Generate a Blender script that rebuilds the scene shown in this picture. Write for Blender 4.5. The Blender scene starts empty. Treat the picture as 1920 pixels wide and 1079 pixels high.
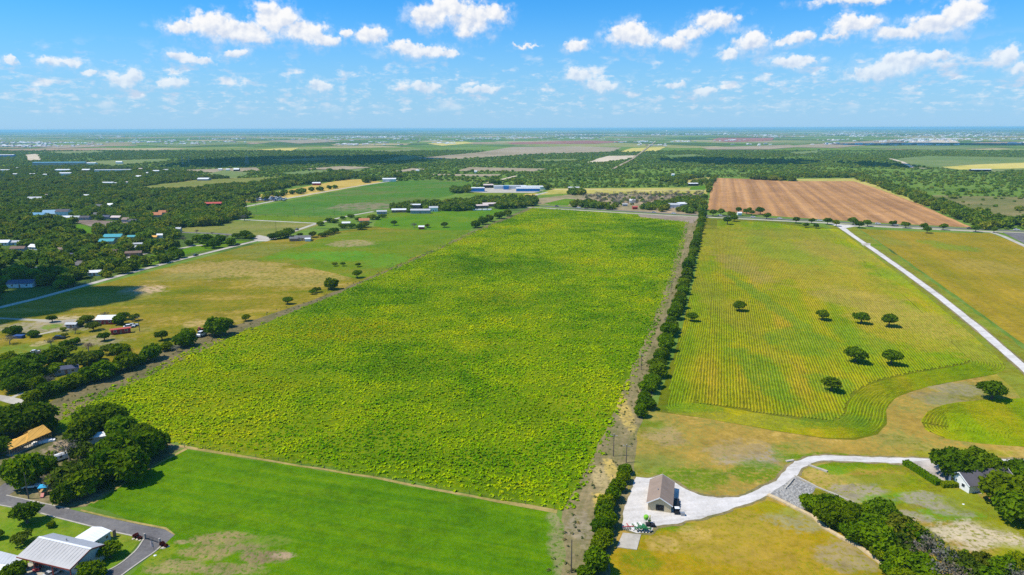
import bpy, bmesh, math, random
import numpy as np
from mathutils import Vector, Matrix, noise as mnoise
from mathutils.geometry import tessellate_polygon

SC = bpy.context.scene
COL = SC.collection
R = math.radians
rng = random.Random(7)

# ------------------------------------------------------------------ camera
H = 100.0
F = 1280.0
cam_data = bpy.data.cameras.new('camera')
cam_data.lens = 24.0
cam_data.sensor_width = 36.0
cam_data.clip_start = 1.0
cam_data.clip_end = 200000.0
cam = bpy.data.objects.new('camera', cam_data)
COL.objects.link(cam)
PITCH = math.atan((539.5 - 241.0) / F)
CM = Matrix.Rotation(R(90) - PITCH, 3, 'X') @ Matrix.Rotation(R(-0.18), 3, 'Z')
cam.rotation_euler = CM.to_euler()
cam.location = (0, 0, H)
SC.camera = cam

SUN_EL, SUN_AZ = R(58), math.atan2(-1.0, -0.12)     # azimuth measured from +Y towards +X
sun_dir = Vector((math.sin(SUN_AZ) * math.cos(SUN_EL), math.cos(SUN_AZ) * math.cos(SUN_EL), math.sin(SUN_EL)))
sl = bpy.data.lights.new('sun', 'SUN')
sl.energy = 4.2
sl.angle = R(0.53)
sl.color = (1.0, 0.93, 0.80)
sun = bpy.data.objects.new('sun', sl)
sun.rotation_euler = (-sun_dir).to_track_quat('-Z', 'Y').to_euler()
sun.location = (0, 0, 500)
COL.objects.link(sun)

SC.view_settings.view_transform = 'Standard'
SC.view_settings.look = 'None'
SC.view_settings.exposure = 0.30
SC.view_settings.gamma = 1.0
SC.view_settings.use_curve_mapping = False
cy = SC.cycles
cy.max_bounces = 6
cy.diffuse_bounces = 2
cy.glossy_bounces = 2
cy.transmission_bounces = 2
cy.volume_bounces = 3
cy.transparent_max_bounces = 8
cy.use_denoising = False
cy.caustics_reflective = False
cy.caustics_refractive = False


# ------------------------------------------------------------------ node helpers
def N(nt, typ, props=None, **inp):
    n = nt.nodes.new(typ)
    for k, v in (props or {}).items():
        setattr(n, k, v)
    for k, v in inp.items():
        key = int(k[1:]) if k[0] == 'i' and k[1:].isdigit() else k.replace('_', ' ')
        put(nt, n.inputs[key], v)
    return n


def put(nt, sock, v):
    if isinstance(v, bpy.types.NodeSocket):
        nt.links.new(v, sock)
    elif v is not None:
        if sock.type == 'RGBA' and len(v) == 3:
            v = (*v, 1.0)
        sock.default_value = v


def mth(nt, op, a, b=None, c=None, clamp=False):
    n = nt.nodes.new('ShaderNodeMath')
    n.operation = op
    n.use_clamp = clamp
    put(nt, n.inputs[0], a)
    if b is not None:
        put(nt, n.inputs[1], b)
    if c is not None:
        put(nt, n.inputs[2], c)
    return n.outputs[0]


def vmt(nt, op, a, b=None):
    n = nt.nodes.new('ShaderNodeVectorMath')
    n.operation = op
    put(nt, n.inputs[0], a)
    if b is not None:
        if op == 'SCALE':
            put(nt, n.inputs[3], b)
        else:
            put(nt, n.inputs[1], b)
    return n.outputs['Value'] if op in ('LENGTH', 'DOT_PRODUCT', 'DISTANCE') else n.outputs[0]


def nz(nt, vec, scale, detail=4.0, rough=0.55, color=False, dist=0.0):
    n = nt.nodes.new('ShaderNodeTexNoise')
    put(nt, n.inputs['Vector'], vec)
    n.inputs['Scale'].default_value = scale
    n.inputs['Detail'].default_value = detail
    n.inputs['Roughness'].default_value = rough
    n.inputs['Distortion'].default_value = dist
    return n.outputs['Color'] if color else n.outputs['Fac']


def sstep(nt, v, a, b, lo=0.0, hi=1.0):
    n = nt.nodes.new('ShaderNodeMapRange')
    n.interpolation_type = 'SMOOTHSTEP'
    put(nt, n.inputs[0], v)
    n.inputs[1].default_value = a
    n.inputs[2].default_value = b
    n.inputs[3].default_value = lo
    n.inputs[4].default_value = hi
    return n.outputs[0]


def mixc(nt, f, a, b, mode='MIX'):
    n = nt.nodes.new('ShaderNodeMix')
    n.data_type = 'RGBA'
    n.blend_type = mode
    put(nt, n.inputs[0], f)
    put(nt, n.inputs[6], a)
    put(nt, n.inputs[7], b)
    return n.outputs[2]


def ramp(nt, f, stops, interp='LINEAR'):
    n = nt.nodes.new('ShaderNodeValToRGB')
    n.color_ramp.interpolation = interp
    e = n.color_ramp.elements
    while len(e) < len(stops):
        e.new(0.5)
    for i, (p, c) in enumerate(stops):
        e[i].position = p
        e[i].color = (*c, 1.0) if len(c) == 3 else c
    put(nt, n.inputs[0], f)
    return n.outputs[0]


def new_mat(name):
    m = bpy.data.materials.new(name)
    m.use_nodes = True
    nt = m.node_tree
    nt.nodes.clear()
    out = nt.nodes.new('ShaderNodeOutputMaterial')
    return m, nt, out


def finish(nt, out, col, rough=0.9, bump=None, spec=0.1, metal=0.0):
    b = nt.nodes.new('ShaderNodeBsdfPrincipled')
    put(nt, b.inputs['Base Color'], col)
    put(nt, b.inputs['Roughness'], rough)
    b.inputs['Specular IOR Level'].default_value = spec
    b.inputs['Metallic'].default_value = metal
    if bump is not None:
        h, st, dist = bump
        bn = nt.nodes.new('ShaderNodeBump')
        bn.inputs['Strength'].default_value = st
        bn.inputs['Distance'].default_value = dist
        put(nt, bn.inputs['Height'], h)
        nt.links.new(bn.outputs[0], b.inputs['Normal'])
    nt.links.new(b.outputs[0], out.inputs['Surface'])
    return b


def wpos(nt):
    return nt.nodes.new('ShaderNodeNewGeometry').outputs['Position']


# ------------------------------------------------------------------ pixel of the photograph -> point on flat ground
def ray(u, v):
    return CM @ Vector(((u - 960.0) / F, -(v - 539.5) / F, -1.0))


def G(u, v, z=0.0):
    d = ray(u, v)
    t = (z - H) / d.z
    return Vector((d.x * t, d.y * t, z))


def azel(u, v):
    d = ray(u, v).normalized()
    return math.degrees(math.atan2(d.x, d.y)), math.degrees(math.asin(d.z))


# ------------------------------------------------------------------ world: sky with fair-weather cumulus
world = bpy.data.worlds.new('World')
SC.world = world
world.use_nodes = True
wt = world.node_tree
wt.nodes.clear()
SKY_K = 0.10
sky = wt.nodes.new('ShaderNodeTexSky')
sky.sky_type = 'NISHITA'
sky.sun_disc = False
sky.sun_elevation = SUN_EL
sky.sun_rotation = SUN_AZ
sky.altitude = 100
sky.air_density = 1.0
sky.dust_density = 0.6
sky.ozone_density = 2.5
dvec = vmt(wt, 'NORMALIZE', wt.nodes.new('ShaderNodeTexCoord').outputs['Generated'])
sx = wt.nodes.new('ShaderNodeSeparateXYZ')
wt.links.new(dvec, sx.inputs[0])
az = mth(wt, 'MULTIPLY', mth(wt, 'ARCTAN2', sx.outputs[0], sx.outputs[1]), 57.2958)
el = mth(wt, 'MULTIPLY', mth(wt, 'ARCSINE', sx.outputs[2]), 57.2958)
cx = wt.nodes.new('ShaderNodeCombineXYZ')
wt.links.new(az, cx.inputs[0])
wt.links.new(el, cx.inputs[1])
P = cx.outputs[0]

CLOUDS = [  # centre u, v, half width, half height (one puff each)
    (345, 55, 42, 16), (395, 46, 44, 22), (440, 62, 100, 22), (515, 38, 46, 32), (565, 64, 54, 24), (608, 76, 34, 14), (480, 74, 60, 12),
    (805, 38, 42, 22), (842, 18, 46, 24), (882, 42, 52, 30), (925, 28, 32, 18), (870, 66, 26, 12),
    (345, 110, 34, 12), (380, 113, 28, 10), (443, 103, 24, 11), (100, 119, 34, 10), (135, 122, 28, 7), (170, 140, 22, 8), (20, 114, 15, 10),
    (752, 90, 28, 13), (785, 99, 62, 12), (835, 101, 26, 8), (692, 68, 34, 16), (650, 61, 12, 9), (985, 86, 22, 5),
    (1180, 68, 42, 24), (1206, 74, 26, 17), (1080, 88, 22, 11), (1265, 84, 38, 17), (1298, 66, 30, 16), (1345, 44, 46, 20),
    (1412, 82, 38, 22), (1366, 104, 24, 13), (1472, 80, 24, 10), (1500, 74, 32, 14),
    (1690, 64, 76, 16), (1760, 52, 68, 24), (1806, 28, 44, 28), (1602, 48, 50, 20), (1570, 68, 32, 9), (1610, 1, 100, 9),
    (1490, 120, 46, 11), (1640, 140, 72, 14), (1700, 120, 74, 20), (1755, 108, 50, 12), (1880, 110, 32, 22), (1905, 132, 34, 14),
    (228, 154, 32, 15), (252, 142, 18, 13), (325, 158, 40, 10), (1087, 144, 30, 13), (1125, 162, 36, 11), (600, 165, 26, 12), (905, 168, 38, 9), (795, 164, 36, 12), (1318, 172, 26, 12), (1260, 161, 24, 9)]
CL = []
for (u, v, a, b) in CLOUDS:
    x0, y0 = azel(u, v)
    CL.append((x0, y0, abs(azel(u + a, v)[0] - azel(u - a, v)[0]) / 2, abs(azel(u, v + b)[1] - azel(u, v - b)[1]) / 2))

w1 = vmt(wt, 'SUBTRACT', nz(wt, P, 0.75, 3, 0.5, True), (0.5, 0.5, 0.5))
w2 = vmt(wt, 'SUBTRACT', nz(wt, P, 2.6, 4, 0.6, True), (0.5, 0.5, 0.5))
PW = vmt(wt, 'ADD', vmt(wt, 'ADD', P, vmt(wt, 'SCALE', w1, 1.1)), vmt(wt, 'SCALE', w2, 0.62))
dmin = sw = sy = None
pws = wt.nodes.new('ShaderNodeSeparateXYZ')
wt.links.new(PW, pws.inputs[0])
for (x0, y0, rx, ry) in CL:
    # the running minimum rides along in z (scaled to nothing) so that puffs are evaluated one after another
    cv = wt.nodes.new('ShaderNodeCombineXYZ')
    wt.links.new(pws.outputs[0], cv.inputs[0])
    wt.links.new(pws.outputs[1], cv.inputs[1])
    if sy is not None:
        wt.links.new(sy, cv.inputs[2])
    mp = wt.nodes.new('ShaderNodeMapping')
    mp.vector_type = 'TEXTURE'
    mp.inputs['Location'].default_value = (x0, y0, 0)
    mp.inputs['Scale'].default_value = (rx * 1.16, ry * 1.24, 1e9)
    wt.links.new(cv.outputs[0], mp.inputs[0])
    d = vmt(wt, 'LENGTH', mp.outputs[0])
    ly = wt.nodes.new('ShaderNodeSeparateXYZ')
    wt.links.new(mp.outputs[0], ly.inputs[0])
    w = mth(wt, 'POWER', mth(wt, 'MAXIMUM', mth(wt, 'SUBTRACT', 1.6, d), 0.0), 2.0)
    if sy is None:
        dmin, sw, sy = d, mth(wt, 'ADD', w, 0.0001), mth(wt, 'MULTIPLY', w, ly.outputs[1])
    else:
        dmin = mth(wt, 'MINIMUM', dmin, d)
        sw = mth(wt, 'ADD', sw, w)
        sy = mth(wt, 'MULTIPLY_ADD', w, ly.outputs[1], sy)
yy = mth(wt, 'DIVIDE', sy, sw)                       # -1 at the base of a cloud, 1 at its top
fb = nz(wt, P, 1.15, 7, 0.57)
fb2 = nz(wt, vmt(wt, 'ADD', P, (-0.22, 0.30, 0.0)), 1.15, 3, 0.5)
fb3 = nz(wt, P, 1.15, 3, 0.5)
dens = mth(wt, 'ADD', mth(wt, 'SUBTRACT', 1.0, dmin), mth(wt, 'MULTIPLY', mth(wt, 'SUBTRACT', fb, 0.5), 1.2))
soft = sstep(wt, yy, -0.8, 0.4, 1.15, 0.42)          # crisp billows above, ragged translucent base below
a1 = sstep(wt, mth(wt, 'DIVIDE', mth(wt, 'ADD', dens, 0.02), soft), 0.0, 1.0)
halo = mth(wt, 'MULTIPLY', sstep(wt, dens, -0.55, 0.3), mth(wt, 'MULTIPLY', sstep(wt, nz(wt, P, 0.8, 6, 0.62), 0.42, 0.66), 0.5))
a1 = mth(wt, 'MAXIMUM', a1, halo)
a1 = mth(wt, 'MULTIPLY', a1, sstep(wt, el, 1.5, 8.0, 0.62, 0.985))
# small far puffs in a belt above the horizon, all the way round; and stray wisps higher up
Pb = vmt(wt, 'MULTIPLY', P, (0.55, 1.15, 1.0))
belt = nz(wt, Pb, 0.9, 6, 0.58)
cover = nz(wt, P, 0.16, 2, 0.5)
e1 = sstep(wt, el, 0.9, 2.6)
e2 = sstep(wt, el, 4.0, 6.5, 1.0, 0.0)
bm = mth(wt, 'MULTIPLY', mth(wt, 'MULTIPLY', e1, e2), 1.0)
thr = mth(wt, 'ADD', belt, mth(wt, 'MULTIPLY', mth(wt, 'SUBTRACT', cover, 0.5), 0.35))
a2 = mth(wt, 'MULTIPLY', sstep(wt, thr, 0.51, 0.70), mth(wt, 'MULTIPLY', bm, 0.80))
Pf = vmt(wt, 'MULTIPLY', P, (0.9, 2.6, 1.0))
bel2 = nz(wt, Pf, 1.1, 5, 0.6)
a3 = mth(wt, 'MULTIPLY', sstep(wt, bel2, 0.49, 0.7), mth(wt, 'MULTIPLY', sstep(wt, el, 0.5, 1.6), sstep(wt, el, 2.6, 5.0, 0.45, 0.0)))
hi = mth(wt, 'MULTIPLY', sstep(wt, nz(wt, P, 0.42, 8, 0.6), 0.60, 0.72), sstep(wt, el, 10.0, 14.0, 0.0, 0.85))
alpha = mth(wt, 'MAXIMUM', mth(wt, 'MAXIMUM', a1, a2), mth(wt, 'MAXIMUM', a3, hi))
lit = sstep(wt, mth(wt, 'ADD', mth(wt, 'MULTIPLY', mth(wt, 'SUBTRACT', fb3, fb2), 1.5), mth(wt, 'MULTIPLY', yy, 0.46)), -0.46, 0.40)
K = 0.80 / SKY_K
ccol = mixc(wt, lit, (0.64 * K, 0.72 * K, 0.875 * K), (1.0 * K, 1.0 * K, 1.0 * K))
hs = mixc(wt, 1.0, sky.outputs[0], (0.225, 0.85, 1.40), 'MULTIPLY')
# pale summer haze low in the sky
lowf = sstep(wt, el, -1.5, 10.5, 0.9, 0.0)
skyc = mixc(wt, lowf, hs, (0.42 * K, 0.665 * K, 0.93 * K))
fin = mixc(wt, alpha, skyc, ccol)
bg = N(wt, 'ShaderNodeBackground', None, Color=fin, Strength=SKY_K)
wo = wt.nodes.new('ShaderNodeOutputWorld')
wt.links.new(bg.outputs[0], wo.inputs[0])
world.cycles.sampling_method = 'MANUAL'
world.cycles.sample_map_resolution = 512


# ------------------------------------------------------------------ object helpers
def tag(o, label=None, cat=None, group=None, kind=None):
    if label:
        o['label'] = label
    if cat:
        o['category'] = cat
    if group:
        o['group'] = group
    if kind:
        o['kind'] = kind
    return o


def link(name, me, mat=None, parent=None):
    o = bpy.data.objects.new(name, me)
    COL.objects.link(o)
    if mat is not None and me is not None and not me.materials:
        for m in (mat if isinstance(mat, (list, tuple)) else [mat]):
            me.materials.append(m)
    if parent is not None:
        o.parent = parent
    return o


def mesh_from(name, verts, faces, smooth=False):
    me = bpy.data.meshes.new(name)
    me.from_pydata([tuple(v) for v in verts], [], faces)
    if smooth:
        me.shade_smooth()
    return me


def empty(name, loc, rz=0.0, scale=1.0):
    o = bpy.data.objects.new(name, None)
    COL.objects.link(o)
    o.location = loc
    o.rotation_euler = (0, 0, rz)
    o.scale = (scale, scale, scale) if not isinstance(scale, tuple) else scale
    o.empty_display_size = 0.5
    return o


class MB:
    """collects boxes, prisms, tubes ... into one mesh"""

    def __init__(self):
        self.v, self.f = [], []

    def add(self, vs, fs):
        n = len(self.v)
        self.v += [tuple(p) for p in vs]
        self.f += [tuple(i + n for i in f) for f in fs]
        return self

    def box(self, x0, x1, y0, y1, z0, z1):
        return self.add([(x0, y0, z0), (x1, y0, z0), (x1, y1, z0), (x0, y1, z0), (x0, y0, z1), (x1, y0, z1), (x1, y1, z1), (x0, y1, z1)],
                        [(3, 2, 1, 0), (4, 5, 6, 7), (0, 1, 5, 4), (1, 2, 6, 5), (2, 3, 7, 6), (3, 0, 4, 7)])

    def tube(self, a, b, r0, r1, n=6, cap=True):
        a, b = Vector(a), Vector(b)
        d = (b - a).normalized()
        s = d.orthogonal().normalized()
        t = d.cross(s)
        vs = []
        for (c, r) in ((a, r0), (b, r1)):
            for k in range(n):
                q = 2 * math.pi * k / n
                vs.append(c + (s * math.cos(q) + t * math.sin(q)) * r)
        fs = [(k, (k + 1) % n, n + (k + 1) % n, n + k) for k in range(n)]
        if cap:
            fs += [tuple(range(n - 1, -1, -1)), tuple(range(n, 2 * n))]
        return self.add(vs, fs)

    def slab(self, pts, t):
        """a roof plane or wall: polygon pts given thickness t downwards along its normal"""
        pts = [Vector(p) for p in pts]
        nrm = (pts[1] - pts[0]).cross(pts[2] - pts[0]).normalized()
        if nrm.z < 0:
            nrm = -nrm
        n = len(pts)
        vs = pts + [p - nrm * t for p in pts]
        fs = [tuple(range(n)), tuple(range(2 * n - 1, n - 1, -1))] + [(i, n + i, n + (i + 1) % n, (i + 1) % n) for i in range(n)]
        return self.add(vs, fs)

    def lathe(self, prof, n=10, c=(0, 0, 0)):
        vs, fs = [], []
        for (r, z) in prof:
            for k in range(n):
                q = 2 * math.pi * k / n
                vs.append((c[0] + r * math.cos(q), c[1] + r * math.sin(q), c[2] + z))
        for i in range(len(prof) - 1):
            for k in range(n):
                fs.append((i * n + k, i * n + (k + 1) % n, (i + 1) * n + (k + 1) % n, (i + 1) * n + k))
        fs.append(tuple(range(n - 1, -1, -1)))
        fs.append(tuple(range((len(prof) - 1) * n, len(prof) * n)))
        return self.add(vs, fs)

    def build(self, name, mat, parent=None, smooth=False):
        me = mesh_from(name, self.v, self.f, smooth)
        bm_ = bmesh.new()
        bm_.from_mesh(me)
        bmesh.ops.recalc_face_normals(bm_, faces=bm_.faces)
        bm_.to_mesh(me)
        bm_.free()
        return link(name, me, mat, parent)

HAZE_D = 0.000058
HAZE_COL = (0.34, 0.72, 1.0, 1.0)
HAZE_TOP = 104.0

# ------------------------------------------------------------------ ground materials
def blob_mask(nt, pos, warp, u, v, du, dv, soft=0.72, edge=None):
    c = G(u, v)
    a = (G(u + du, v) - G(u - du, v)) / 2
    b = (G(u, v - dv) - G(u, v + dv)) / 2
    mp = nt.nodes.new('ShaderNodeMapping')
    mp.vector_type = 'TEXTURE'
    mp.inputs['Location'].default_value = (c.x, c.y, 0)
    mp.inputs['Rotation'].default_value = (0, 0, math.atan2(a.y, a.x))
    mp.inputs['Scale'].default_value = (a.length, b.length, 1)
    amp = 0.7 * min(a.length, b.length)
    put(nt, mp.inputs[0], vmt(nt, 'ADD', pos, vmt(nt, 'SCALE', warp, amp)))
    flat = vmt(nt, 'MULTIPLY', mp.outputs[0], (1, 1, 0))
    r = vmt(nt, 'LENGTH', flat)
    if edge is not None:
        r = mth(nt, 'ADD', r, edge)
    return sstep(nt, r, 1.18, soft, 0.0, 1.0)


def rotpos(nt, pos, ang, sx_, sy_):
    mp = nt.nodes.new('ShaderNodeMapping')
    mp.inputs['Rotation'].default_value = (0, 0, -ang)
    mp.inputs['Scale'].default_value = (sx_, sy_, 1)
    v = nt.nodes.new('ShaderNodeVectorRotate')
    v.rotation_type = 'Z_AXIS'
    put(nt, v.inputs['Vector'], pos)
    v.inputs['Angle'].default_value = -ang
    return vmt(nt, 'MULTIPLY', v.outputs[0], (sx_, sy_, 1.0))


def ground_mat(name, stops, big=0.02, fine=0.6, blobs=(), rows=None, streak=None, bump=(0.5, 0.25), finew=0.35, speck=None, blobfreq=None, mott=(0.28, 0.42)):
    m, nt, out = new_mat(name)
    pos = wpos(nt)
    n1 = nz(nt, pos, big, 6, 0.6)
    n2 = nz(nt, pos, fine, 4, 0.65)
    f = mth(nt, 'ADD', mth(nt, 'MULTIPLY', n1, 1.0 - finew), mth(nt, 'MULTIPLY', n2, finew))
    if streak:      # (angle, along scale, across scale, weight)
        n3 = nz(nt, rotpos(nt, pos, streak[0], streak[1], streak[2]), 1.0, 4, 0.6)
        f = mth(nt, 'ADD', mth(nt, 'MULTIPLY', f, 1 - streak[3]), mth(nt, 'MULTIPLY', n3, streak[3]))
    col = ramp(nt, f, stops)
    if blobs:
        warp = vmt(nt, 'SUBTRACT', nz(nt, pos, blobfreq or big * 2.5, 5, 0.65, True), (0.5, 0.5, 0.5))
        edge = mth(nt, 'MULTIPLY', mth(nt, 'SUBTRACT', nz(nt, pos, (blobfreq or big * 2.5) * 2.2, 7, 0.72), 0.5), 2.4)
        for (u, v, du, dv, c, amt) in blobs:
            k = blob_mask(nt, pos, warp, u, v, du, dv, edge=edge)
            k = mth(nt, 'MULTIPLY', k, mth(nt, 'MULTIPLY', sstep(nt, n2, 0.34, 0.54), amt))
            col = mixc(nt, k, col, c)
    if rows:        # (angle, spacing, colour, amount)
        q = rotpos(nt, vmt(nt, 'ADD', pos, vmt(nt, 'SCALE', nz(nt, pos, 0.05, 2, 0.5, True), rows[1] * 0.5)), rows[0], 1, 2 * math.pi / rows[1])
        sp = nt.nodes.new('ShaderNodeSeparateXYZ')
        nt.links.new(q, sp.inputs[0])
        s = mth(nt, 'MULTIPLY_ADD', mth(nt, 'SINE', sp.outputs[1]), 0.5, 0.5)
        col = mixc(nt, mth(nt, 'MULTIPLY', s, rows[3]), col, rows[2])
    if mott:        # clumps and thin spots of the growth itself, a few metres across
        g = nz(nt, pos, mott[0], 8, 0.74)
        g2 = nz(nt, pos, mott[0] * 0.17, 4, 0.6)
        g = mth(nt, 'ADD', mth(nt, 'MULTIPLY', g, 0.7), mth(nt, 'MULTIPLY', g2, 0.3))
        col = mixc(nt, 1.0, col, ramp(nt, g, [(0.30, (1 - mott[1],) * 3), (0.5, (1, 1, 1)), (0.70, (min(1.6, 1 + mott[1] * 0.9), 1 + mott[1] * 0.75, 1 + mott[1] * 0.6))]), 'MULTIPLY')
    if speck:       # (scale, threshold, colour, amount)
        s = sstep(nt, nz(nt, pos, speck[0], 2, 0.5), speck[1], speck[1] + 0.08)
        col = mixc(nt, mth(nt, 'MULTIPLY', s, speck[3]), col, speck[2])
    finish(nt, out, col, 0.95, (n2, bump[0], bump[1]), 0.05)
    return m


def plain(name, col, rough=0.8, var=0.12, scale=0.8, spec=0.2, metal=0.0, bump=None):
    """painted or bare surface with faint weathering in its own coordinates"""
    m, nt, out = new_mat(name)
    oc = nt.nodes.new('ShaderNodeTexCoord').outputs['Object']
    n = nz(nt, oc, scale, 5, 0.62)
    dark = tuple(c * (1 - 2.2 * var) for c in col)
    lite = tuple(min(1, c * (1 + 1.2 * var)) for c in col)
    c = ramp(nt, n, [(0.28, dark), (0.5, col), (0.72, lite)])
    finish(nt, out, c, rough, (n, 0.15, 0.02) if bump is None else bump, spec, metal)
    return m


VP = ray(1356, 241.9)
ROW_A = math.atan2(VP.y, VP.x)          # heading of hedge, crop rows and driveway

C_GREEN = (0.105, 0.185, 0.002)
C_YEL = (0.230, 0.240, 0.004)
C_TAN = (0.33, 0.215, 0.035)
C_STRAW = (0.43, 0.295, 0.075)
C_OLIVE = (0.165, 0.165, 0.008)
C_DIRT = (0.27, 0.215, 0.150)
C_GREY = (0.30, 0.25, 0.175)
C_BRT = (0.08, 0.19, 0.002)

POLYS = []


def far_ground():
    m, nt, out = new_mat('plain_ground')
    pos = wpos(nt)
    flat = vmt(nt, 'MULTIPLY', pos, (1, 1, 0))
    wv = vmt(nt, 'SUBTRACT', nz(nt, flat, 0.0012, 3, 0.5, True), (0.5, 0.5, 0.5))
    wp = vmt(nt, 'ADD', flat, vmt(nt, 'SCALE', wv, 260.0))
    vo = nt.nodes.new('ShaderNodeTexVoronoi')
    vo.distance = 'CHEBYCHEV'
    vo.inputs['Scale'].default_value = 1 / 620.0
    vo.inputs['Randomness'].default_value = 0.85
    put(nt, vo.inputs['Vector'], rotpos(nt, wp, 0.28, 1, 1))
    sp = nt.nodes.new('ShaderNodeSeparateColor')
    nt.links.new(vo.outputs['Color'], sp.inputs[0])
    fields = ramp(nt, sp.outputs[0], [(0.0, (0.07, 0.12, 0.03)), (0.22, (0.10, 0.18, 0.035)), (0.38, (0.17, 0.24, 0.05)), (0.52, (0.28, 0.27, 0.09)),
                                       (0.66, (0.40, 0.33, 0.17)), (0.78, (0.13, 0.21, 0.045)), (0.88, (0.36, 0.25, 0.16)), (1.0, (0.46, 0.42, 0.18))], 'CONSTANT')
    tex = nz(nt, flat, 0.02, 5, 0.65)
    fields = mixc(nt, mth(nt, 'MULTIPLY', sstep(nt, tex, 0.50, 0.66), 0.35), fields, (0.08, 0.11, 0.035))
    scr = ramp(nt, nz(nt, flat, 0.05, 6, 0.7), [(0.32, (0.085, 0.150, 0.020)), (0.5, (0.125, 0.205, 0.028)), (0.66, (0.19, 0.235, 0.055))])
    d = vmt(nt, 'LENGTH', flat)
    wood = nz(nt, flat, 0.0016, 5, 0.6)
    wm = sstep(nt, mth(nt, 'ADD', wood, sstep(nt, d, 2400.0, 4200.0, 0.5, 0.0)), 0.53, 0.58)
    col = mixc(nt, wm, fields, scr)
    lines = nz(nt, rotpos(nt, flat, 0.1, 0.0016, 0.011), 1.0, 4, 0.6)
    col = mixc(nt, mth(nt, 'MULTIPLY', sstep(nt, lines, 0.56, 0.62), 0.7), col, (0.04, 0.075, 0.025))
    # broad belts of woods, pale fields and settlements that still read at tens of kilometres
    bel = nz(nt, rotpos(nt, flat, 0.05, 0.00011, 0.00042), 1.0, 6, 0.68)
    fd = sstep(nt, d, 6000.0, 13000.0)
    col = mixc(nt, mth(nt, 'MULTIPLY', fd, sstep(nt, bel, 0.50, 0.38, 0.0, 0.85)), col, (0.02, 0.045, 0.025))
    col = mixc(nt, mth(nt, 'MULTIPLY', fd, sstep(nt, bel, 0.55, 0.68, 0.0, 0.85)), col, (0.55, 0.52, 0.46))
    finish(nt, out, col, 1.0, None, 0.0)
    return m


def sheet(name, pts, mat, z, ragged=0.0, seg=6.0, smooth=False, world=False, kind='structure'):
    P_ = [Vector(p) if world else G(*p) for p in pts]
    if smooth:
        P_ = catmull(P_, 8, True)
    if ragged > 0:
        Q = []
        n = len(P_)
        for i in range(n):
            a, b = P_[i], P_[(i + 1) % n]
            k = max(1, min(120, int((b - a).length / seg)))
            nr = Vector((-(b - a).y, (b - a).x, 0)).normalized()
            for j in range(k):
                p = a.lerp(b, j / k)
                q = p * (0.35 / seg)
                o_ = mnoise.fractal(q, 1.0, 2.0, 4) * ragged
                Q.append(p + nr * o_)
        P_ = Q
    POLYS.append((name, P_))
    tri = tessellate_polygon([P_])
    vs = [(p.x, p.y, z) for p in P_]
    fs = []
    for t in tri:
        a, b, c = (Vector(vs[i]) for i in t)
        fs.append(t if (b - a).cross(c - a).z > 0 else (t[0], t[2], t[1]))
    return tag(link(name, mesh_from(name, vs, fs), mat), kind=kind)


def catmull(P_, k=6, closed=False):
    n = len(P_)
    out = []
    rngi = range(n if closed else n - 1)
    for i in rngi:
        if closed:
            p0, p1, p2, p3 = P_[i - 1], P_[i], P_[(i + 1) % n], P_[(i + 2) % n]
        else:
            p1, p2 = P_[i], P_[i + 1]
            p0 = P_[i - 1] if i else p1 * 2 - p2
            p3 = P_[i + 2] if i + 2 < n else p2 * 2 - p1
        for j in range(k):
            t = j / k
            out.append(0.5 * ((2 * p1) + (p2 - p0) * t + (2 * p0 - 5 * p1 + 4 * p2 - p3) * t * t + (3 * p1 - p0 - 3 * p2 + p3) * t ** 3))
    if not closed:
        out.append(P_[-1].copy())
    return out


def side_offsets(P_, w):
    L, Rr = [], []
    for i, p in enumerate(P_):
        d = (P_[min(i + 1, len(P_) - 1)] - P_[max(i - 1, 0)])
        nr = Vector((-d.y, d.x, 0)).normalized()
        wi = w[i] if isinstance(w, (list, tuple)) else w
        L.append(p + nr * wi / 2)
        Rr.append(p - nr * wi / 2)
    return L, Rr


def strip(name, pts, w, mat, z, smooth=False, jitter=0.0, thick=0.0, kind='structure'):
    P_ = [G(*p) for p in pts]
    if smooth:
        k = 8
        if isinstance(w, (list, tuple)):
            ww = []
            for i in range(len(w) - 1):
                ww += [w[i] + (w[i + 1] - w[i]) * j / k for j in range(k)]
            w = ww + [w[-1]]
        P_ = catmull(P_, k)
    elif jitter:
        Q, ww = [], []
        for i in range(len(P_) - 1):
            k = max(1, min(40, int((P_[i + 1] - P_[i]).length / 8)))
            Q += [P_[i].lerp(P_[i + 1], j / k) for j in range(k)]
            if isinstance(w, (list, tuple)):
                ww += [w[i] + (w[i + 1] - w[i]) * j / k for j in range(k)]
        Q.append(P_[-1])
        if ww:
            w = ww + [w[-1]]
        P_ = Q
    L, Rr = side_offsets(P_, w)
    if jitter:
        L = [p + Vector((rng.uniform(-1, 1), rng.uniform(-1, 1), 0)) * jitter for p in L]
        Rr = [p + Vector((rng.uniform(-1, 1), rng.uniform(-1, 1), 0)) * jitter for p in Rr]
    n = len(L)
    POLYS.append((name, L + Rr[::-1]))
    vs = [(p.x, p.y, z) for p in L] + [(p.x, p.y, z) for p in Rr]
    fs = [(i, n + i, n + i + 1, i + 1) for i in range(n - 1)]
    if thick:
        vs += [(p.x, p.y, z - thick) for p in L] + [(p.x, p.y, z - thick) for p in Rr]
        fs += [(i, i + 1, 2 * n + i + 1, 2 * n + i) for i in range(n - 1)] + [(n + i + 1, n + i, 3 * n + i, 3 * n + i + 1) for i in range(n - 1)]
        fs += [(0, 2 * n, 3 * n, n), (n - 1, 2 * n - 1, 4 * n - 1, 3 * n - 1)]
    return tag(link(name, mesh_from(name, vs, fs), mat), kind=kind)


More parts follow.
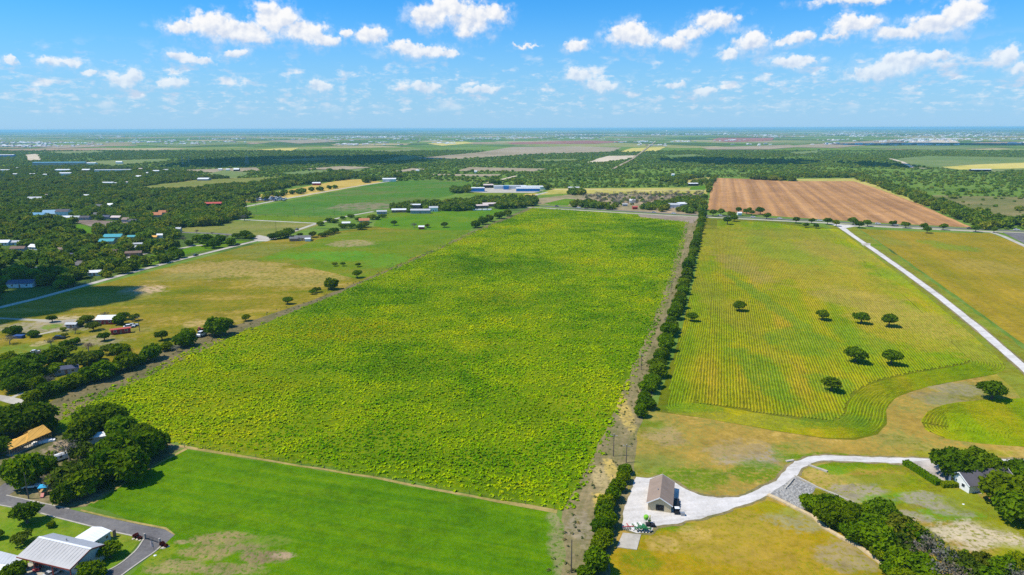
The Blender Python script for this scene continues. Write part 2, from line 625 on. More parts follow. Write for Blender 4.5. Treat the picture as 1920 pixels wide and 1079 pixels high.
# ------------------------------------------------------------------ the ground, one sheet to the horizon
GR = 42000.0
ring = [(GR * math.cos(2 * math.pi * k / 96), GR * math.sin(2 * math.pi * k / 96), 0.0) for k in range(96)]
tag(link('ground', mesh_from('ground', ring + [(0, 0, 0)], [(k, (k + 1) % 96, 96) for k in range(96)]), far_ground()), kind='structure')

hv, hf = [], []
for k in range(240):
    a = 2 * math.pi * k / 240
    h_ = 30 + 45 * mnoise.fractal(Vector((math.cos(a) * 9, math.sin(a) * 9, 3.0)), 1.0, 2.0, 4) + 14
    h_ = min(70.0, max(3.0, h_ * 0.6))
    for rr, z in ((33000, -0.5), (37500, h_), (41500, -0.5)):
        hv.append((rr * math.cos(a), rr * math.sin(a), z))
for k in range(240):
    q = (k + 1) % 240
    hf += [(3 * k, 3 * q, 3 * q + 1, 3 * k + 1), (3 * k + 1, 3 * q + 1, 3 * q + 2, 3 * k + 2)]
tag(link('hills', mesh_from('hills', hv, hf), plain('far_hills', (0.07, 0.10, 0.05), 1.0, 0.1, 0.001)), kind='structure')

# nearer land around the fields: dry mown grass
M_dry = ground_mat('dry_grass', [(0.36, C_OLIVE), (0.45, (0.245, 0.225, 0.045)), (0.53, C_TAN), (0.62, C_STRAW), (0.7, C_OLIVE)], 0.035, 0.7, finew=0.4,
                   blobs=[(1400, 852, 75, 26, C_GREY, 0.9), (1245, 818, 40, 18, C_GREY, 0.8), (1240, 870, 60, 25, (0.16, 0.20, 0.03), 0.8), (1300, 895, 90, 22, C_GREEN, 0.85),
                          (1420, 885, 60, 22, C_GREEN, 0.9), (1480, 855, 30, 22, C_GREEN, 0.8), (1215, 800, 30, 14, C_GREEN, 0.7), (1300, 830, 150, 30, C_TAN, 0.6), (1620, 845, 140, 12, C_TAN, 0.7),
                          (1780, 750, 60, 16, (0.19, 0.185, 0.13), 0.55), (1830, 740, 60, 18, C_OLIVE, 0.9), (1790, 728, 50, 12, C_GREY, 0.6), (1700, 790, 26, 40, C_TAN, 0.8),
                          (1560, 858, 80, 8, C_GREEN, 0.9), (1800, 850, 100, 8, C_YEL, 0.8), (1890, 720, 30, 20, C_YEL, 0.6)])
sheet('mown_grass', [(1190, 760), (1240, 760), (1560, 640), (1880, 640), (2200, 800), (2300, 1000), (2000, 1200), (1600, 1250), (1120, 1200), (1090, 1080), (1140, 940), (1180, 830)], M_dry, 0.012)

# lower right paddock with the drying patches
M_low = ground_mat('paddock_grass', [(0.34, (0.12, 0.175, 0.002)), (0.45, (0.24, 0.21, 0.004)), (0.54, (0.31, 0.205, 0.006)), (0.63, (0.36, 0.235, 0.02)), (0.72, (0.22, 0.19, 0.006))], 0.03, 0.8, finew=0.4,
                   blobs=[(1360, 1000, 120, 50, (0.33, 0.235, 0.035), 0.8), (1500, 1045, 80, 40, (0.36, 0.235, 0.02), 0.8), (1500, 975, 60, 22, (0.25, 0.25, 0.14), 0.7),
                          (1590, 1040, 60, 30, (0.29, 0.235, 0.14), 0.7), (1255, 985, 45, 14, C_GREEN, 0.9), (1300, 1002, 30, 15, C_STRAW, 0.7), (1460, 950, 40, 18, C_YEL, 0.7),
                          (1200, 1050, 40, 20, C_GREEN, 0.7), (1240, 1020, 30, 15, C_STRAW, 0.8), (1420, 1050, 90, 20, C_TAN, 0.6)])
sheet('paddock', [(1190, 1000), (1235, 988), (1320, 975), (1440, 938), (1500, 960), (1560, 985), (1600, 1020), (1680, 1090), (1720, 1180), (1500, 1220), (1080, 1200), (1110, 1080), (1150, 1035)], M_low, 0.02, 0.6, 2.0)
M_lawn2 = ground_mat('hillside_grass', [(0.34, C_GREEN), (0.45, C_YEL), (0.53, C_OLIVE), (0.62, C_TAN), (0.72, C_GREY)], 0.03, 0.8, finew=0.4,
                     blobs=[(1580, 872, 70, 9, C_GREEN, 0.9), (1640, 895, 60, 15, C_TAN, 0.9), (1560, 905, 60, 17, C_STRAW, 0.8), (1610, 925, 60, 16, C_GREY, 0.9), (1660, 900, 90, 10, C_GREEN, 0.6),
                            (1700, 935, 90, 11, (0.12, 0.235, 0.008), 0.95), (1560, 882, 40, 8, (0.12, 0.235, 0.008), 0.9), (1790, 965, 80, 12, (0.12, 0.235, 0.008), 0.95), (1740, 938, 60, 14, C_GREY, 0.9), (1790, 960, 40, 9, C_GREY, 0.7),
                            (1830, 940, 70, 20, (0.19, 0.225, 0.012), 0.95), (1740, 1000, 80, 10, C_GREEN, 0.7), (1840, 1005, 80, 24, (0.48, 0.39, 0.25), 0.95), (1780, 1000, 35, 14, (0.50, 0.41, 0.26), 0.8), (1880, 985, 50, 10, C_YEL, 0.8), (1900, 1040, 40, 18, C_YEL, 0.8),
                            (1530, 888, 24, 10, C_STRAW, 0.9), (1690, 870, 40, 6, C_GREEN, 0.9), (1700, 968, 40, 12, C_GREY, 0.8)])
sheet('yard_grass', [(1500, 880), (1560, 866), (1700, 870), (1760, 905), (1815, 915), (1850, 940), (1960, 990), (2150, 1080), (2000, 1180), (1880, 1110), (1700, 1010), (1560, 960), (1520, 915)], M_lawn2, 0.02, 0.8, 2.0)

# the big broad-leaved crop
A_L = [(85, 768), (215, 722), (300, 684), (372, 648), (470, 614), (540, 588), (620, 556), (700, 519), (780, 484), (880, 438), (1000, 390)]
A_T = [(1160, 400.5), (1195, 403), (1200, 407.5), (1292, 416)]
A_R = [(1281, 470), (1252, 560), (1219, 650), (1175, 750), (1142, 830), (1108, 900), (1076, 955)]
A_B = [(1035, 957), (700, 893), (345, 836), (260, 818), (110, 806)]
A_POLY = A_L + A_T + A_R + A_B
M_cropsoil = ground_mat('crop_undergrowth', [(0.34, (0.055, 0.115, 0.0005)), (0.47, (0.105, 0.175, 0.0005)), (0.56, (0.175, 0.215, 0.001)), (0.68, (0.23, 0.19, 0.015))], 0.012, 0.5, finew=0.45, bump=(0.8, 0.6))
sheet('crop_field', A_POLY, M_cropsoil, 0.024, 2.0, 6.0)
# bare strip along its left edge, rough track along its right edge
M_strip = ground_mat('bare_strip', [(0.34, (0.085, 0.095, 0.025)), (0.46, (0.135, 0.12, 0.05)), (0.58, (0.205, 0.155, 0.075)), (0.7, (0.12, 0.135, 0.015))], 0.06, 0.9, finew=0.45, bump=(0.6, 0.3))
sheet('bare_strip', [(66, 768), (150, 724), (230, 690), (300, 656), (380, 626), (470, 602), (560, 572), (640, 543), (740, 501), (830, 461), (885, 434), (1000, 387), (1003, 389.5), (892, 437), (795, 481), (700, 521), (620, 557), (540, 589), (455, 622), (350, 672), (230, 727), (110, 790)],
      M_strip, 0.030, 1.2, 4.0)
M_track = ground_mat('track_margin', [(0.34, (0.11, 0.125, 0.025)), (0.45, (0.175, 0.155, 0.06)), (0.55, (0.25, 0.195, 0.095)), (0.66, (0.36, 0.27, 0.13))], 0.05, 0.8, finew=0.45, streak=(ROW_A, 0.03, 0.5, 0.35),
                     blobs=[(1170, 770, 14, 40, (0.50, 0.36, 0.09), 0.9), (1130, 900, 22, 30, (0.47, 0.36, 0.16), 0.7), (1145, 880, 12, 24, (0.5, 0.36, 0.09), 0.8), (1125, 940, 15, 18, (0.5, 0.36, 0.08), 0.9), (1090, 990, 26, 30, C_GREY, 0.6)])
sheet('field_track', [(1288, 410), (1318, 410), (1300, 500), (1272, 580), (1250, 660), (1225, 730), (1200, 790), (1192, 850), (1170, 960), (1150, 1030), (1128, 1200), (1010, 1200), (1040, 1070), (1058, 960), (1090, 895), (1130, 820), (1162, 740), (1206, 645), (1240, 560), (1270, 470)],
      M_track, 0.034, 1.4, 4.0)

# smooth bright green hay field in front
B_POLY = [(345, 842), (700, 899), (1040, 963), (1062, 985), (1052, 1085), (1040, 1200), (180, 1200), (238, 1085), (318, 1008), (305, 996), (165, 948), (255, 893)]
M_hay = ground_mat('hay_grass', [(0.32, (0.038, 0.108, 0.0005)), (0.44, (0.058, 0.150, 0.0005)), (0.54, (0.092, 0.188, 0.0005)), (0.64, (0.135, 0.210, 0.001)), (0.74, (0.19, 0.21, 0.005))], 0.018, 0.9, finew=0.42, bump=(0.7, 0.35),
                   streak=(ROW_A + 1.5708, 0.012, 0.30, 0.38),
                   blobs=[(1054, 1030, 26, 60, (0.27, 0.22, 0.11), 0.7), (1045, 975, 24, 12, (0.26, 0.22, 0.11), 0.7), (410, 1012, 56, 12, (0.27, 0.20, 0.085), 0.9), (490, 1044, 60, 13, (0.235, 0.165, 0.085), 0.95), (390, 1038, 60, 14, (0.29, 0.21, 0.09), 0.85), (452, 1028, 60, 10, (0.25, 0.18, 0.09), 0.8),
                          (330, 1064, 56, 14, (0.31, 0.225, 0.10), 0.8), (430, 1068, 70, 12, (0.29, 0.21, 0.10), 0.75), (533, 1042, 24, 6, (0.33, 0.235, 0.14), 0.9), (340, 1017, 14, 4, (0.33, 0.24, 0.12), 0.8),
                          (300, 1040, 26, 20, (0.17, 0.215, 0.012), 0.95), (500, 1015, 60, 10, (0.15, 0.19, 0.03), 0.6)])
sheet('hay_field', B_POLY, M_hay, 0.040, 0.8, 3.0)
M_edge = ground_mat('dry_edge', [(0.35, (0.20, 0.2, 0.03)), (0.5, (0.33, 0.25, 0.08)), (0.65, (0.42, 0.31, 0.12))], 0.1, 0.9)
strip('dry_edge', [(335, 836), (480, 860), (700, 896), (880, 930), (1045, 960)], [1.6, 1.2, 1.1, 1.3, 2.0], M_edge, 0.046, jitter=0.35)
strip('dry_edge', [(170, 944), (235, 906), (300, 868), (348, 842)], [2.2, 1.2, 1.0, 1.2], M_edge, 0.046, jitter=0.35)

# right-hand row crop, further row crop and the small rounded plot
C_POLY = [(1322, 410), (1302, 520), (1278, 620), (1240, 735), (1228, 772), (1330, 786), (1450, 808), (1545, 823), (1600, 825), (1645, 815), (1664, 796), (1661, 770), (1680, 745), (1740, 725), (1830, 709), (1880, 700), (1893, 690), (1858, 658), (1757, 570), (1680, 510), (1622, 467), (1574, 431), (1450, 414)]
E_POLY = [(1727, 792), (1740, 772), (1775, 758), (1830, 752), (1920, 747), (2100, 742), (2130, 800), (2080, 842), (1920, 838), (1840, 832), (1770, 822), (1738, 808)]
D_POLY = [(1612, 430), (1760, 436), (1858, 438), (1925, 464), (2300, 620), (2250, 830), (2060, 740), (1945, 664), (1800, 560), (1690, 482)]
CB = [(1440, 470, 130, 50, (0.30, 0.25, 0.022), 0.8), (1560, 520, 110, 40, (0.32, 0.25, 0.022), 0.75), (1720, 620, 110, 40, (0.34, 0.26, 0.025), 0.7), (1340, 560, 30, 80, (0.25, 0.22, 0.015), 0.6), (1470, 470, 60, 30, (0.19, 0.25, 0.014), 0.8), (1430, 560, 16, 60, (0.135, 0.22, 0.010), 0.8), (1600, 560, 70, 22, (0.33, 0.255, 0.05), 0.7), (1500, 640, 70, 24, (0.135, 0.23, 0.008), 0.8), (1690, 590, 80, 40, (0.33, 0.26, 0.045), 0.7),
      (1430, 700, 40, 50, (0.12, 0.225, 0.008), 0.8), (1560, 720, 50, 18, (0.13, 0.23, 0.008), 0.8), (1620, 640, 40, 30, (0.13, 0.23, 0.008), 0.7), (1840, 660, 40, 20, (0.24, 0.25, 0.02), 0.8), (1390, 500, 30, 30, (0.30, 0.225, 0.05), 0.7), (1560, 470, 60, 22, (0.28, 0.22, 0.04), 0.7), (1700, 520, 50, 14, (0.2, 0.26, 0.012), 0.8), (1500, 440, 90, 10, (0.20, 0.2, 0.025), 0.7),
      (1305, 780, 80, 12, (0.20, 0.19, 0.02), 0.9), (1430, 790, 120, 14, (0.21, 0.215, 0.02), 0.8), (1300, 765, 60, 10, (0.115, 0.2, 0.008), 0.8), (1560, 790, 80, 14, (0.115, 0.205, 0.007), 0.8)]
crop_stops = [(0.34, (0.115, 0.225, 0.001)), (0.46, (0.195, 0.265, 0.001)), (0.54, (0.29, 0.275, 0.003)), (0.62, (0.39, 0.27, 0.012)), (0.70, (0.44, 0.275, 0.025))]
M_rowsoil = ground_mat('row_soil', [(0.34, (0.075, 0.120, 0.001)), (0.5, (0.13, 0.14, 0.003)), (0.64, (0.20, 0.145, 0.012))], 0.012, 0.4, streak=(ROW_A, 0.006, 0.07, 0.45), blobs=[(a, b, c, d, tuple(x * 0.75 for x in e), f) for (a, b, c, d, e, f) in CB])
M_rowcrop = ground_mat('row_leaf', crop_stops, 0.012, 1.1, streak=(ROW_A, 0.006, 0.07, 0.45), blobs=CB, finew=0.3, bump=(1.0, 0.4))
sheet('row_field', C_POLY, M_rowsoil, 0.028, 0.5, 5.0)
M_dfield = ground_mat('olive_crop', [(0.34, (0.155, 0.165, 0.004)), (0.46, (0.235, 0.190, 0.006)), (0.56, (0.31, 0.215, 0.012)), (0.66, (0.37, 0.245, 0.024))], 0.014, 0.5, streak=(ROW_A, 0.003, 0.05, 0.4), rows=(ROW_A, 6.0, (0.2, 0.16, 0.03), 0.25),
                      blobs=[(1790, 465, 40, 6, (0.15, 0.22, 0.01), 0.9), (1750, 456, 24, 5, (0.16, 0.22, 0.01), 0.9), (1660, 450, 30, 10, (0.2, 0.21, 0.02), 0.8), (1850, 500, 60, 12, (0.35, 0.25, 0.05), 0.6)])
sheet('far_row_field', D_POLY, M_dfield, 0.024, 0.5, 8.0)
sheet('round_plot', E_POLY, M_rowsoil, 0.030, 0.4, 3.0)


def in_poly(x, y, P_):
    """numpy point-in-polygon"""
    ins = np.zeros(np.shape(x), bool)
    n = len(P_)
    for i in range(n):
        x1, y1, x2, y2 = P_[i].x, P_[i].y, P_[i - 1].x, P_[i - 1].y
        c = ((y1 > y) != (y2 > y)) & (x < (x2 - x1) * (y - y1) / (y2 - y1 + 1e-12) + x1)
        ins ^= c
    return ins


def ridge(V, Fc, pts, w, h):
    """one planted row as a low, lumpy ridge"""
    n0 = len(V)
    L, Rr = side_offsets(pts, w)
    for i, p in enumerate(pts):
        hh = h * rng.uniform(0.65, 1.2)
        ww = rng.uniform(0.8, 1.2)
        o_ = Vector((rng.uniform(-0.12, 0.12), rng.uniform(-0.12, 0.12), 0))
        a, b = p.lerp(L[i], ww) + o_, p.lerp(Rr[i], ww) + o_
        V += [(a.x, a.y, 0.03), (p.x + o_.x + rng.uniform(-.15, .15), p.y + o_.y, 0.03 + hh), (b.x, b.y, 0.03)]
    for i in range(len(pts) - 1):
        q = n0 + 3 * i
        Fc += [(q, q + 1, q + 4, q + 3), (q + 1, q + 2, q + 5, q + 4)]


def offset_closed(P_, d):
    """inward offset of a closed smooth outline (anticlockwise or clockwise)"""
    n = len(P_)
    area = sum(P_[i - 1].x * P_[i].y - P_[i].x * P_[i - 1].y for i in range(n))
    s = 1 if area > 0 else -1
    out = []
    for i in range(n):
        t = (P_[(i + 1) % n] - P_[i - 1])
        out.append(P_[i] + Vector((-t.y, t.x, 0)).normalized() * d * s)
    return out


def resample(P_, step):
    out = [P_[0]]
    for a, b in zip(P_, P_[1:]):
        k = max(1, int((b - a).length / step))
        out += [a.lerp(b, j / k) for j in range(1, k + 1)]
    return out


def crop_rows():
    V, Fc = [], []
    Cw = [G(*p) for p in C_POLY]
    Csm = resample(Cw + [Cw[0]], 3.0)[:-1]
    for _ in range(6):
        Csm = [(Csm[i - 1] + Csm[i] * 2 + Csm[(i + 1) % len(Csm)]) / 4 for i in range(len(Csm))]
    HW = 13.0
    # headland rows that follow the outline along the near and the right side
    for k in range(12):
        O = offset_closed(Csm, 0.8 + k * 1.05)
        run = []
        for p in O + [O[0]]:
            u_ok = in_poly(np.array([p.x]), np.array([p.y]), Cw)[0] and p.y < G(1322, 430).y and p.x > G(1262, 700).x + (p.y - G(1262, 700).y) * 0.30
            if u_ok:
                run.append(p)
            else:
                if len(run) > 3:
                    ridge(V, Fc, run, 0.8, 0.28)
                run = []
        if len(run) > 3:
            ridge(V, Fc, run, 0.8, 0.28)
    inner = offset_closed(Csm, HW)
    d = Vector((math.cos(ROW_A), math.sin(ROW_A), 0))
    nr = Vector((-d.y, d.x, 0))
    ss = [p.dot(nr) for p in inner]
    tt = [p.dot(d) for p in inner]
    s = min(ss)
    while s < max(ss):
        if rng.random() > 0.02:
            t = np.arange(min(tt), max(tt), 2.6)
            x, y = d.x * t + nr.x * s, d.y * t + nr.y * s
            ok = in_poly(x, y, inner)
            run = []
            for i in range(len(t)):
                if ok[i]:
                    run.append(Vector((x[i], y[i], 0)))
                elif run:
                    if len(run) > 2:
                        ridge(V, Fc, run, 0.85, 0.33)
                    run = []
            if len(run) > 2:
                ridge(V, Fc, run, 0.85, 0.33)
        s += 1.15
    tag(link('crop_rows', mesh_from('crop_rows', V, Fc), M_rowcrop), 'green and yellowing planted rows in the field beside the driveway', 'crop', kind='stuff')
    V, Fc = [], []
    Ew = [G(*p) for p in E_POLY]
    Esm = resample(catmull(Ew, 6, True), 2.0)
    for k in range(24):
        O = offset_closed(Esm, 0.5 + 1.05 * k)
        ins = in_poly(np.array([p.x for p in O]), np.array([p.y for p in O]), Ew)
        run = []
        for i, p in enumerate(O):
            if ins[i]:
                run.append(p)
            elif run:
                if len(run) > 3:
                    ridge(V, Fc, run, 0.8, 0.28)
                run = []
        if len(run) > 3:
            ridge(V, Fc, run, 0.8, 0.28)
    tag(link('crop_rows', mesh_from('crop_rows', V, Fc), M_rowcrop), 'curved planted rows in the small rounded plot', 'crop', kind='stuff')


crop_rows()

# verge grass beside the straight driveway
M_verge = ground_mat('verge_grass', [(0.34, C_GREEN), (0.47, (0.2, 0.225, 0.02)), (0.58, C_OLIVE), (0.68, C_TAN)], 0.04, 0.5)
strip('verge', [(1576, 424), (1640, 468), (1700, 514), (1800, 592), (1925, 698), (2100, 850)], [26, 22, 20, 20, 24, 26], M_verge, 0.034, jitter=0.8)

# ploughed brown field
M_plough = ground_mat('ploughed_earth', [(0.35, (0.22, 0.11, 0.045)), (0.45, (0.33, 0.165, 0.06)), (0.54, (0.46, 0.235, 0.085)), (0.66, (0.56, 0.31, 0.13))], 0.006, 0.06, streak=(ROW_A, 0.0010, 0.070, 0.60), rows=(ROW_A, 13.0, (0.25, 0.145, 0.09), 0.34), finew=0.3)
sheet('ploughed_field', [(1342, 334), (1410, 336), (1480, 340), (1600, 340), (1640, 352), (1720, 382), (1822, 427), (1700, 421), (1560, 413), (1430, 404), (1326, 394), (1331, 365)], M_plough, 0.06, 1.5, 12)
M_yel = ground_mat('yellow_grass', [(0.36, (0.26, 0.25, 0.04)), (0.52, (0.42, 0.36, 0.08)), (0.66, (0.50, 0.40, 0.12))], 0.01, 0.1)
M_past = ground_mat('dry_pasture', [(0.36, (0.095, 0.125, 0.003)), (0.45, (0.145, 0.152, 0.004)), (0.53, (0.225, 0.175, 0.012)), (0.60, (0.34, 0.24, 0.05)), (0.68, (0.15, 0.15, 0.006))], 0.018, 0.35, streak=(0.15, 0.012, 0.07, 0.35), finew=0.4,
                    blobs=[(265, 545, 40, 9, (0.48, 0.33, 0.19), 0.9), (420, 505, 110, 16, (0.40, 0.28, 0.10), 0.6), (560, 520, 100, 18, (0.40, 0.285, 0.085), 0.6), (500, 470, 60, 12, (0.16, 0.185, 0.03), 0.8), (330, 520, 60, 8, (0.17, 0.18, 0.03), 0.7), (200, 560, 80, 12, (0.22, 0.2, 0.03), 0.8), (370, 606, 30, 6, (0.40, 0.28, 0.10), 0.8), (230, 620, 60, 8, (0.26, 0.21, 0.05), 0.7), (130, 602, 60, 8, (0.46, 0.36, 0.20), 0.9), (90, 613, 90, 9, (0.30, 0.25, 0.16), 0.9),
                           (180, 640, 60, 8, (0.33, 0.26, 0.15), 0.7), (60, 655, 70, 10, (0.13, 0.20, 0.02), 0.8), (75, 645, 14, 5, (0.40, 0.30, 0.14), 0.8), (100, 612, 16, 5, (0.13, 0.22, 0.01), 0.9)])
sheet('pasture', [(-260, 655), (-160, 605), (0, 581), (150, 543), (330, 497), (492, 454), (700, 425), (880, 432), (780, 483), (700, 519), (620, 553), (540, 584), (470, 610), (372, 648), (300, 684), (215, 722), (85, 768), (-60, 800), (-300, 800)], M_past, 0.016, 1.0, 8)
M_green2 = ground_mat('green_pasture', [(0.36, (0.075, 0.155, 0.002)), (0.48, (0.12, 0.185, 0.003)), (0.58, (0.17, 0.175, 0.01)), (0.68, (0.26, 0.19, 0.04))], 0.012, 0.25, streak=(0.15, 0.015, 0.05, 0.35),
                       blobs=[(660, 457, 40, 7, (0.30, 0.235, 0.10), 0.9), (620, 480, 100, 9, (0.085, 0.23, 0.008), 0.9), (740, 490, 60, 12, (0.10, 0.22, 0.01), 0.8), (600, 440, 50, 6, (0.2, 0.21, 0.03), 0.8)])
sheet('green_pasture', [(478, 486), (560, 462), (640, 436), (740, 430), (870, 431), (884, 436), (780, 482), (700, 516), (672, 524), (560, 498)], M_green2, 0.022, 3.0, 6)
M_brt = ground_mat('bright_grass', [(0.36, (0.06, 0.165, 0.001)), (0.5, (0.09, 0.19, 0.002)), (0.62, (0.14, 0.19, 0.006)), (0.7, (0.20, 0.18, 0.02))], 0.012, 0.2, streak=(0.5, 0.01, 0.04, 0.3))
sheet('bright_meadow', [(700, 424), (712, 402), (760, 398), (900, 394), (955, 391), (920, 404), (880, 432), (800, 432), (740, 430)], M_brt, 0.034, 1.0, 8)
M_gfield = ground_mat('young_crop', [(0.36, (0.045, 0.14, 0.008)), (0.5, (0.075, 0.165, 0.012)), (0.6, (0.135, 0.15, 0.035)), (0.7, (0.19, 0.14, 0.06))], 0.005, 0.08, streak=(0.45, 0.004, 0.02, 0.4),
                      blobs=[(690, 388, 70, 8, (0.22, 0.18, 0.10), 0.9), (640, 396, 70, 4, (0.10, 0.18, 0.035), 0.6)])
sheet('young_crop_field', [(455, 392), (600, 366), (722, 341), (800, 338), (872, 340), (892, 347), (850, 366), (760, 384), (700, 397), (655, 404), (590, 405), (460, 402)], M_gfield, 0.05, 1.0, 12)
M_gold = ground_mat('ripe_field', [(0.36, (0.36, 0.25, 0.045)), (0.5, (0.47, 0.33, 0.07)), (0.64, (0.56, 0.42, 0.11))], 0.006, 0.06, streak=(0.45, 0.004, 0.02, 0.4))
sheet('ripe_field', [(446, 372), (560, 353), (640, 338), (690, 336), (716, 342), (640, 356), (560, 370), (500, 378), (452, 381)], M_gold, 0.05, 1.5, 12)
M_olv = ground_mat('olive_grass', [(0.36, (0.115, 0.17, 0.02)), (0.5, (0.18, 0.19, 0.035)), (0.64, (0.26, 0.22, 0.065))], 0.012, 0.2, streak=(0.2, 0.008, 0.03, 0.4))
sheet('olive_meadow', [(310, 432), (365, 424), (430, 414), (600, 418), (596, 424), (555, 436), (492, 446), (420, 441), (345, 436)], M_olv, 0.03, 1.0, 8)
sheet('grass_strip', [(468, 404), (600, 408), (640, 410), (600, 418), (474, 412)], M_green2, 0.03, 0.5, 8)
M_gdark = ground_mat('town_grass', [(0.36, (0.045, 0.078, 0.012)), (0.5, (0.07, 0.115, 0.016)), (0.62, (0.11, 0.15, 0.022)), (0.72, (0.20, 0.185, 0.08))], 0.02, 0.3)
sheet('town_ground', [(-400, 640), (-300, 420), (-100, 345), (0, 330), (150, 318), (320, 325), (480, 345), (452, 380), (460, 408), (430, 414), (300, 432), (345, 438), (490, 450), (330, 493), (150, 539), (0, 576), (-160, 600)], M_gdark, 0.01, 2.0, 20)
sheet('lawn', [(128, 424), (150, 421), (190, 433), (165, 442), (140, 436)], M_brt, 0.035, 0.5, 6)
M_mud = ground_mat('mud_flat', [(0.36, (0.16, 0.115, 0.085)), (0.5, (0.225, 0.165, 0.13)), (0.64, (0.30, 0.24, 0.20))], 0.02, 0.2)
sheet('mud_flat', [(130, 414), (170, 413), (240, 417), (222, 424), (195, 433), (165, 423)], M_mud, 0.035, 0.5, 6)
sheet('lawn', [(222, 500), (270, 482), (330, 470), (372, 470), (320, 487), (240, 508)], M_brt, 0.035, 0.5, 6)
sheet('lawn', [(132, 488), (158, 484), (160, 472), (146, 478), (128, 482)], M_brt, 0.036, 0.5, 6)
sheet('lawn', [(330, 466), (400, 452), (470, 452), (420, 464), (350, 476)], M_brt, 0.034, 0.5, 6)

# road frontage beyond the crop: verge, bare lots, dead orchard
M_lot = ground_mat('bare_lot', [(0.36, (0.20, 0.15, 0.11)), (0.5, (0.28, 0.215, 0.16)), (0.62, (0.33, 0.28, 0.2)), (0.7, (0.2, 0.2, 0.06))], 0.02, 0.2)
sheet('frontage_ground', [(1196, 402.5), (1230, 404), (1310, 408), (1300, 419), (1202, 408)], M_lot, 0.05, 1.0, 8)
M_orch = ground_mat('orchard_ground', [(0.36, (0.17, 0.175, 0.06)), (0.5, (0.30, 0.235, 0.13)), (0.62, (0.40, 0.28, 0.17)), (0.7, (0.24, 0.23, 0.08))], 0.012, 0.1)
sheet('orchard_ground', [(1010, 372), (1100, 362), (1322, 362), (1322, 404), (1200, 398), (1050, 386), (1004, 383)], M_orch, 0.03, 1.0, 8)
sheet('grass_verge', [(1020, 382), (1060, 373), (1080, 374), (1064, 386), (1030, 384)], M_brt, 0.036, 1.0, 6)
sheet('dry_meadow', [(1035, 354), (1330, 352), (1326, 364), (1200, 364), (1070, 363), (1012, 366)], M_yel, 0.04, 1.0, 8)
sheet('dry_meadow', [(880, 362), (1000, 358), (1008, 370), (900, 368)], M_green2, 0.04, 1.0, 8)
sheet('dry_meadow', [(985, 364), (1008, 363), (1006, 368), (980, 368)], M_gold, 0.046, 0.5, 8)
sheet('dry_meadow', [(1280, 336), (1336, 332), (1332, 345), (1290, 344)], M_yel, 0.04, 1.0, 8)
sheet('lawn', [(1296, 351), (1325, 348), (1323, 357), (1292, 357)], M_brt, 0.046, 0.5, 8)
sheet('rough_pasture', [(1715, 366), (1920, 370), (2200, 378), (2200, 430), (1920, 425), (1860, 415), (1800, 400)], ground_mat('rough_grass', [(0.36, (0.085, 0.11, 0.025)), (0.48, (0.155, 0.155, 0.045)), (0.58, (0.235, 0.19, 0.075)), (0.7, (0.15, 0.17, 0.035))], 0.012, 0.12, streak=(0.0, 0.01, 0.03, 0.3)), 0.04, 2.0, 12)
sheet('field_margin', [(1488, 336), (1602, 335), (1650, 350), (1740, 386), (1728, 387), (1640, 353), (1600, 341), (1485, 340)], M_yel, 0.058, 1.0, 10)
# far fields
FT = ground_mat('far_tan_field', [(0.36, (0.24, 0.195, 0.11)), (0.5, (0.33, 0.265, 0.17)), (0.64, (0.38, 0.30, 0.20))], 0.003, 0.03)
FY = ground_mat('far_yellow_field', [(0.36, (0.42, 0.36, 0.07)), (0.5, (0.54, 0.45, 0.10)), (0.64, (0.58, 0.47, 0.16))], 0.003, 0.03)
FG = ground_mat('far_green_field', [(0.36, (0.10, 0.17, 0.035)), (0.5, (0.165, 0.21, 0.06)), (0.64, (0.22, 0.22, 0.085))], 0.003, 0.03)
FR = ground_mat('far_red_field', [(0.36, (0.25, 0.10, 0.075)), (0.5, (0.30, 0.125, 0.09)), (0.64, (0.34, 0.17, 0.12))], 0.003, 0.03)
FP = ground_mat('far_pale_earth', [(0.36, (0.45, 0.36, 0.25)), (0.5, (0.56, 0.46, 0.33)), (0.64, (0.62, 0.53, 0.4))], 0.004, 0.03)
FZ = 0.3
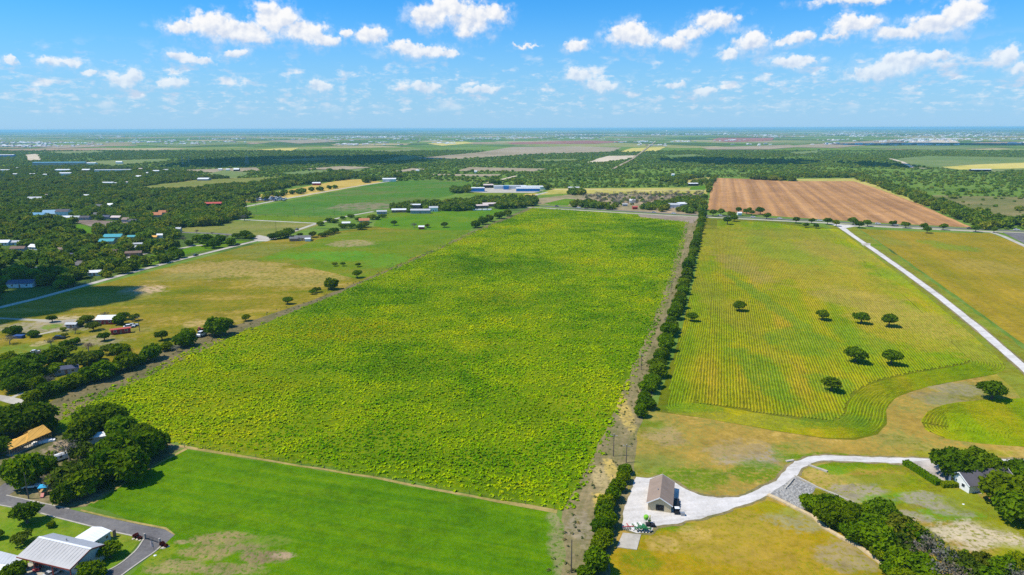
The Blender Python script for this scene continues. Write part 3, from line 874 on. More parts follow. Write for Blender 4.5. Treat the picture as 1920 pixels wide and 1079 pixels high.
for nm, pts, mt in [
    ('far_field', [(1158, 286), (1185, 278), (1248, 276), (1232, 284)], FY), ('far_field', [(1095, 306), (1140, 293), (1195, 292), (1186, 297), (1136, 304)], FP),
    ('far_field', [(760, 299), (900, 286), (960, 276), (1080, 275), (1166, 277), (1150, 285), (1000, 290), (850, 299)], FT), ('far_field', [(855, 321), (880, 314), (1025, 317), (1000, 322)], FT),
    ('far_field', [(807, 327), (940, 327.5), (938, 331), (900, 332), (810, 329)], FT), ('far_field', [(955, 317), (1010, 317.5), (1008, 320), (960, 321)], FT), ('far_field', [(500, 300), (620, 296), (640, 299), (540, 304)], FG), ('far_field', [(690, 283), (780, 279), (800, 282), (730, 286)], FG), ('far_field', [(90, 285), (180, 283), (200, 286), (120, 289)], FG), ('far_field', [(1240, 292), (1300, 290), (1330, 293), (1260, 296)], FG), ('far_field', [(1130, 262), (1240, 259), (1260, 262), (1160, 265)], FG), ('far_field', [(520, 325), (600, 320), (640, 323), (560, 329)], FG), ('far_field', [(1400, 268), (1600, 264), (1620, 267), (1450, 271)], FG), ('far_field', [(0, 262), (150, 260), (160, 263), (20, 266)], FG), ('far_field', [(738, 322), (775, 316), (800, 318), (762, 323)], FT), ('far_field', [(640, 318), (664, 312), (685, 318), (672, 323), (640, 324)], FG),
    ('far_field', [(1675, 299), (1740, 293), (1920, 296), (2100, 300), (2100, 318), (1920, 319), (1860, 324), (1790, 319), (1706, 311)], FG), ('far_field', [(1764, 314), (1840, 309), (1920, 306), (2080, 306), (2060, 313), (1900, 317), (1800, 319)], FY),
    ('far_field', [(1334, 263), (1347, 259), (1452, 259), (1447, 264), (1368, 267)], FR), ('far_field', [(1704, 266), (1782, 261), (1800, 268), (1702, 271)], FP),
    ('far_field', [(160, 303), (300, 299), (325, 302), (210, 312)], FG), ('far_field', [(478, 281), (560, 278), (546, 284)], FY), ('far_field', [(330, 320), (480, 315), (492, 321), (400, 325)], FT),
    ('far_field', [(370, 331), (420, 320), (470, 325), (442, 336)], FG), ('far_field', [(255, 353), (370, 338), (524, 333), (470, 345), (330, 359)], M_olv), ('quarry', [(48, 291), (70, 289), (77, 300), (62, 303), (52, 300)], FP),
    ('far_field', [(950, 268), (1100, 264), (1180, 266), (1120, 270), (960, 271)], FR), ('far_field', [(800, 270), (870, 266), (890, 269), (830, 274)], FY), ('far_field', [(1480, 286), (1540, 283), (1530, 288), (1496, 290)], FG),
    ('far_field', [(1315, 278), (1480, 272), (1500, 276), (1440, 281), (1330, 281)], FT), ('far_field', [(1440, 276), (1680, 262), (1700, 268), (1560, 278)], FT), ('far_field', [(1600, 278), (1700, 273), (1900, 277), (1760, 282), (1640, 279)], FG),
    ('far_field', [(240, 272), (420, 266), (470, 270), (330, 276)], FG), ('far_field', [(500, 264), (600, 262), (640, 266), (560, 270)], FT), ('far_field', [(60, 276), (180, 271), (200, 275), (110, 279)], FT), ('far_field', [(700, 304), (760, 292), (790, 294), (780, 300)], FG),
    ('far_field', [(560, 318), (640, 313), (700, 315), (640, 320)], FT), ('far_field', [(1000, 301), (1080, 299), (1085, 302), (1010, 304)], FG), ('far_field', [(1300, 300), (1360, 298), (1350, 301)], FG)]:
    FZ += 0.03
    sheet(nm, pts, mt, FZ, 6.0, 60)

# ------------------------------------------------------------------ roads, drives and yards
M_asph = ground_mat('asphalt', [(0.36, (0.105, 0.098, 0.098)), (0.5, (0.155, 0.145, 0.14)), (0.64, (0.21, 0.195, 0.18))], 0.09, 1.5, bump=(0.1, 0.02), mott=(0.5, 0.14))
M_conc = ground_mat('concrete', [(0.36, (0.34, 0.30, 0.24)), (0.5, (0.43, 0.39, 0.32)), (0.64, (0.52, 0.475, 0.40))], 0.12, 1.2, bump=(0.1, 0.02), mott=(0.5, 0.14))
M_grav = ground_mat('gravel', [(0.34, (0.37, 0.335, 0.285)), (0.45, (0.52, 0.485, 0.44)), (0.58, (0.65, 0.61, 0.565)), (0.7, (0.44, 0.385, 0.31))], 0.12, 1.4, streak=(0.2, 0.06, 0.5, 0.35), finew=0.4, bump=(0.3, 0.05), mott=(0.5, 0.14))
M_old = ground_mat('old_asphalt', [(0.36, (0.30, 0.26, 0.23)), (0.5, (0.42, 0.37, 0.325)), (0.64, (0.55, 0.50, 0.44))], 0.1, 0.9, streak=(ROW_A, 0.05, 0.3, 0.4), bump=(0.2, 0.03))
M_rock = ground_mat('broken_rock', [(0.36, (0.19, 0.18, 0.16)), (0.48, (0.30, 0.285, 0.26)), (0.6, (0.40, 0.38, 0.345))], 0.3, 1.6, finew=0.6, bump=(1.0, 0.6))
M_shoul = ground_mat('shoulder', [(0.36, (0.30, 0.26, 0.19)), (0.5, (0.38, 0.33, 0.25)), (0.64, (0.44, 0.40, 0.31))], 0.05, 0.6, mott=(0.5, 0.14))

# public road across the view with its paler shoulder
strip('shoulder', [(985, 389), (1060, 393), (1160, 399), (1250, 404), (1320, 407.5), (1390, 410.5), (1480, 415), (1552, 418.5), (1640, 424), (1750, 429.5), (1862, 435), (1990, 440)], 9.0, M_shoul, 0.066)
strip('road', [(960, 378), (1000, 385.5), (1060, 389.5), (1160, 395.5), (1250, 401), (1320, 404.5), (1390, 407.5), (1480, 412), (1552, 415.5), (1640, 421), (1750, 426.5), (1862, 431.5), (1990, 437)], 9.0, M_asph, 0.080)
strip('footway', [(1315, 407.6), (1387, 411), (1480, 415.5), (1551, 419), (1576, 424.5)], 5.0, M_conc, 0.092)
strip('footway', [(1596, 424.6), (1640, 425.5), (1747, 430.5), (1860, 436)], 5.0, M_conc, 0.092)
sheet('parking_lot', [(1880, 436), (1990, 440), (2040, 470), (1930, 462)], M_asph, 0.086)
strip('lane', [(1856, 435), (1880, 443), (1922, 462), (2000, 497)], 4.5, M_conc, 0.098)
strip('drive_edge', [(1582, 430), (1600, 443), (1640, 470), (1700, 512), (1760, 556), (1830, 612), (1920, 690), (2060, 822)], 6.2, M_track, 0.0985, jitter=0.5)
strip('driveway', [(1574, 424), (1600, 443), (1640, 470), (1700, 512), (1760, 556), (1830, 612), (1920, 690), (2060, 822)], [6.5, 4.5, 4.3, 4.3, 4.3, 4.3, 4.3, 4.3], M_grav, 0.104, jitter=0.18)
sheet('apron', [(1556, 420), (1576, 421.5), (1612, 424), (1592, 427), (1582, 429), (1570, 426)], M_grav, 0.110)
sheet('culvert_slab', [(1614, 457), (1632, 456.5), (1632, 460.5), (1618, 461)], M_conc, 0.114)

# gravel yard and the winding drive to the house
YARD = [(1193, 894), (1215, 898), (1236, 893), (1262, 903), (1280, 914), (1310, 928), (1345, 934), (1385, 933), (1415, 921), (1455, 902), (1474, 880), (1490, 866), (1515, 857), (1550, 854), (1620, 857), (1750, 860), (1920, 862), (2100, 866),
        (2100, 876), (1920, 871), (1800, 871), (1700, 870), (1600, 866), (1545, 864), (1520, 869), (1503, 879), (1488, 898), (1462, 917), (1425, 937), (1370, 956), (1320, 971), (1270, 982), (1228, 987), (1216, 1000), (1194, 1001), (1166, 990), (1172, 950)]
yc = [G(*q) for q in YARD]
yo = offset_closed(yc, -0.9)
sheet('drive_edge', [(q.x, q.y, 0) for q in yo], M_track, 0.0465, 0.9, 1.2, world=True)
sheet('gravel_drive', YARD, M_grav, 0.050, 0.5, 1.2)
sheet('house_forecourt', [(1690, 868), (1750, 862), (1790, 862), (1830, 900), (1795, 905), (1765, 909), (1730, 886)], M_old, 0.056, 0.2, 2)
sheet('house_forecourt', [(1862, 866), (1925, 866), (1990, 870), (1940, 900), (1890, 888)], M_grav, 0.057, 0.2, 2)

sheet('rock_bed', [(1441, 928), (1490, 894), (1532, 914), (1512, 938), (1506, 960)], M_rock, 0.055, 0.4, 1.2)

# street in the bottom left corner with kerbs
RD = [(-120, 902), (0, 937), (120, 964), (220, 985), (322, 1003)]
UP = [(-200, 880), (-60, 912), (10, 929), (60, 940), (130, 955), (150, 960), (200, 971), (260, 984), (308, 993), (328, 1003)]
LO = [(304, 1026), (272, 1010), (205, 996), (170, 987), (109, 971.5), (75, 962.5), (25, 952.5), (0, 948), (-60, 935), (-200, 905)]
sheet('street', UP + LO, M_asph, 0.060, 0.12, 2.0)
DL = [(271, 1009), (258, 1029), (245, 1042), (222, 1060), (186, 1079), (130, 1110), (60, 1150)]
DR = [(302, 1025), (288, 1037), (262, 1055), (229, 1079), (190, 1110), (120, 1160)]
sheet('street', DL + DR[::-1], M_asph, 0.068)
strip('kerb', [(12, 929.5), (60, 940), (130, 955)], 0.38, M_conc, 0.16, thick=0.14)
strip('kerb', [(-60, 935), (0, 948), (25, 952.5)], 0.38, M_conc, 0.16, thick=0.14)
strip('kerb', [(76, 963), (109, 972), (170, 987.5), (205, 996.5), (270, 1010)], 0.38, M_conc, 0.16, thick=0.14)
strip('kerb', DL[:6], 0.38, M_conc, 0.16, thick=0.14, smooth=True)
strip('kerb', DR[:5], 0.38, M_conc, 0.16, thick=0.14, smooth=True)
strip('dry_edge', [(150, 958), (200, 969), (260, 982), (310, 991.5), (329, 1003)], [0.7, 0.9, 0.8, 0.9, 0.6], M_edge, 0.072, jitter=0.25)
strip('side_street', [(-10, 934), (12, 918), (50, 890), (84, 872)], 6.0, M_asph, 0.056)
M_yard = ground_mat('yard_grass_green', [(0.36, (0.09, 0.19, 0.008)), (0.5, (0.16, 0.22, 0.012)), (0.6, (0.22, 0.22, 0.03)), (0.7, (0.32, 0.25, 0.10))], 0.06, 0.8)
sheet('front_lawn', [(-300, 890), (-60, 934), (24, 953), (160, 984), (270, 1009), (240, 1042), (214, 1062), (150, 1110), (-100, 1250), (-400, 1200)], M_yard, 0.045, 0.3, 3)
M_grove = ground_mat('grove_floor', [(0.36, (0.06, 0.07, 0.022)), (0.5, (0.14, 0.135, 0.05)), (0.6, (0.24, 0.19, 0.10)), (0.7, (0.30, 0.24, 0.14))], 0.06, 0.7, blobs=[(120, 835, 26, 16, (0.33, 0.24, 0.16), 0.9), (115, 800, 40, 10, (0.15, 0.21, 0.02), 0.9), (165, 935, 40, 12, (0.36, 0.27, 0.14), 0.8), (215, 905, 40, 10, (0.12, 0.20, 0.01), 0.8)])
sheet('grove_floor', [(-300, 880), (-200, 780), (-60, 760), (85, 768), (110, 806), (260, 818), (345, 838), (255, 893), (165, 948), (120, 955), (0, 928)], M_grove, 0.036, 1.0, 3)
sheet('cul_de_sac', [(-40, 740), (0, 741), (25, 745), (48, 751), (54, 759), (48, 762), (25, 759), (0, 752), (-40, 748)], M_conc, 0.06, 0.2, 2)
strip('path', [(24, 745), (40, 738), (54, 734)], 1.8, M_conc, 0.066)

# left-hand country road and the lanes around it
strip('country_road', [(-160, 612), (0, 577), (70, 560), (140, 541), (240, 513), (330, 489), (420, 467), (492, 449)], 5.0, M_conc, 0.07)
sheet('junction', [(470, 447), (486, 441), (500, 444), (520, 447), (500, 453), (484, 453)], M_conc, 0.076)
strip('country_road', [(492, 447), (545, 436), (592, 420), (640, 408), (700, 397)], 5.0, M_conc, 0.07)
strip('lane', [(430, 411.5), (470, 413), (530, 416), (592, 419)], 5.0, M_conc, 0.074)
strip('lane', [(440, 391), (470, 386), (520, 376), (580, 365), (660, 351), (720, 342), (745, 339)], 7.0, M_conc, 0.074)
strip('lane', [(330, 436), (400, 438), (440, 441), (480, 445)], 6.0, M_asph, 0.08)
strip('lane', [(335, 467), (360, 462), (380, 460)], 5.0, M_conc, 0.08)
strip('street', [(-60, 545), (0, 527), (40, 520), (90, 507), (135, 495)], 6.0, M_asph, 0.08)
sheet('parking_lot', [(50, 505), (75, 501), (86, 506), (62, 514), (48, 511)], M_conc, 0.082)
sheet('street', [(130, 495), (145, 489), (160, 486), (158, 490), (145, 499), (134, 500)], M_asph, 0.082)
strip('street', [(222, 487), (250, 481), (290, 472), (325, 465)], 5.0, M_conc, 0.08)
strip('farm_track', [(-40, 596), (20, 598), (70, 601), (110, 604), (140, 602)], [3, 3, 3.5, 6, 10], M_shoul, 0.05, jitter=0.3)
strip('farm_track', [(70, 628), (100, 622), (125, 616), (140, 606)], [3, 3, 4, 6], M_shoul, 0.052, jitter=0.3)
sheet('works_yard', [(880, 360), (910, 352), (960, 354), (1020, 358), (1000, 362), (910, 362)], M_conc, 0.085)
strip('works_road', [(985, 375), (1005, 366), (1025, 361)], 7.0, M_conc, 0.09)
strip('far_road', [(915, 345), (945, 338), (968, 332)], 9.0, FP, 2.2)
strip('far_road', [(1150, 318), (1185, 300), (1205, 285), (1230, 265)], 8.0, FT, 2.25)
strip('far_road', [(1668, 299), (1690, 305), (1712, 316), (1735, 318)], 12.0, FP, 2.3)
strip('meadow_lane', [(1036, 355.5), (1200, 357), (1330, 357)], 5.0, FP, 0.07)  # pale earth lane across the dry meadow

# ------------------------------------------------------------------ vegetation: materials
def leaf_mat(name, dark, light, yellow=None, trans=0.36, scale=0.12):
    m, nt, out = new_mat(name)
    oi = nt.nodes.new('ShaderNodeObjectInfo').outputs['Random']
    at = nt.nodes.new('ShaderNodeAttribute')
    at.attribute_name = 'tone'
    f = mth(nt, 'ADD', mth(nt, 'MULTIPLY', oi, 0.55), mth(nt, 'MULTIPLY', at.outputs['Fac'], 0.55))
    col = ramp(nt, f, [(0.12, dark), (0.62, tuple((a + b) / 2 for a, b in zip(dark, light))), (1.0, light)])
    o2 = mth(nt, 'FRACT', mth(nt, 'MULTIPLY', oi, 17.31))
    col = mixc(nt, 1.0, col, ramp(nt, o2, [(0.0, (0.92, 1.02, 1.1)), (0.5, (1, 1, 1)), (0.8, (1.22, 1.06, 0.9)), (1.0, (1.5, 1.12, 1.0))]), 'MULTIPLY')
    if yellow:
        pn = nz(nt, wpos(nt), scale, 3, 0.6)
        col = mixc(nt, mth(nt, 'MULTIPLY', sstep(nt, pn, 0.45, 0.7), 0.5), col, yellow)
    d = N(nt, 'ShaderNodeBsdfDiffuse', None, Color=col)
    t = N(nt, 'ShaderNodeBsdfTranslucent', None, Color=col)
    mx = N(nt, 'ShaderNodeMixShader', None, i0=trans, i1=d.outputs[0], i2=t.outputs[0])
    nt.links.new(mx.outputs[0], out.inputs[0])
    return m


L_OAK = leaf_mat('oak_leaves', (0.050, 0.100, 0.002), (0.165, 0.255, 0.004))
L_HEDGE = leaf_mat('hedge_leaves', (0.055, 0.115, 0.001), (0.190, 0.290, 0.003))
L_MESQ = leaf_mat('mesquite_leaves', (0.070, 0.110, 0.006), (0.185, 0.230, 0.014))
L_BRIGHT = leaf_mat('bright_leaves', (0.075, 0.155, 0.001), (0.205, 0.310, 0.003))
L_TOWN = leaf_mat('town_leaves', (0.085, 0.145, 0.010), (0.255, 0.335, 0.024))
L_SCRUB = leaf_mat('scrub_leaves', (0.130, 0.225, 0.014), (0.270, 0.370, 0.030), (0.30, 0.31, 0.05), scale=0.01)
L_RED = leaf_mat('red_leaves', (0.06, 0.012, 0.012), (0.15, 0.035, 0.03))
M_BARK = plain('bark', (0.13, 0.10, 0.075), 0.95, 0.25, 2.0, 0.05)
M_GREYB = plain('grey_bark', (0.30, 0.265, 0.235), 0.95, 0.2, 2.0, 0.05)
L_GREYT = leaf_mat('grey_twigs', (0.12, 0.11, 0.075), (0.25, 0.23, 0.17))


def crown_mesh(name, seed, mat, lobes=16, per=130, size=0.13, flat=0.72, base=0.30, top=1.25, spread=0.62, lr=(0.30, 0.48), core=True, gap=0.0, droop=0.0):
    """crown of radius about 1: leaf clumps spread over the skins of many uneven lobes"""
    r = np.random.default_rng(seed)
    V, Fc, T = [], [], []
    zc, zr = (base + top) / 2, (top - base) / 2
    cs = []
    for i in range(lobes):
        for _ in range(30):
            q = r.normal(size=3)
            q /= np.linalg.norm(q)
            q[2] = q[2] * 0.9 + 0.12
            k = r.uniform(0.55, 1.0)
            c = np.array([q[0] * spread * k, q[1] * spread * k, zc + q[2] * zr * 0.62 * k])
            if all(np.linalg.norm(c - o) > 0.24 for o, _, _ in cs):
                break
        cs.append((c, r.uniform(*lr), r.uniform(0, 1)))
    for (c, rad, tone) in cs:
        n = int(per * (rad / 0.4) ** 2)
        q = r.normal(size=(n, 3))
        q /= np.linalg.norm(q, axis=1)[:, None]
        q = q[(q[:, 2] > -0.55)]
        rr = rad * r.uniform(0.80, 1.10, len(q))
        p = c + q * rr[:, None] * np.array([1, 1, flat + 0.15])
        nm = q + r.normal(size=q.shape) * 0.75
        nm /= np.linalg.norm(nm, axis=1)[:, None]
        for a, b in zip(p, nm):
            if gap and r.random() < gap:
                continue
            s = size * r.uniform(0.55, 1.25)
            t1 = np.cross(b, r.normal(size=3))
            t1 /= np.linalg.norm(t1) + 1e-9
            t2 = np.cross(b, t1)
            i0 = len(V)
            bend = b * s * 0.25
            V += [a - t1 * s - t2 * s * 0.6, a + t1 * s - t2 * s * 0.6 + bend, a + t1 * s * 0.7 + t2 * s * 0.7, a - t1 * s * 0.8 + t2 * s * 0.6 + bend]
            Fc.append((i0, i0 + 1, i0 + 2, i0 + 3))
            T.append(min(1, max(0, tone * 0.55 + r.uniform(0, 0.45))))
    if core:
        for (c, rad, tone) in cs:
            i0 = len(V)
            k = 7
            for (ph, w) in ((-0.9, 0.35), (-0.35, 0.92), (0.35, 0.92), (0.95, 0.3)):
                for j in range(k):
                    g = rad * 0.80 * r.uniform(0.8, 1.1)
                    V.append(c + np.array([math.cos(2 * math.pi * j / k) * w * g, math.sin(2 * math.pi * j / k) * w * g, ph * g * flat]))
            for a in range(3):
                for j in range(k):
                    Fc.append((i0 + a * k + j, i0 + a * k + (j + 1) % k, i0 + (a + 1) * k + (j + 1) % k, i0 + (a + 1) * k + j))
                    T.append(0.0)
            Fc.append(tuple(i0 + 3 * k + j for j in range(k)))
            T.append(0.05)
    me = bpy.data.meshes.new(name)
    me.from_pydata([tuple(map(float, v)) for v in V], [], Fc)
    a = me.attributes.new('tone', 'FLOAT', 'FACE')
    a.data.foreach_set('value', np.array(T, np.float32))
    me.materials.append(mat)
    return me


def trunk_mesh(name, seed, mat, h0=0.45, r0=0.075, limbs=5, reach=0.55, zt=0.85):
    r = random.Random(seed)
    b = MB()
    x, y = r.uniform(-.04, .04), r.uniform(-.04, .04)
    b.tube((0, 0, -0.05), (x, y, h0), r0 * 1.25, r0 * 0.8, 7)
    for i in range(limbs):
        a = 2 * math.pi * (i + r.uniform(-.25, .25)) / limbs
        q = reach * r.uniform(0.6, 1.0)
        mid = (x + math.cos(a) * q * 0.5, y + math.sin(a) * q * 0.5, h0 + (zt - h0) * 0.55)
        b.tube((x, y, h0 * 0.92), mid, r0 * 0.55, r0 * 0.38, 5)
        b.tube(mid, (x + math.cos(a) * q, y + math.sin(a) * q, zt * r.uniform(0.85, 1.1)), r0 * 0.36, r0 * 0.14, 5)
    me = mesh_from(name, b.v, b.f)
    me.materials.append(mat)
    return me


def bare_mesh(name, seed, mat):
    r = random.Random(seed)
    b = MB()

    def grow(p, d, L, rad, n):
        q = p + d * L
        b.tube(p, q, rad, rad * 0.66, 4, False)
        if n == 0:
            return
        for k in range(3 if n > 1 else 4):
            e = (d + Vector((r.uniform(-1, 1), r.uniform(-1, 1), r.uniform(-0.45, 0.75))) * 0.85).normalized()
            grow(q, e, L * r.uniform(0.55, 0.85), rad * 0.62, n - 1)
    grow(Vector((0, 0, -0.05)), Vector((0.05, 0.03, 1)).normalized(), 0.42, 0.075, 4)
    me = mesh_from(name, b.v, b.f)
    me.materials.append(mat)
    return me


PROTO = {
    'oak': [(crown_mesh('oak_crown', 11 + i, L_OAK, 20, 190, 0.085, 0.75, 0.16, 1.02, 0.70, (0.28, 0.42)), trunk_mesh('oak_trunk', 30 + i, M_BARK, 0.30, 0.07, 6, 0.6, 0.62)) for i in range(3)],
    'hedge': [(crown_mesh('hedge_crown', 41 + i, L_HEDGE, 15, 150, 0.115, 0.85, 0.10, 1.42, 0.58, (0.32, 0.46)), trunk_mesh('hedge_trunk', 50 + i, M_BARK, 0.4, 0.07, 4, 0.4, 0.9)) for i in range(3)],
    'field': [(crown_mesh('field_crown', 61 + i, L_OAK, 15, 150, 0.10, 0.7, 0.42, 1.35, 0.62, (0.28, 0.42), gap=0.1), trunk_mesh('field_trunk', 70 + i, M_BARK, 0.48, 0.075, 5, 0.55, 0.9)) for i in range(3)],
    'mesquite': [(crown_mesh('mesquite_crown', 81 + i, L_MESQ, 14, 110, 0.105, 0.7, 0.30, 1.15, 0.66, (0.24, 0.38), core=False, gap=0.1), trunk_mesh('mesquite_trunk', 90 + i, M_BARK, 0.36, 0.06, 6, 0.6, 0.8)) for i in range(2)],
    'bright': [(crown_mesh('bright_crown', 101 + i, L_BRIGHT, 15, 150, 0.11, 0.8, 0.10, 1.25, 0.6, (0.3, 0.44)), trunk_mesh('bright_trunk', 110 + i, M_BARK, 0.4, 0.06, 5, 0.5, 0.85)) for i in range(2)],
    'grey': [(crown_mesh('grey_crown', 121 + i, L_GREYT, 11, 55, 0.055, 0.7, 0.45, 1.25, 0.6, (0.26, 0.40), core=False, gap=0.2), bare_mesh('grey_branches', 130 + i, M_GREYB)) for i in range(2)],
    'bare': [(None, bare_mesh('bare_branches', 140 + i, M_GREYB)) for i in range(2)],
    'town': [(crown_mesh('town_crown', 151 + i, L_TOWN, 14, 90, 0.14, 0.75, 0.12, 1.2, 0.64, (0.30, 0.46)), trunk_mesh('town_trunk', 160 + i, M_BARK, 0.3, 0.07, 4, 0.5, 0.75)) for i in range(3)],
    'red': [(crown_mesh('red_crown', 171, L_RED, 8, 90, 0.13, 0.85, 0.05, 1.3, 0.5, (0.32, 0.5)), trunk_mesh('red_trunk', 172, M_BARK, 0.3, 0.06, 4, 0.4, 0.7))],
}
ASPECT = {'oak': 1.02, 'hedge': 1.4, 'field': 1.35, 'mesquite': 1.15, 'bright': 1.25, 'grey': 1.3, 'bare': 1.3, 'town': 1.2, 'red': 1.3}
TNAME = {'oak': 'oak_tree', 'hedge': 'hedge_tree', 'field': 'field_tree', 'mesquite': 'mesquite_tree', 'bright': 'broadleaf_tree', 'grey': 'bare_tree', 'bare': 'dead_tree', 'town': 'shade_tree', 'red': 'red_shrub'}
TREES = []


def put_tree(p, rad, kind, label, group=None, sq=1.0, cat='tree'):
    cm, tm = rng.choice(PROTO[kind])
    r = empty(TNAME[kind], (p.x, p.y, 0.0), rng.uniform(0, 6.283))
    e = rng.uniform(0.92, 1.1)
    r.scale = (rad * e, rad / e, rad * sq * rng.uniform(0.92, 1.08))
    tag(r, label, cat, group)
    t = link('trunk', tm, None, r)
    if cm is not None:
        link('crown', cm, None, r)
    TREES.append((p.x, p.y, rad))
    return r


def tree(u, v, w, kind, label, group=None, sq=1.0, cat='tree'):
    """u, v, w: centre and width of the crown in the photograph"""
    z = 0.0
    for _ in range(4):
        p = G(u, v, z)
        dist = (p - Vector((0, 0, H))).length
        rad = w / 2 * dist / F
        z = rad * ASPECT[kind] * sq * 0.62
    return put_tree(p, rad, kind, label, group, sq, cat)


ORD = ['first', 'second', 'third', 'fourth', 'fifth', 'sixth', 'seventh', 'eighth', 'ninth', 'tenth', 'eleventh', 'twelfth', 'thirteenth', 'fourteenth', 'fifteenth', 'sixteenth', 'seventeenth', 'eighteenth', 'nineteenth', 'twentieth']
TENS = {2: 'twenty', 3: 'thirty', 4: 'forty', 5: 'fifty', 6: 'sixty', 7: 'seventy', 8: 'eighty', 9: 'ninety'}
TENTH = {2: 'twentieth', 3: 'thirtieth', 4: 'fortieth', 5: 'fiftieth', 6: 'sixtieth', 7: 'seventieth', 8: 'eightieth', 9: 'ninetieth'}


def nth(i):
    i += 1
    if i > 100:
        return 'hundred and ' + nth(i - 101)
    if i == 100:
        return 'hundredth'
    if i <= 20:
        return ORD[i - 1]
    return TENTH[i // 10] if i % 10 == 0 else TENS[i // 10] + '-' + ORD[i % 10 - 1]


# ------------------------------------------------------------------ points that carry many small plants
def scatter(name, pts, protos, label, cat, zs=None):
    """pts: x, y, scale, turn; protos: meshes. One object of kind 'stuff' that instances them on its points"""
    a = np.array(pts, np.float32)
    me = bpy.data.meshes.new(name)
    me.vertices.add(len(a))
    co = np.zeros((len(a), 3), np.float32)
    co[:, :2] = a[:, :2]
    me.vertices.foreach_set('co', co.ravel())
    for nm, col in (('psize', 2), ('turn', 3)):
        at = me.attributes.new(nm, 'FLOAT', 'POINT')
        at.data.foreach_set('value', np.ascontiguousarray(a[:, col]))
    o = link(name, me)
    tag(o, label, cat, kind='stuff')
    pc = bpy.data.collections.new(name + '_plants')
    for k, m in enumerate(protos):
        pc.objects.link(bpy.data.objects.new('plant', m))
    ng = bpy.data.node_groups.new(name, 'GeometryNodeTree')
    ng.interface.new_socket('Geometry', in_out='INPUT', socket_type='NodeSocketGeometry')
    ng.interface.new_socket('Geometry', in_out='OUTPUT', socket_type='NodeSocketGeometry')
    gi, go = ng.nodes.new('NodeGroupInput'), ng.nodes.new('NodeGroupOutput')
    ci = ng.nodes.new('GeometryNodeCollectionInfo')
    ci.inputs['Collection'].default_value = pc
    ci.inputs['Separate Children'].default_value = True
    ci.inputs['Reset Children'].default_value = True
    ip = ng.nodes.new('GeometryNodeInstanceOnPoints')
    ip.inputs['Pick Instance'].default_value = True
    mp = ng.nodes.new('GeometryNodeMeshToPoints')
    ng.links.new(gi.outputs[0], mp.inputs[0])
    ng.links.new(mp.outputs[0], ip.inputs['Points'])
    ng.links.new(ci.outputs[0], ip.inputs['Instance'])
    ri = ng.nodes.new('FunctionNodeRandomValue')
    ri.data_type = 'INT'
    for s in ri.inputs:
        if s.type == 'INT' and s.name == 'Max':
            s.default_value = len(protos) - 1
    ng.links.new([s for s in ri.outputs if s.type == 'INT'][0], ip.inputs['Instance Index'])
    def attr(nm):
        n = ng.nodes.new('GeometryNodeInputNamedAttribute')
        n.data_type = 'FLOAT'
        n.inputs['Name'].default_value = nm
        return n.outputs['Attribute']
    cr = ng.nodes.new('ShaderNodeCombineXYZ')
    ng.links.new(attr('turn'), cr.inputs[2])
    e2r = ng.nodes.new('FunctionNodeEulerToRotation')
    ng.links.new(cr.outputs[0], e2r.inputs[0])
    ng.links.new(e2r.outputs[0], ip.inputs['Rotation'])
    ng.links.new(attr('psize'), ip.inputs['Scale'])
    ng.links.new(ip.outputs[0], go.inputs[0])
    md = o.modifiers.new('plants', 'NODES')
    md.node_group = ng
    return o


def grid_points(poly, step, jit=0.5, seed=1):
    r = np.random.default_rng(seed)
    xs = np.array([p.x for p in poly])
    ys = np.array([p.y for p in poly])
    x, y = np.meshgrid(np.arange(xs.min(), xs.max(), step), np.arange(ys.min(), ys.max(), step))
    x = x.ravel() + r.uniform(-jit, jit, x.size) * step
    y = y.ravel() + r.uniform(-jit, jit, y.size) * step
    ok = in_poly(x, y, poly)
    return x[ok], y[ok], r


def vnoise(x, y, f, seed=0.0):
    if len(x) < 40000:
        return np.array([mnoise.fractal(Vector((a * f, b * f, seed)), 1.0, 2.0, 3) for a, b in zip(x, y)])
    # many points: a coarse lattice looked up bilinearly
    st = 0.12 / f
    x0, y0 = x.min(), y.min()
    nx, ny = int((x.max() - x0) / st) + 3, int((y.max() - y0) / st) + 3
    g = np.array([[mnoise.fractal(Vector(((x0 + i * st) * f, (y0 + j * st) * f, seed)), 1.0, 2.0, 3) for j in range(ny)] for i in range(nx)])
    a, b = (x - x0) / st, (y - y0) / st
    i, j = a.astype(int), b.astype(int)
    a, b = a - i, b - j
    return g[i, j] * (1 - a) * (1 - b) + g[i + 1, j] * a * (1 - b) + g[i, j + 1] * (1 - a) * b + g[i + 1, j + 1] * a * b


def bush_mesh(name, seed, mat, n=16, s=0.30, h=0.8, up=0.5):
    r = np.random.default_rng(seed)
    V, Fc, T = [], [], []
    for i in range(n):
        q = r.normal(size=3)
        q[2] = abs(q[2])
        q /= np.linalg.norm(q)
        c = q * np.array([0.62, 0.62, h * 0.75]) * r.uniform(0.55, 1.0) + np.array([0, 0, 0.12])
        b = q + r.normal(size=3) * 0.5 + np.array([0, 0, up])
        b /= np.linalg.norm(b)
        t1 = np.cross(b, r.normal(size=3))
        t1 /= np.linalg.norm(t1)
        t2 = np.cross(b, t1)
        z = s * r.uniform(0.7, 1.3)
        i0 = len(V)
        V += [c - t1 * z, c - t2 * z * .8 + b * z * .2, c + t1 * z, c + t2 * z * .8 - b * z * .1]
        Fc.append((i0, i0 + 1, i0 + 2, i0 + 3))
        T.append(r.uniform(0, 1))
    me = bpy.data.meshes.new(name)
    me.from_pydata([tuple(map(float, v)) for v in V], [], Fc)
    a = me.attributes.new('tone', 'FLOAT', 'FACE')
    a.data.foreach_set('value', np.array(T, np.float32))
    me.materials.append(mat)
    return me


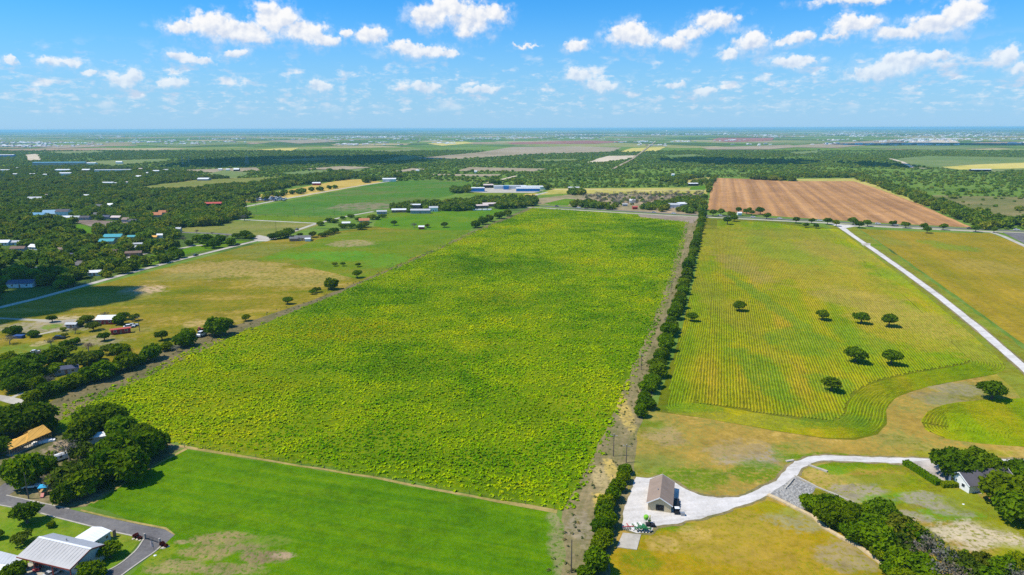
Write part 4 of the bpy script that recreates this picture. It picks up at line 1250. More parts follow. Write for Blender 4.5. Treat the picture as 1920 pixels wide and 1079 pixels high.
def crop_leaf():
    m, nt, out = new_mat('broad_crop_leaf')
    pos = wpos(nt)
    oi = nt.nodes.new('ShaderNodeObjectInfo').outputs['Random']
    at = nt.nodes.new('ShaderNodeAttribute')
    at.attribute_name = 'tone'
    big = nz(nt, pos, 0.011, 5, 0.6)
    mid = nz(nt, pos, 0.06, 4, 0.6)
    f = mth(nt, 'ADD', mth(nt, 'ADD', mth(nt, 'MULTIPLY', big, 0.95), mth(nt, 'MULTIPLY', mid, 0.55)), mth(nt, 'ADD', mth(nt, 'MULTIPLY', oi, 0.10), mth(nt, 'MULTIPLY', at.outputs['Fac'], 0.07)))
    f = mth(nt, 'SUBTRACT', f, 0.235)
    col = ramp(nt, f, [(0.40, (0.105, 0.26, 0.0005)), (0.53, (0.21, 0.385, 0.0005)), (0.63, (0.36, 0.495, 0.0005)), (0.74, (0.50, 0.56, 0.001)), (0.86, (0.58, 0.53, 0.004))])
    warp = vmt(nt, 'SUBTRACT', nz(nt, pos, 0.03, 4, 0.6, True), (0.5, 0.5, 0.5))
    for (u, v, du, dv, c, amt) in [(640, 620, 170, 32, (0.45, 0.44, 0.001), 0.75), (1040, 455, 140, 22, (0.44, 0.55, 0.001), 1.0), (480, 720, 130, 36, (0.38, 0.42, 0.001), 0.7), (930, 560, 80, 20, (0.40, 0.44, 0.001), 0.7), (820, 740, 60, 22, (0.38, 0.42, 0.001), 0.6), (1000, 780, 70, 30, (0.085, 0.215, 0.0005), 0.5), (760, 690, 120, 24, (0.085, 0.215, 0.0005), 0.5), (880, 860, 140, 24, (0.08, 0.205, 0.0005), 0.5), (900, 500, 90, 14, (0.09, 0.22, 0.001), 0.5)]:
        k = mth(nt, 'MULTIPLY', blob_mask(nt, pos, warp, u, v, du, dv, 0.2), mth(nt, 'MULTIPLY', sstep(nt, mth(nt, 'ADD', mid, mth(nt, 'MULTIPLY', oi, 0.3)), 0.45, 0.8), amt * 1.4))
        col = mixc(nt, k, col, c)
    d = N(nt, 'ShaderNodeBsdfDiffuse', None, Color=col)
    t = N(nt, 'ShaderNodeBsdfTranslucent', None, Color=col)
    mx = N(nt, 'ShaderNodeMixShader', None, i0=0.25, i1=d.outputs[0], i2=t.outputs[0])
    nt.links.new(mx.outputs[0], out.inputs[0])
    return m


def crop_plants():
    Aw = [G(*p) for p in A_POLY]
    x, y, r = grid_points(Aw, 1.18, 0.6, 3)
    n = vnoise(x, y, 0.035, 2.0)
    d = np.hypot(x, y)
    # thin towards the field's edges, gaps inside
    cx_ = np.zeros(len(x)) + 99.0
    for i in range(len(Aw)):
        a, b = Aw[i - 1], Aw[i]
        L2 = (b - a).length_squared
        t = np.clip(((x - a.x) * (b.x - a.x) + (y - a.y) * (b.y - a.y)) / L2, 0, 1)
        cx_ = np.minimum(cx_, np.hypot(x - a.x - t * (b.x - a.x), y - a.y - t * (b.y - a.y)))
    keep = r.uniform(0, 1, len(x)) < np.clip(0.88 + 0.35 * n, 0.4, 0.98) * np.clip(0.30 + cx_ / 16.0, 0, 1)
    x, y, n = x[keep], y[keep], n[keep]
    sc = np.clip(r.normal(0.86, 0.24, len(x)) + 0.2 * n, 0.4, 1.6)
    leaf = crop_leaf()
    protos = [bush_mesh('crop_plant', 200 + i, leaf, 15, 0.33, 0.62, 0.95) for i in range(4)]
    scatter('crop_plants', np.stack([x, y, sc, r.uniform(0, 6.28, len(x))], 1), protos, 'leafy yellow-green crop covering the big middle field', 'crop')


crop_plants()

# stray weeds along the bare strip and the track
def weeds():
    r = np.random.default_rng(5)
    L = []
    for poly, st, keep in (([(70, 768), (230, 692), (380, 622), (560, 566), (740, 492), (885, 430), (1000, 388), (880, 442), (700, 528), (520, 606), (350, 685), (110, 790)], 2.4, 0.3),
                           ([(1288, 412), (1312, 412), (1260, 620), (1200, 780), (1170, 960), (1120, 1100), (1010, 1100), (1058, 960), (1130, 820), (1206, 645), (1270, 470)], 2.2, 0.33)):
        x, y, q = grid_points([G(*p) for p in poly], st, 0.6, 9)
        k = (q.uniform(0, 1, len(x)) < keep) & (vnoise(x, y, 0.06, 7.0) > -0.12)
        L.append(np.stack([x[k], y[k], q.uniform(0.4, 1.0, k.sum()), q.uniform(0, 6.28, k.sum())], 1))
    m = leaf_mat('weed_leaves', (0.10, 0.13, 0.03), (0.24, 0.23, 0.10))
    scatter('weeds', np.concatenate(L), [bush_mesh('weed', 220 + i, m, 10, 0.3, 0.8) for i in range(2)], 'grey green weeds on the bare strips beside the crop', 'weeds')


weeds()

# ------------------------------------------------------------------ trees one by one
G_H = 'trees of the long hedge between the two crops'
HL = [(1319, 398), (1312, 430), (1304, 462), (1294, 500), (1284, 535), (1272, 575), (1258, 620), (1243, 668), (1228, 712), (1212, 752), (1196, 788)]
hp = resample([G(*p) for p in HL], 1.0)
acc, i_h = 0.0, 0
lst = []
nexts = 0.0
for a, b in zip(hp, hp[1:]):
    acc += (b - a).length
    if acc >= nexts:
        rad = rng.uniform(2.7, 4.7)
        lst.append((b + Vector((rng.uniform(-1.3, 1.3), rng.uniform(-1, 1), 0)), rad))
        nexts = acc + rad * rng.uniform(1.15, 1.7) + (rng.uniform(1.5, 5.0) if rng.random() < 0.16 else 0.0)
lst.reverse()
for i, (p, rad) in enumerate(lst):
    put_tree(p, rad, 'hedge' if rng.random() < 0.66 else rng.choice(['mesquite', 'oak', 'bright']), f'dense green tree, {nth(i)} from the near end of the long hedge between crops', G_H, rng.uniform(0.65, 1.12))
tree(1248, 600, 17, 'grey', 'grey leafless tree standing among the green trees of the long hedge', G_H)
HN = [(1173, 879, 28, .95), (1168, 893, 30, 1), (1158, 908, 34, 1), (1148, 925, 36, 1), (1139, 940, 40, 1), (1133, 955, 40, 1.05), (1136, 972, 44, 1), (1128, 985, 42, 1.05), (1133, 1003, 42, 1), (1124, 1018, 38, .9), (1116, 1050, 56, 1), (1098, 1072, 40, .8), (1102, 1100, 50, 1), (1088, 1125, 50, 1)]
for i, (u, v, w, s) in enumerate(HN):
    tree(u, v, w, 'hedge', f'dark green tree, {nth(i)} from the far end of the row beside the gravel yard', 'trees of the row beside the gravel yard', s * 0.92)
tree(1150, 893, 13, 'bare', 'small leafless shrub on the rough track beside the yard trees')
FIELD = [(1387, 574, 26, 'lone round tree nearest the hedge in the far row crop'), (1298, 594, 24, 'dark tree close against the long hedge in the row crop'), (1543, 590, 26, 'smallest tree of the three in a line in the row crop'), (1616, 595, 31, 'middle tree of the three in a line in the row crop'),
         (1668, 600, 32, 'dark tree ending the line of three nearest the driveway'), (1605, 663, 41, 'largest lone tree in the row crop, wide shadow beneath'), (1672, 669, 38, 'wide tree beside the largest one in the row crop'), (1560, 719, 38, 'lopsided tree nearest the curved headland rows'), (1862, 730, 44, 'lone tree on dry grass above the rounded plot')]
for (u, v, w, l) in FIELD:
    tree(u, v, w, 'field', l, 'lone trees in the row crop', 0.9)
RS = [(1352, 397, 14), (1364, 413, 17), (1372, 402, 15), (1377, 409, 14), (1337, 399, 14), (1385, 394, 12), (1400, 396, 12), (1410, 398, 12), (1405, 393, 10), (1426, 395, 15), (1438, 405, 13), (1493, 412, 14), (1522, 414, 11), (1511, 422, 11), (1531, 424, 10), (1552, 414, 14), (1568, 418, 13), (1600, 414, 16), (1611, 420, 15), (1627, 418, 13),
      (1674, 418, 12), (1699, 421, 13), (1732, 424, 12), (1739, 430, 14), (1769, 425, 12), (1830, 428, 13), (1864, 431, 10)]
RS.sort(key=lambda t: t[0])
for i, (u, v, w) in enumerate(RS):
    tree(u, v, w * 1.12, 'field', f'small round roadside tree, {nth(i)} from the hedge along the public road', 'small round trees along the public road', 1.0)

# the big oaks and the thicket, lower right
for (u, v, w, k, l, s) in [(1790, 866, 78, 'oak', 'huge dark oak over the forecourt at the house gable', 0.95), (1842, 866, 66, 'oak', 'broad oak behind the house roof, joined to the huge one', 0.95), (1899, 922, 100, 'oak', 'massive oak covering the near end of the house', 0.7), (1935, 955, 90, 'oak', 'massive oak at the picture edge below the house', 0.9), (1918, 882, 50, 'oak', 'oak beside the gravel behind the house', 0.9), (1960, 905, 80, 'oak', 'oak past the house at the far edge', 0.9)]:
    tree(u, v, w, k, l, 'big dark oaks round the white house', s)
TH = [(1525, 942, 44, 'bright'), (1550, 940, 50, 'bright'), (1560, 962, 56, 'hedge'), (1580, 950, 48, 'bright'), (1596, 970, 56, 'hedge'), (1615, 962, 50, 'hedge'), (1652, 958, 56, 'oak'), (1632, 985, 60, 'hedge'), (1665, 985, 50, 'bright'), (1695, 988, 66, 'mesquite'), (1720, 1000, 50, 'bright'), (1615, 1000, 50, 'bright'), (1650, 1010, 60, 'hedge'), (1685, 1018, 60, 'mesquite'),
      (1722, 1030, 56, 'grey'), (1745, 1015, 50, 'grey'), (1770, 1040, 60, 'grey'), (1650, 1032, 40, 'bright'), (1690, 1048, 56, 'bright'), (1730, 1060, 56, 'hedge'), (1760, 1072, 60, 'grey'), (1800, 1050, 56, 'mesquite'), (1790, 1075, 60, 'grey'), (1830, 1075, 60, 'mesquite'), (1848, 1055, 50, 'mesquite'), (1875, 1062, 50, 'bright'), (1865, 1090, 60, 'hedge'), (1910, 1058, 44, 'hedge'), (1915, 1085, 60, 'grey'), (1700, 1085, 50, 'bright'), (1745, 1100, 60, 'hedge'), (1800, 1105, 60, 'bright'), (1675, 1065, 40, 'bright'), (1590, 990, 36, 'bright'), (1570, 978, 30, 'bright')]
TH.sort(key=lambda t: t[0])
for i, (u, v, w, k) in enumerate(TH):
    d = {'bright': 'bright green tree', 'hedge': 'dark green tree', 'oak': 'dark spreading tree', 'mesquite': 'olive airy tree', 'grey': 'grey half-bare tree'}[k]
    tree(u, v, w, k, f'{d} in the creek thicket, {nth(i)} from its rock bed end', 'trees of the creek thicket', 0.9)

# grove round the house under construction, left edge
GRV = [(35, 785, 88, 'oak'), (80, 800, 40, 'oak'), (188, 782, 78, 'oak'), (160, 800, 56, 'hedge'), (150, 815, 50, 'oak'), (225, 798, 50, 'hedge'), (262, 810, 46, 'oak'), (292, 826, 44, 'hedge'), (265, 835, 70, 'hedge'), (215, 840, 80, 'hedge'), (240, 865, 76, 'hedge'), (200, 868, 70, 'hedge'), (150, 845, 46, 'mesquite'), (128, 842, 52, 'grey'), (52, 880, 64, 'hedge'), (88, 868, 34, 'hedge'),
       (20, 880, 40, 'hedge'), (145, 885, 76, 'mesquite'), (120, 900, 66, 'mesquite'), (100, 905, 50, 'grey'), (160, 900, 60, 'hedge'), (125, 922, 44, 'hedge'), (-12, 835, 50, 'oak'), (-30, 790, 80, 'oak')]
GRV.sort(key=lambda t: t[0])
for i, (u, v, w, k) in enumerate(GRV):
    d = {'oak': 'dark spreading oak', 'hedge': 'dense dark green tree', 'mesquite': 'olive airy tree', 'grey': 'grey half-bare tree'}[k]
    tree(u, v, w, k, f'{d} in the grove round the timber house, {nth(i)} from its left edge', 'trees of the grove round the timber house', 0.95)
for (u, v, w, k, l) in [(48, 962, 48, 'field', 'round tree on the lawn beside the street with a long shadow'), (40, 1008, 34, 'mesquite', 'small bushy tree on the lawn between street tree and metal roof'), (94, 984, 15, 'bright', 'small neat shrub on the lawn just above the metal roof'), (-4, 1002, 20, 'field', 'dark tree cut by the picture edge beside the metal building'), (204, 1030, 40, 'field', 'dense tree at the end wall of the metal building'),
                        (172, 1066, 48, 'bright', 'bright green tree at the front corner of the metal building'), (22, 1075, 40, 'hedge', 'dark tree in front of the small metal roof, lower corner')]:
    tree(u, v, w, k, l, None, 0.85)
for (u, v, w, l) in [(254, 1004, 12, 'dark red shrub in the bed beside the near gate post'), (262, 1008, 9, 'small red shrub next to the kerb at the gate'), (304, 1019, 12, 'dark red shrub beside the far gate post'), (311, 1023, 9, 'red shrub among the stones past the gate')]:
    tree(u, v, w, 'red', l, 'red shrubs at the gate', 0.8, 'shrub')

# along the bare strip and round the red barn
STR = [(62, 742, 34, 'hedge'), (88, 728, 38, 'hedge'), (108, 722, 34, 'bright'), (128, 716, 34, 'hedge'), (150, 708, 34, 'bright'), (170, 700, 38, 'hedge'), (192, 692, 46, 'hedge'), (215, 688, 30, 'bright'), (238, 675, 42, 'hedge'), (262, 672, 26, 'hedge'), (283, 660, 38, 'hedge'), (312, 648, 24, 'hedge'), (303, 628, 26, 'field'), (345, 634, 40, 'hedge'), (352, 624, 30, 'oak'), (330, 652, 22, 'grey'), (405, 611, 50, 'hedge'), (418, 604, 34, 'oak'), (461, 596, 17, 'field'), (539, 563, 21, 'field'), (586, 547, 14, 'field'), (594, 543, 18, 'mesquite'), (620, 532, 30, 'hedge'), (628, 495, 12, 'field'), (643, 495, 12, 'field'), (671, 496, 13, 'field'), (669, 513, 23, 'field'), (892, 420, 20, 'hedge'), (905, 413, 22, 'hedge'), (917, 408, 20, 'hedge'), (936, 402, 22, 'hedge'), (952, 398, 20, 'hedge')]
STR.sort(key=lambda t: -t[1])
for i, (u, v, w, k) in enumerate(STR):
    tree(u, v, w, k, f'{ {"hedge":"dense green tree","bright":"bright green tree","field":"small round tree","oak":"dark green tree","grey":"grey bare tree","mesquite":"thin airy tree"}[k]} by the bare strip left of the crop, {nth(i)} from its near end', 'trees along the bare strip left of the crop', 0.85)
FRM = [(97, 597, 18, 'field'), (25, 620, 26, 'oak'), (63, 625, 21, 'oak'), (17, 636, 24, 'grey'), (162, 597, 23, 'oak'), (149, 606, 16, 'hedge'), (175, 611, 27, 'mesquite'), (197, 590, 18, 'grey'), (232, 591, 22, 'field'), (223, 599, 24, 'hedge'), (252, 595, 20, 'mesquite'), (140, 618, 20, 'grey'), (119, 617, 11, 'bright'), (121, 628, 14, 'mesquite'), (195, 630, 23, 'field'), (137, 640, 20, 'bright'), (125, 656, 32, 'mesquite'), (165, 650, 26, 'grey'), (205, 652, 34, 'mesquite'), (226, 655, 32, 'hedge'), (240, 658, 24, 'grey'), (155, 672, 54, 'mesquite'), (175, 668, 34, 'oak'), (40, 688, 70, 'oak'), (10, 700, 50, 'oak'), (60, 700, 44, 'oak'), (100, 690, 32, 'bright'), (100, 668, 44, 'hedge'), (75, 665, 30, 'grey'), (30, 718, 44, 'oak'), (15, 675, 36, 'hedge'), (122, 645, 20, 'hedge'), (90, 712, 30, 'grey'), (70, 718, 30, 'hedge'), (95, 640, 24, 'grey')]
FRM.sort(key=lambda t: t[0])
for i, (u, v, w, k) in enumerate(FRM):
    d = {'oak': 'dark spreading tree', 'hedge': 'dense dark green tree', 'mesquite': 'olive airy tree', 'grey': 'grey leafless tree', 'bright': 'bright green tree', 'field': 'small round tree'}[k]
    tree(u, v, w, k, f'{d} near the red barn, {nth(i)} from the left edge of the photo', 'trees round the red barn', 0.85)
# round the houses along the country road and beyond the meadows
MID = [(526, 440, 26, 'oak'), (540, 436, 28, 'oak'), (512, 443, 22, 'oak'), (562, 440, 12, 'field'), (586, 439, 20, 'mesquite'), (605, 440, 16, 'oak'), (616, 436, 18, 'oak'), (626, 432, 20, 'oak'), (600, 419, 16, 'oak'), (617, 413, 16, 'oak'), (627, 414, 16, 'oak'), (642, 423, 18, 'oak'), (658, 423, 18, 'oak'), (676, 425, 20, 'oak'), (684, 421, 20, 'oak'), (658, 405, 14, 'oak'), (672, 411, 14, 'oak'), (643, 408, 12, 'oak'), (698, 407, 18, 'oak'), (708, 409, 12, 'oak'), (717, 405, 14, 'oak'), (739, 418, 14, 'field'), (776, 422, 16, 'grey'), (801, 423, 14, 'mesquite'), (833, 421, 16, 'field'), (766, 396, 11, 'oak'), (445, 441, 20, 'oak'), (460, 439, 26, 'oak'), (470, 443, 18, 'oak')]
MID.sort(key=lambda t: t[0])
for i, (u, v, w, k) in enumerate(MID):
    tree(u, v, w, k, f'{"grey" if k == "grey" else "dark"} rounded tree by the road houses past the pasture, {nth(i)} from the left', 'trees by the road houses past the pasture', 0.85)
ROADT = [(387, 449, 30, 'hedge'), (400, 455, 26, 'hedge'), (412, 448, 22, 'hedge'), (385, 462, 10, 'field'), (432, 452, 22, 'hedge'), (425, 443, 12, 'grey'), (398, 437, 10, 'grey'), (368, 434, 12, 'grey'), (370, 446, 20, 'hedge'), (345, 448, 18, 'grey'), (335, 475, 22, 'hedge'), (324, 470, 18, 'hedge'), (310, 459, 18, 'hedge'), (253, 484, 18, 'hedge'), (269, 485, 18, 'hedge'), (287, 484, 14, 'mesquite'), (305, 481, 8, 'mesquite'), (253, 502, 9, 'oak'), (230, 506, 24, 'oak'), (318, 445, 14, 'bright'), (388, 420, 9, 'field'), (458, 407, 20, 'grey'), (355, 455, 16, 'hedge')]
ROADT.sort(key=lambda t: t[0])
for i, (u, v, w, k) in enumerate(ROADT):
    tree(u, v, w, k, f'{"grey thin" if k == "grey" else "green"} tree along the country road before the junction, {nth(i)} from the left', 'trees along the country road before the junction', 0.85)


# ------------------------------------------------------------------ buildings
W_WHITE = plain('white_paint', (0.78, 0.77, 0.74), 0.6, 0.05)
W_TAN = plain('tan_siding', (0.56, 0.45, 0.27), 0.7, 0.05)
W_GREY = plain('grey_siding', (0.34, 0.34, 0.35), 0.7, 0.08)
W_BRICK = plain('brown_brick', (0.27, 0.15, 0.10), 0.85, 0.12)
W_RED = plain('red_boards', (0.33, 0.035, 0.03), 0.7, 0.12)
W_BLUE = plain('blue_cladding', (0.025, 0.20, 0.50), 0.5, 0.06)
W_PALE = plain('pale_metal_wall', (0.42, 0.45, 0.40), 0.5, 0.08)
W_DARK = plain('dark_parts_and_painted_shade', (0.018, 0.018, 0.02), 0.7, 0.1)  # near black: dark walls and fence, and painted shade inside open fronts
W_STUD = plain('bare_timber', (0.50, 0.30, 0.12), 0.8, 0.15)
GLASS = plain('window_glass', (0.035, 0.045, 0.055), 0.12, 0.1, 1.0, 0.6)
TRIM_W = plain('white_trim', (0.80, 0.79, 0.77), 0.6, 0.04)
TRIM_R = plain('red_trim', (0.30, 0.06, 0.04), 0.6, 0.1)
STEEL = plain('galvanised_steel', (0.40, 0.41, 0.42), 0.4, 0.08, 1.0, 0.4, 0.5)
BLACK = plain('black_plastic', (0.02, 0.02, 0.023), 0.5, 0.1)


def roof_mat(name, col, rough=0.55, rib=0.0, var=0.08, spec=0.3, metal=0.0):
    """roofing; rib is the spacing of raised seams running down the slope (metres)"""
    m, nt, out = new_mat(name)
    oc = nt.nodes.new('ShaderNodeTexCoord').outputs['Object']
    n = nz(nt, oc, 0.35, 6, 0.65)
    st = nz(nt, vmt(nt, 'MULTIPLY', oc, (2.2, 0.15, 0.15)), 1.0, 4, 0.6)
    f = mth(nt, 'ADD', mth(nt, 'MULTIPLY', n, 0.6), mth(nt, 'MULTIPLY', st, 0.4))
    c = ramp(nt, f, [(0.3, tuple(x * (1 - 2.4 * var) for x in col)), (0.5, col), (0.7, tuple(min(1, x * (1 + 1.2 * var)) for x in col))])
    b = (n, 0.15, 0.02)
    if rib:
        sp = nt.nodes.new('ShaderNodeSeparateXYZ')
        nt.links.new(oc, sp.inputs[0])
        w = mth(nt, 'PINGPONG', sp.outputs[0], rib / 2)
        k = sstep(nt, w, 0.0, 0.12, 1.0, 0.0)
        b = (k, 0.8, 0.06)
    finish(nt, out, c, rough, b, spec, metal)
    return m


R_WHITE = roof_mat('white_metal_roof', (0.76, 0.76, 0.76), 0.45, 0.9, 0.05)
R_GALV = roof_mat('pale_grey_metal_roof', (0.47, 0.475, 0.475), 0.45, 0.9, 0.06)
R_GREY = roof_mat('grey_shingle_roof', (0.17, 0.165, 0.165), 0.9, 0, 0.12, 0.1)
R_TAUPE = roof_mat('taupe_shingle_roof', (0.29, 0.215, 0.165), 0.9, 0, 0.09, 0.1)
R_DGREY = roof_mat('dark_shingle_roof', (0.115, 0.105, 0.115), 0.9, 0, 0.12, 0.1)
R_RED = roof_mat('red_metal_roof', (0.50, 0.085, 0.06), 0.5, 0.9, 0.08)
R_TERRA = roof_mat('terracotta_roof', (0.50, 0.20, 0.10), 0.8, 0, 0.12, 0.1)
R_TEAL = roof_mat('teal_metal_roof', (0.055, 0.33, 0.37), 0.5, 0.9, 0.08)
R_BLUE = roof_mat('blue_metal_roof', (0.12, 0.30, 0.44), 0.5, 0.9, 0.08)
R_NAVY = roof_mat('slate_blue_roof', (0.075, 0.085, 0.14), 0.8, 0, 0.12)
R_BROWN = roof_mat('brown_shingle_roof', (0.21, 0.14, 0.105), 0.9, 0, 0.12, 0.1)
R_OSB = roof_mat('raw_board_roof', (0.80, 0.43, 0.09), 0.85, 1.2, 0.14, 0.1)
R_PINK = roof_mat('rusty_pink_roof', (0.62, 0.50, 0.45), 0.6, 0.9, 0.1)

BUILT = []


def gable(name, label, cat, c, L, W, eave, ridge, rot, wall, roof, over=0.4, openings=(), group=None, vents=0, trim=None, hip=0.0):
    """c: base centre; L along the ridge (local x), W across; openings: (side, offset, sill, width, height, kind)"""
    t = empty(name, (c.x, c.y, 0.0), rot)
    tag(t, label, cat, group)
    BUILT.append((c.x, c.y, max(L, W) / 2))
    x, y = L / 2, W / 2
    b = MB()
    b.add([(-x, -y, -0.1), (x, -y, -0.1), (x, y, -0.1), (-x, y, -0.1), (-x, -y, eave), (x, -y, eave), (x, y, eave), (-x, y, eave), (-x + hip, 0, ridge), (x - hip, 0, ridge)],
          [(0, 1, 5, 4), (2, 3, 7, 6), (1, 2, 6, 9, 5), (3, 0, 4, 8, 7), (3, 2, 1, 0), (4, 5, 9, 8), (6, 7, 8, 9)])
    b.build('wall', wall, t)
    s = (ridge - eave) / y
    e = 0.12
    r = MB()
    ox = x + over
    oy = y + over
    ze, zr = eave - s * over + e, ridge + e
    hx = ox - hip * (1 + over / y) if hip else ox
    r.slab([(-ox, -oy, ze), (ox, -oy, ze), (hx, 0, zr), (-hx, 0, zr)], 0.10)
    r.slab([(ox, oy, ze), (-ox, oy, ze), (-hx, 0, zr - 0.004), (hx, 0, zr - 0.004)], 0.10)
    if hip:
        r.slab([(ox, -oy, ze - 0.003), (ox, oy, ze - 0.003), (hx, 0, zr - 0.006)], 0.10)
        r.slab([(-ox, oy, ze - 0.003), (-ox, -oy, ze - 0.003), (-hx, 0, zr - 0.006)], 0.10)
    ro = r.build('roof', roof, t)
    if trim is not None and not hip:
        g = MB()
        for sx_ in (-1, 1):
            for sy_ in (-1, 1):
                xx = sx_ * (ox + 0.03)
                g.slab([(xx - 0.05, sy_ * oy, ze + 0.02), (xx + 0.05, sy_ * oy, ze + 0.02), (xx + 0.05, 0, zr + 0.02), (xx - 0.05, 0, zr + 0.02)], 0.24)
        g.build('fascia', trim, t)
    for k in range(vents):
        v = MB().tube((-x * 0.3 + k * x * 0.5, y * 0.25, ridge - s * y * 0.25), (-x * 0.3 + k * x * 0.5, y * 0.25, ridge + 0.55 - s * y * 0.25), 0.14, 0.14, 6)
        v.build('vent', STEEL, ro)
    for (side, off, sill, w, h, kind) in openings:
        d = 0.05
        if side == 'front':
            q = (off - w / 2, off + w / 2, -y - d, -y + 0.02)
        elif side == 'back':
            q = (off - w / 2, off + w / 2, y - 0.02, y + d)
        elif side == 'left':
            q = (-x - d, -x + 0.02, off - w / 2, off + w / 2)
        else:
            q = (x - 0.02, x + d, off - w / 2, off + w / 2)
        if kind == 'window':
            f = MB().box(q[0], q[1], q[2], q[3], sill, sill + h).build('window', TRIM_W, t)
            g = 0.10
            ex = (q[0] + g, q[1] - g, q[2] - 0.02, q[3] + 0.02) if side in ('front', 'back') else (q[0] - 0.02, q[1] + 0.02, q[2] + g, q[3] - g)
            MB().box(*ex, sill + g, sill + h - g).build('pane', GLASS, f)
        else:
            MB().box(*q, sill, sill + h).build('door', {'door': W_BRICK, 'garage': TRIM_W, 'open': W_DARK}[kind], t)  # an open doorway is a near-black panel, its inner shade painted on
    return t


WIN2 = lambda L: [('front', -L * 0.28, 1.0, 1.3, 1.2, 'window'), ('front', L * 0.28, 1.0, 1.3, 1.2, 'window'), ('front', 0.0, 0.0, 1.0, 2.1, 'door')]


def house(u, v, wpx, depth, rot, eave, rise, wall, roof, label, name='house', cat='house', hip=0.0, wins=True, group=None, over=0.4, trim=None):
    """u, v: middle of the near wall's foot in the photograph; wpx: its length there"""
    p = G(u, v)
    L = wpx * (p - Vector((0, 0, H))).length / F
    a = R(rot)
    c = p + Vector((-math.sin(a), math.cos(a), 0)) * depth * L * 0.5
    W = depth * L
    return gable(name, label, cat, c, L, W, eave, eave + rise, a, wall, roof, over, WIN2(L) if wins else (), group, 0, trim, hip * W / 2)


# the tan barn in the gravel yard, gable and open door to the camera
def from_gable(fl, fr, rf, rb, eave, ridge):
    """near gable: left and right foot, ridge near and far end"""
    a, b = G(*fl), G(*fr)
    d = (b - a)
    W = d.length
    d.normalize()
    n = Vector((-d.y, d.x, 0))
    L = (G(*rb, ridge) - G(*rf, ridge)).length
    c = (a + b) / 2 + n * L / 2
    return c, L, W, math.atan2(n.y, n.x)


BC, BL, BW, BR = from_gable((1214.5, 956.5), (1258, 962.5), (1236, 936), (1244.5, 895), 2.5, 4.3)
gable('barn', 'tan barn with taupe shingle roof in the white gravel yard', 'barn', BC, BL, BW, 2.45, 4.25, BR, W_TAN, R_TAUPE, 0.45,
      [('left', -0.1, 0.35, 2.1, 1.65, 'open'), ('back', 1.0, 0.9, 1.2, 1.0, 'window'), ('front', -1.0, 0.0, 1.0, 2.0, 'door')], vents=1, trim=TRIM_W)
bx_ = Matrix.Rotation(BR, 3, 'Z')
def by_barn(x, y):
    q = BC + bx_ @ Vector((x, y, 0))
    return q
t = empty('trailer', by_barn(-BL / 2 + 4.2, -BW / 2 - 1.25), BR)
tag(t, 'long black flat trailer parked along the side wall of the barn', 'trailer')
MB().box(-2.6, 2.6, -0.75, 0.75, 0.55, 0.68).build('deck', BLACK, t)
for xx in (-0.5, 0.5):
    for yy in (-0.85, 0.85):
        MB().tube((xx, yy - 0.1, 0.34), (xx, yy + 0.1, 0.34), 0.34, 0.34, 10).build('wheel', BLACK, t)
MB().box(2.6, 3.5, -0.06, 0.06, 0.5, 0.6).build('drawbar', BLACK, t)
t = empty('utility_cart', by_barn(-BL / 2 + 0.3, -BW / 2 - 1.5), BR + 0.2)
tag(t, 'small black and white utility cart at the front corner of the barn', 'cart')
MB().box(-0.9, 0.9, -0.6, 0.6, 0.4, 0.9).box(-0.5, 0.4, -0.55, 0.55, 0.9, 1.65).build('body', BLACK, t)
MB().box(-0.6, 0.5, -0.62, 0.62, 1.66, 1.74).build('roof', TRIM_W, t)
for xx in (-0.6, 0.6):
    for yy in (-0.62, 0.62):
        MB().tube((xx, yy - 0.08, 0.28), (xx, yy + 0.08, 0.28), 0.28, 0.28, 9).build('wheel', BLACK, t)
q = by_barn(-BL / 2 - 0.4, -BW / 2 - 3.0)
tag(MB().box(q.x - .5, q.x + .5, q.y - .4, q.y + .4, 0.05, 0.8).box(q.x - .55, q.x + .55, q.y - .45, q.y + .45, 0.8, 0.9).build('crate', STEEL), 'grey lidded crate on the gravel beside the small cart', 'crate')
# concrete slab and implements in front of the barn
sheet('concrete_slab', [(1168, 1000), (1202, 1003.4), (1194, 1032), (1156, 1027)], M_conc, 0.16)
sl_ = [G(1168, 1000), G(1202, 1003.4), G(1194, 1032), G(1156, 1027)]
mb_ = MB()
for a, b in zip(sl_, sl_[1:] + sl_[:1]):
    mb_.add([(a.x, a.y, 0.02), (b.x, b.y, 0.02), (b.x, b.y, 0.158), (a.x, a.y, 0.158)], [(0, 1, 2, 3)])
tag(mb_.build('slab_edge', M_conc), kind='structure')
P_GREEN = plain('machine_green', (0.03, 0.17, 0.05), 0.4, 0.06, spec=0.5)
P_LIME = plain('lime_hopper', (0.20, 0.50, 0.02), 0.45, 0.06, spec=0.5)
P_YEL = plain('machine_yellow', (0.62, 0.50, 0.05), 0.45, 0.06, spec=0.5)
P_RED = plain('machine_red', (0.45, 0.06, 0.04), 0.45, 0.08, spec=0.5)
p = G(1211, 982)
t = empty('seed_hopper', p, 0.2)
tag(t, 'round lime green hopper standing on legs in the gravel yard', 'hopper')
MB().lathe([(0.12, 0.9), (0.62, 1.5), (0.66, 2.1), (0.5, 2.35), (0.2, 2.4)], 12).build('tank', P_LIME, t)
for k in range(4):
    a = math.pi / 4 + k * math.pi / 2
    MB().tube((0.55 * math.cos(a), 0.55 * math.sin(a), 0), (0.5 * math.cos(a), 0.5 * math.sin(a), 1.6), 0.05, 0.05, 5).build('leg', STEEL, t)
p = G(1207, 995)
t = empty('crop_planter', p, -0.12)
tag(t, 'green row planter with black wheels at the edge of the yard', 'planter')
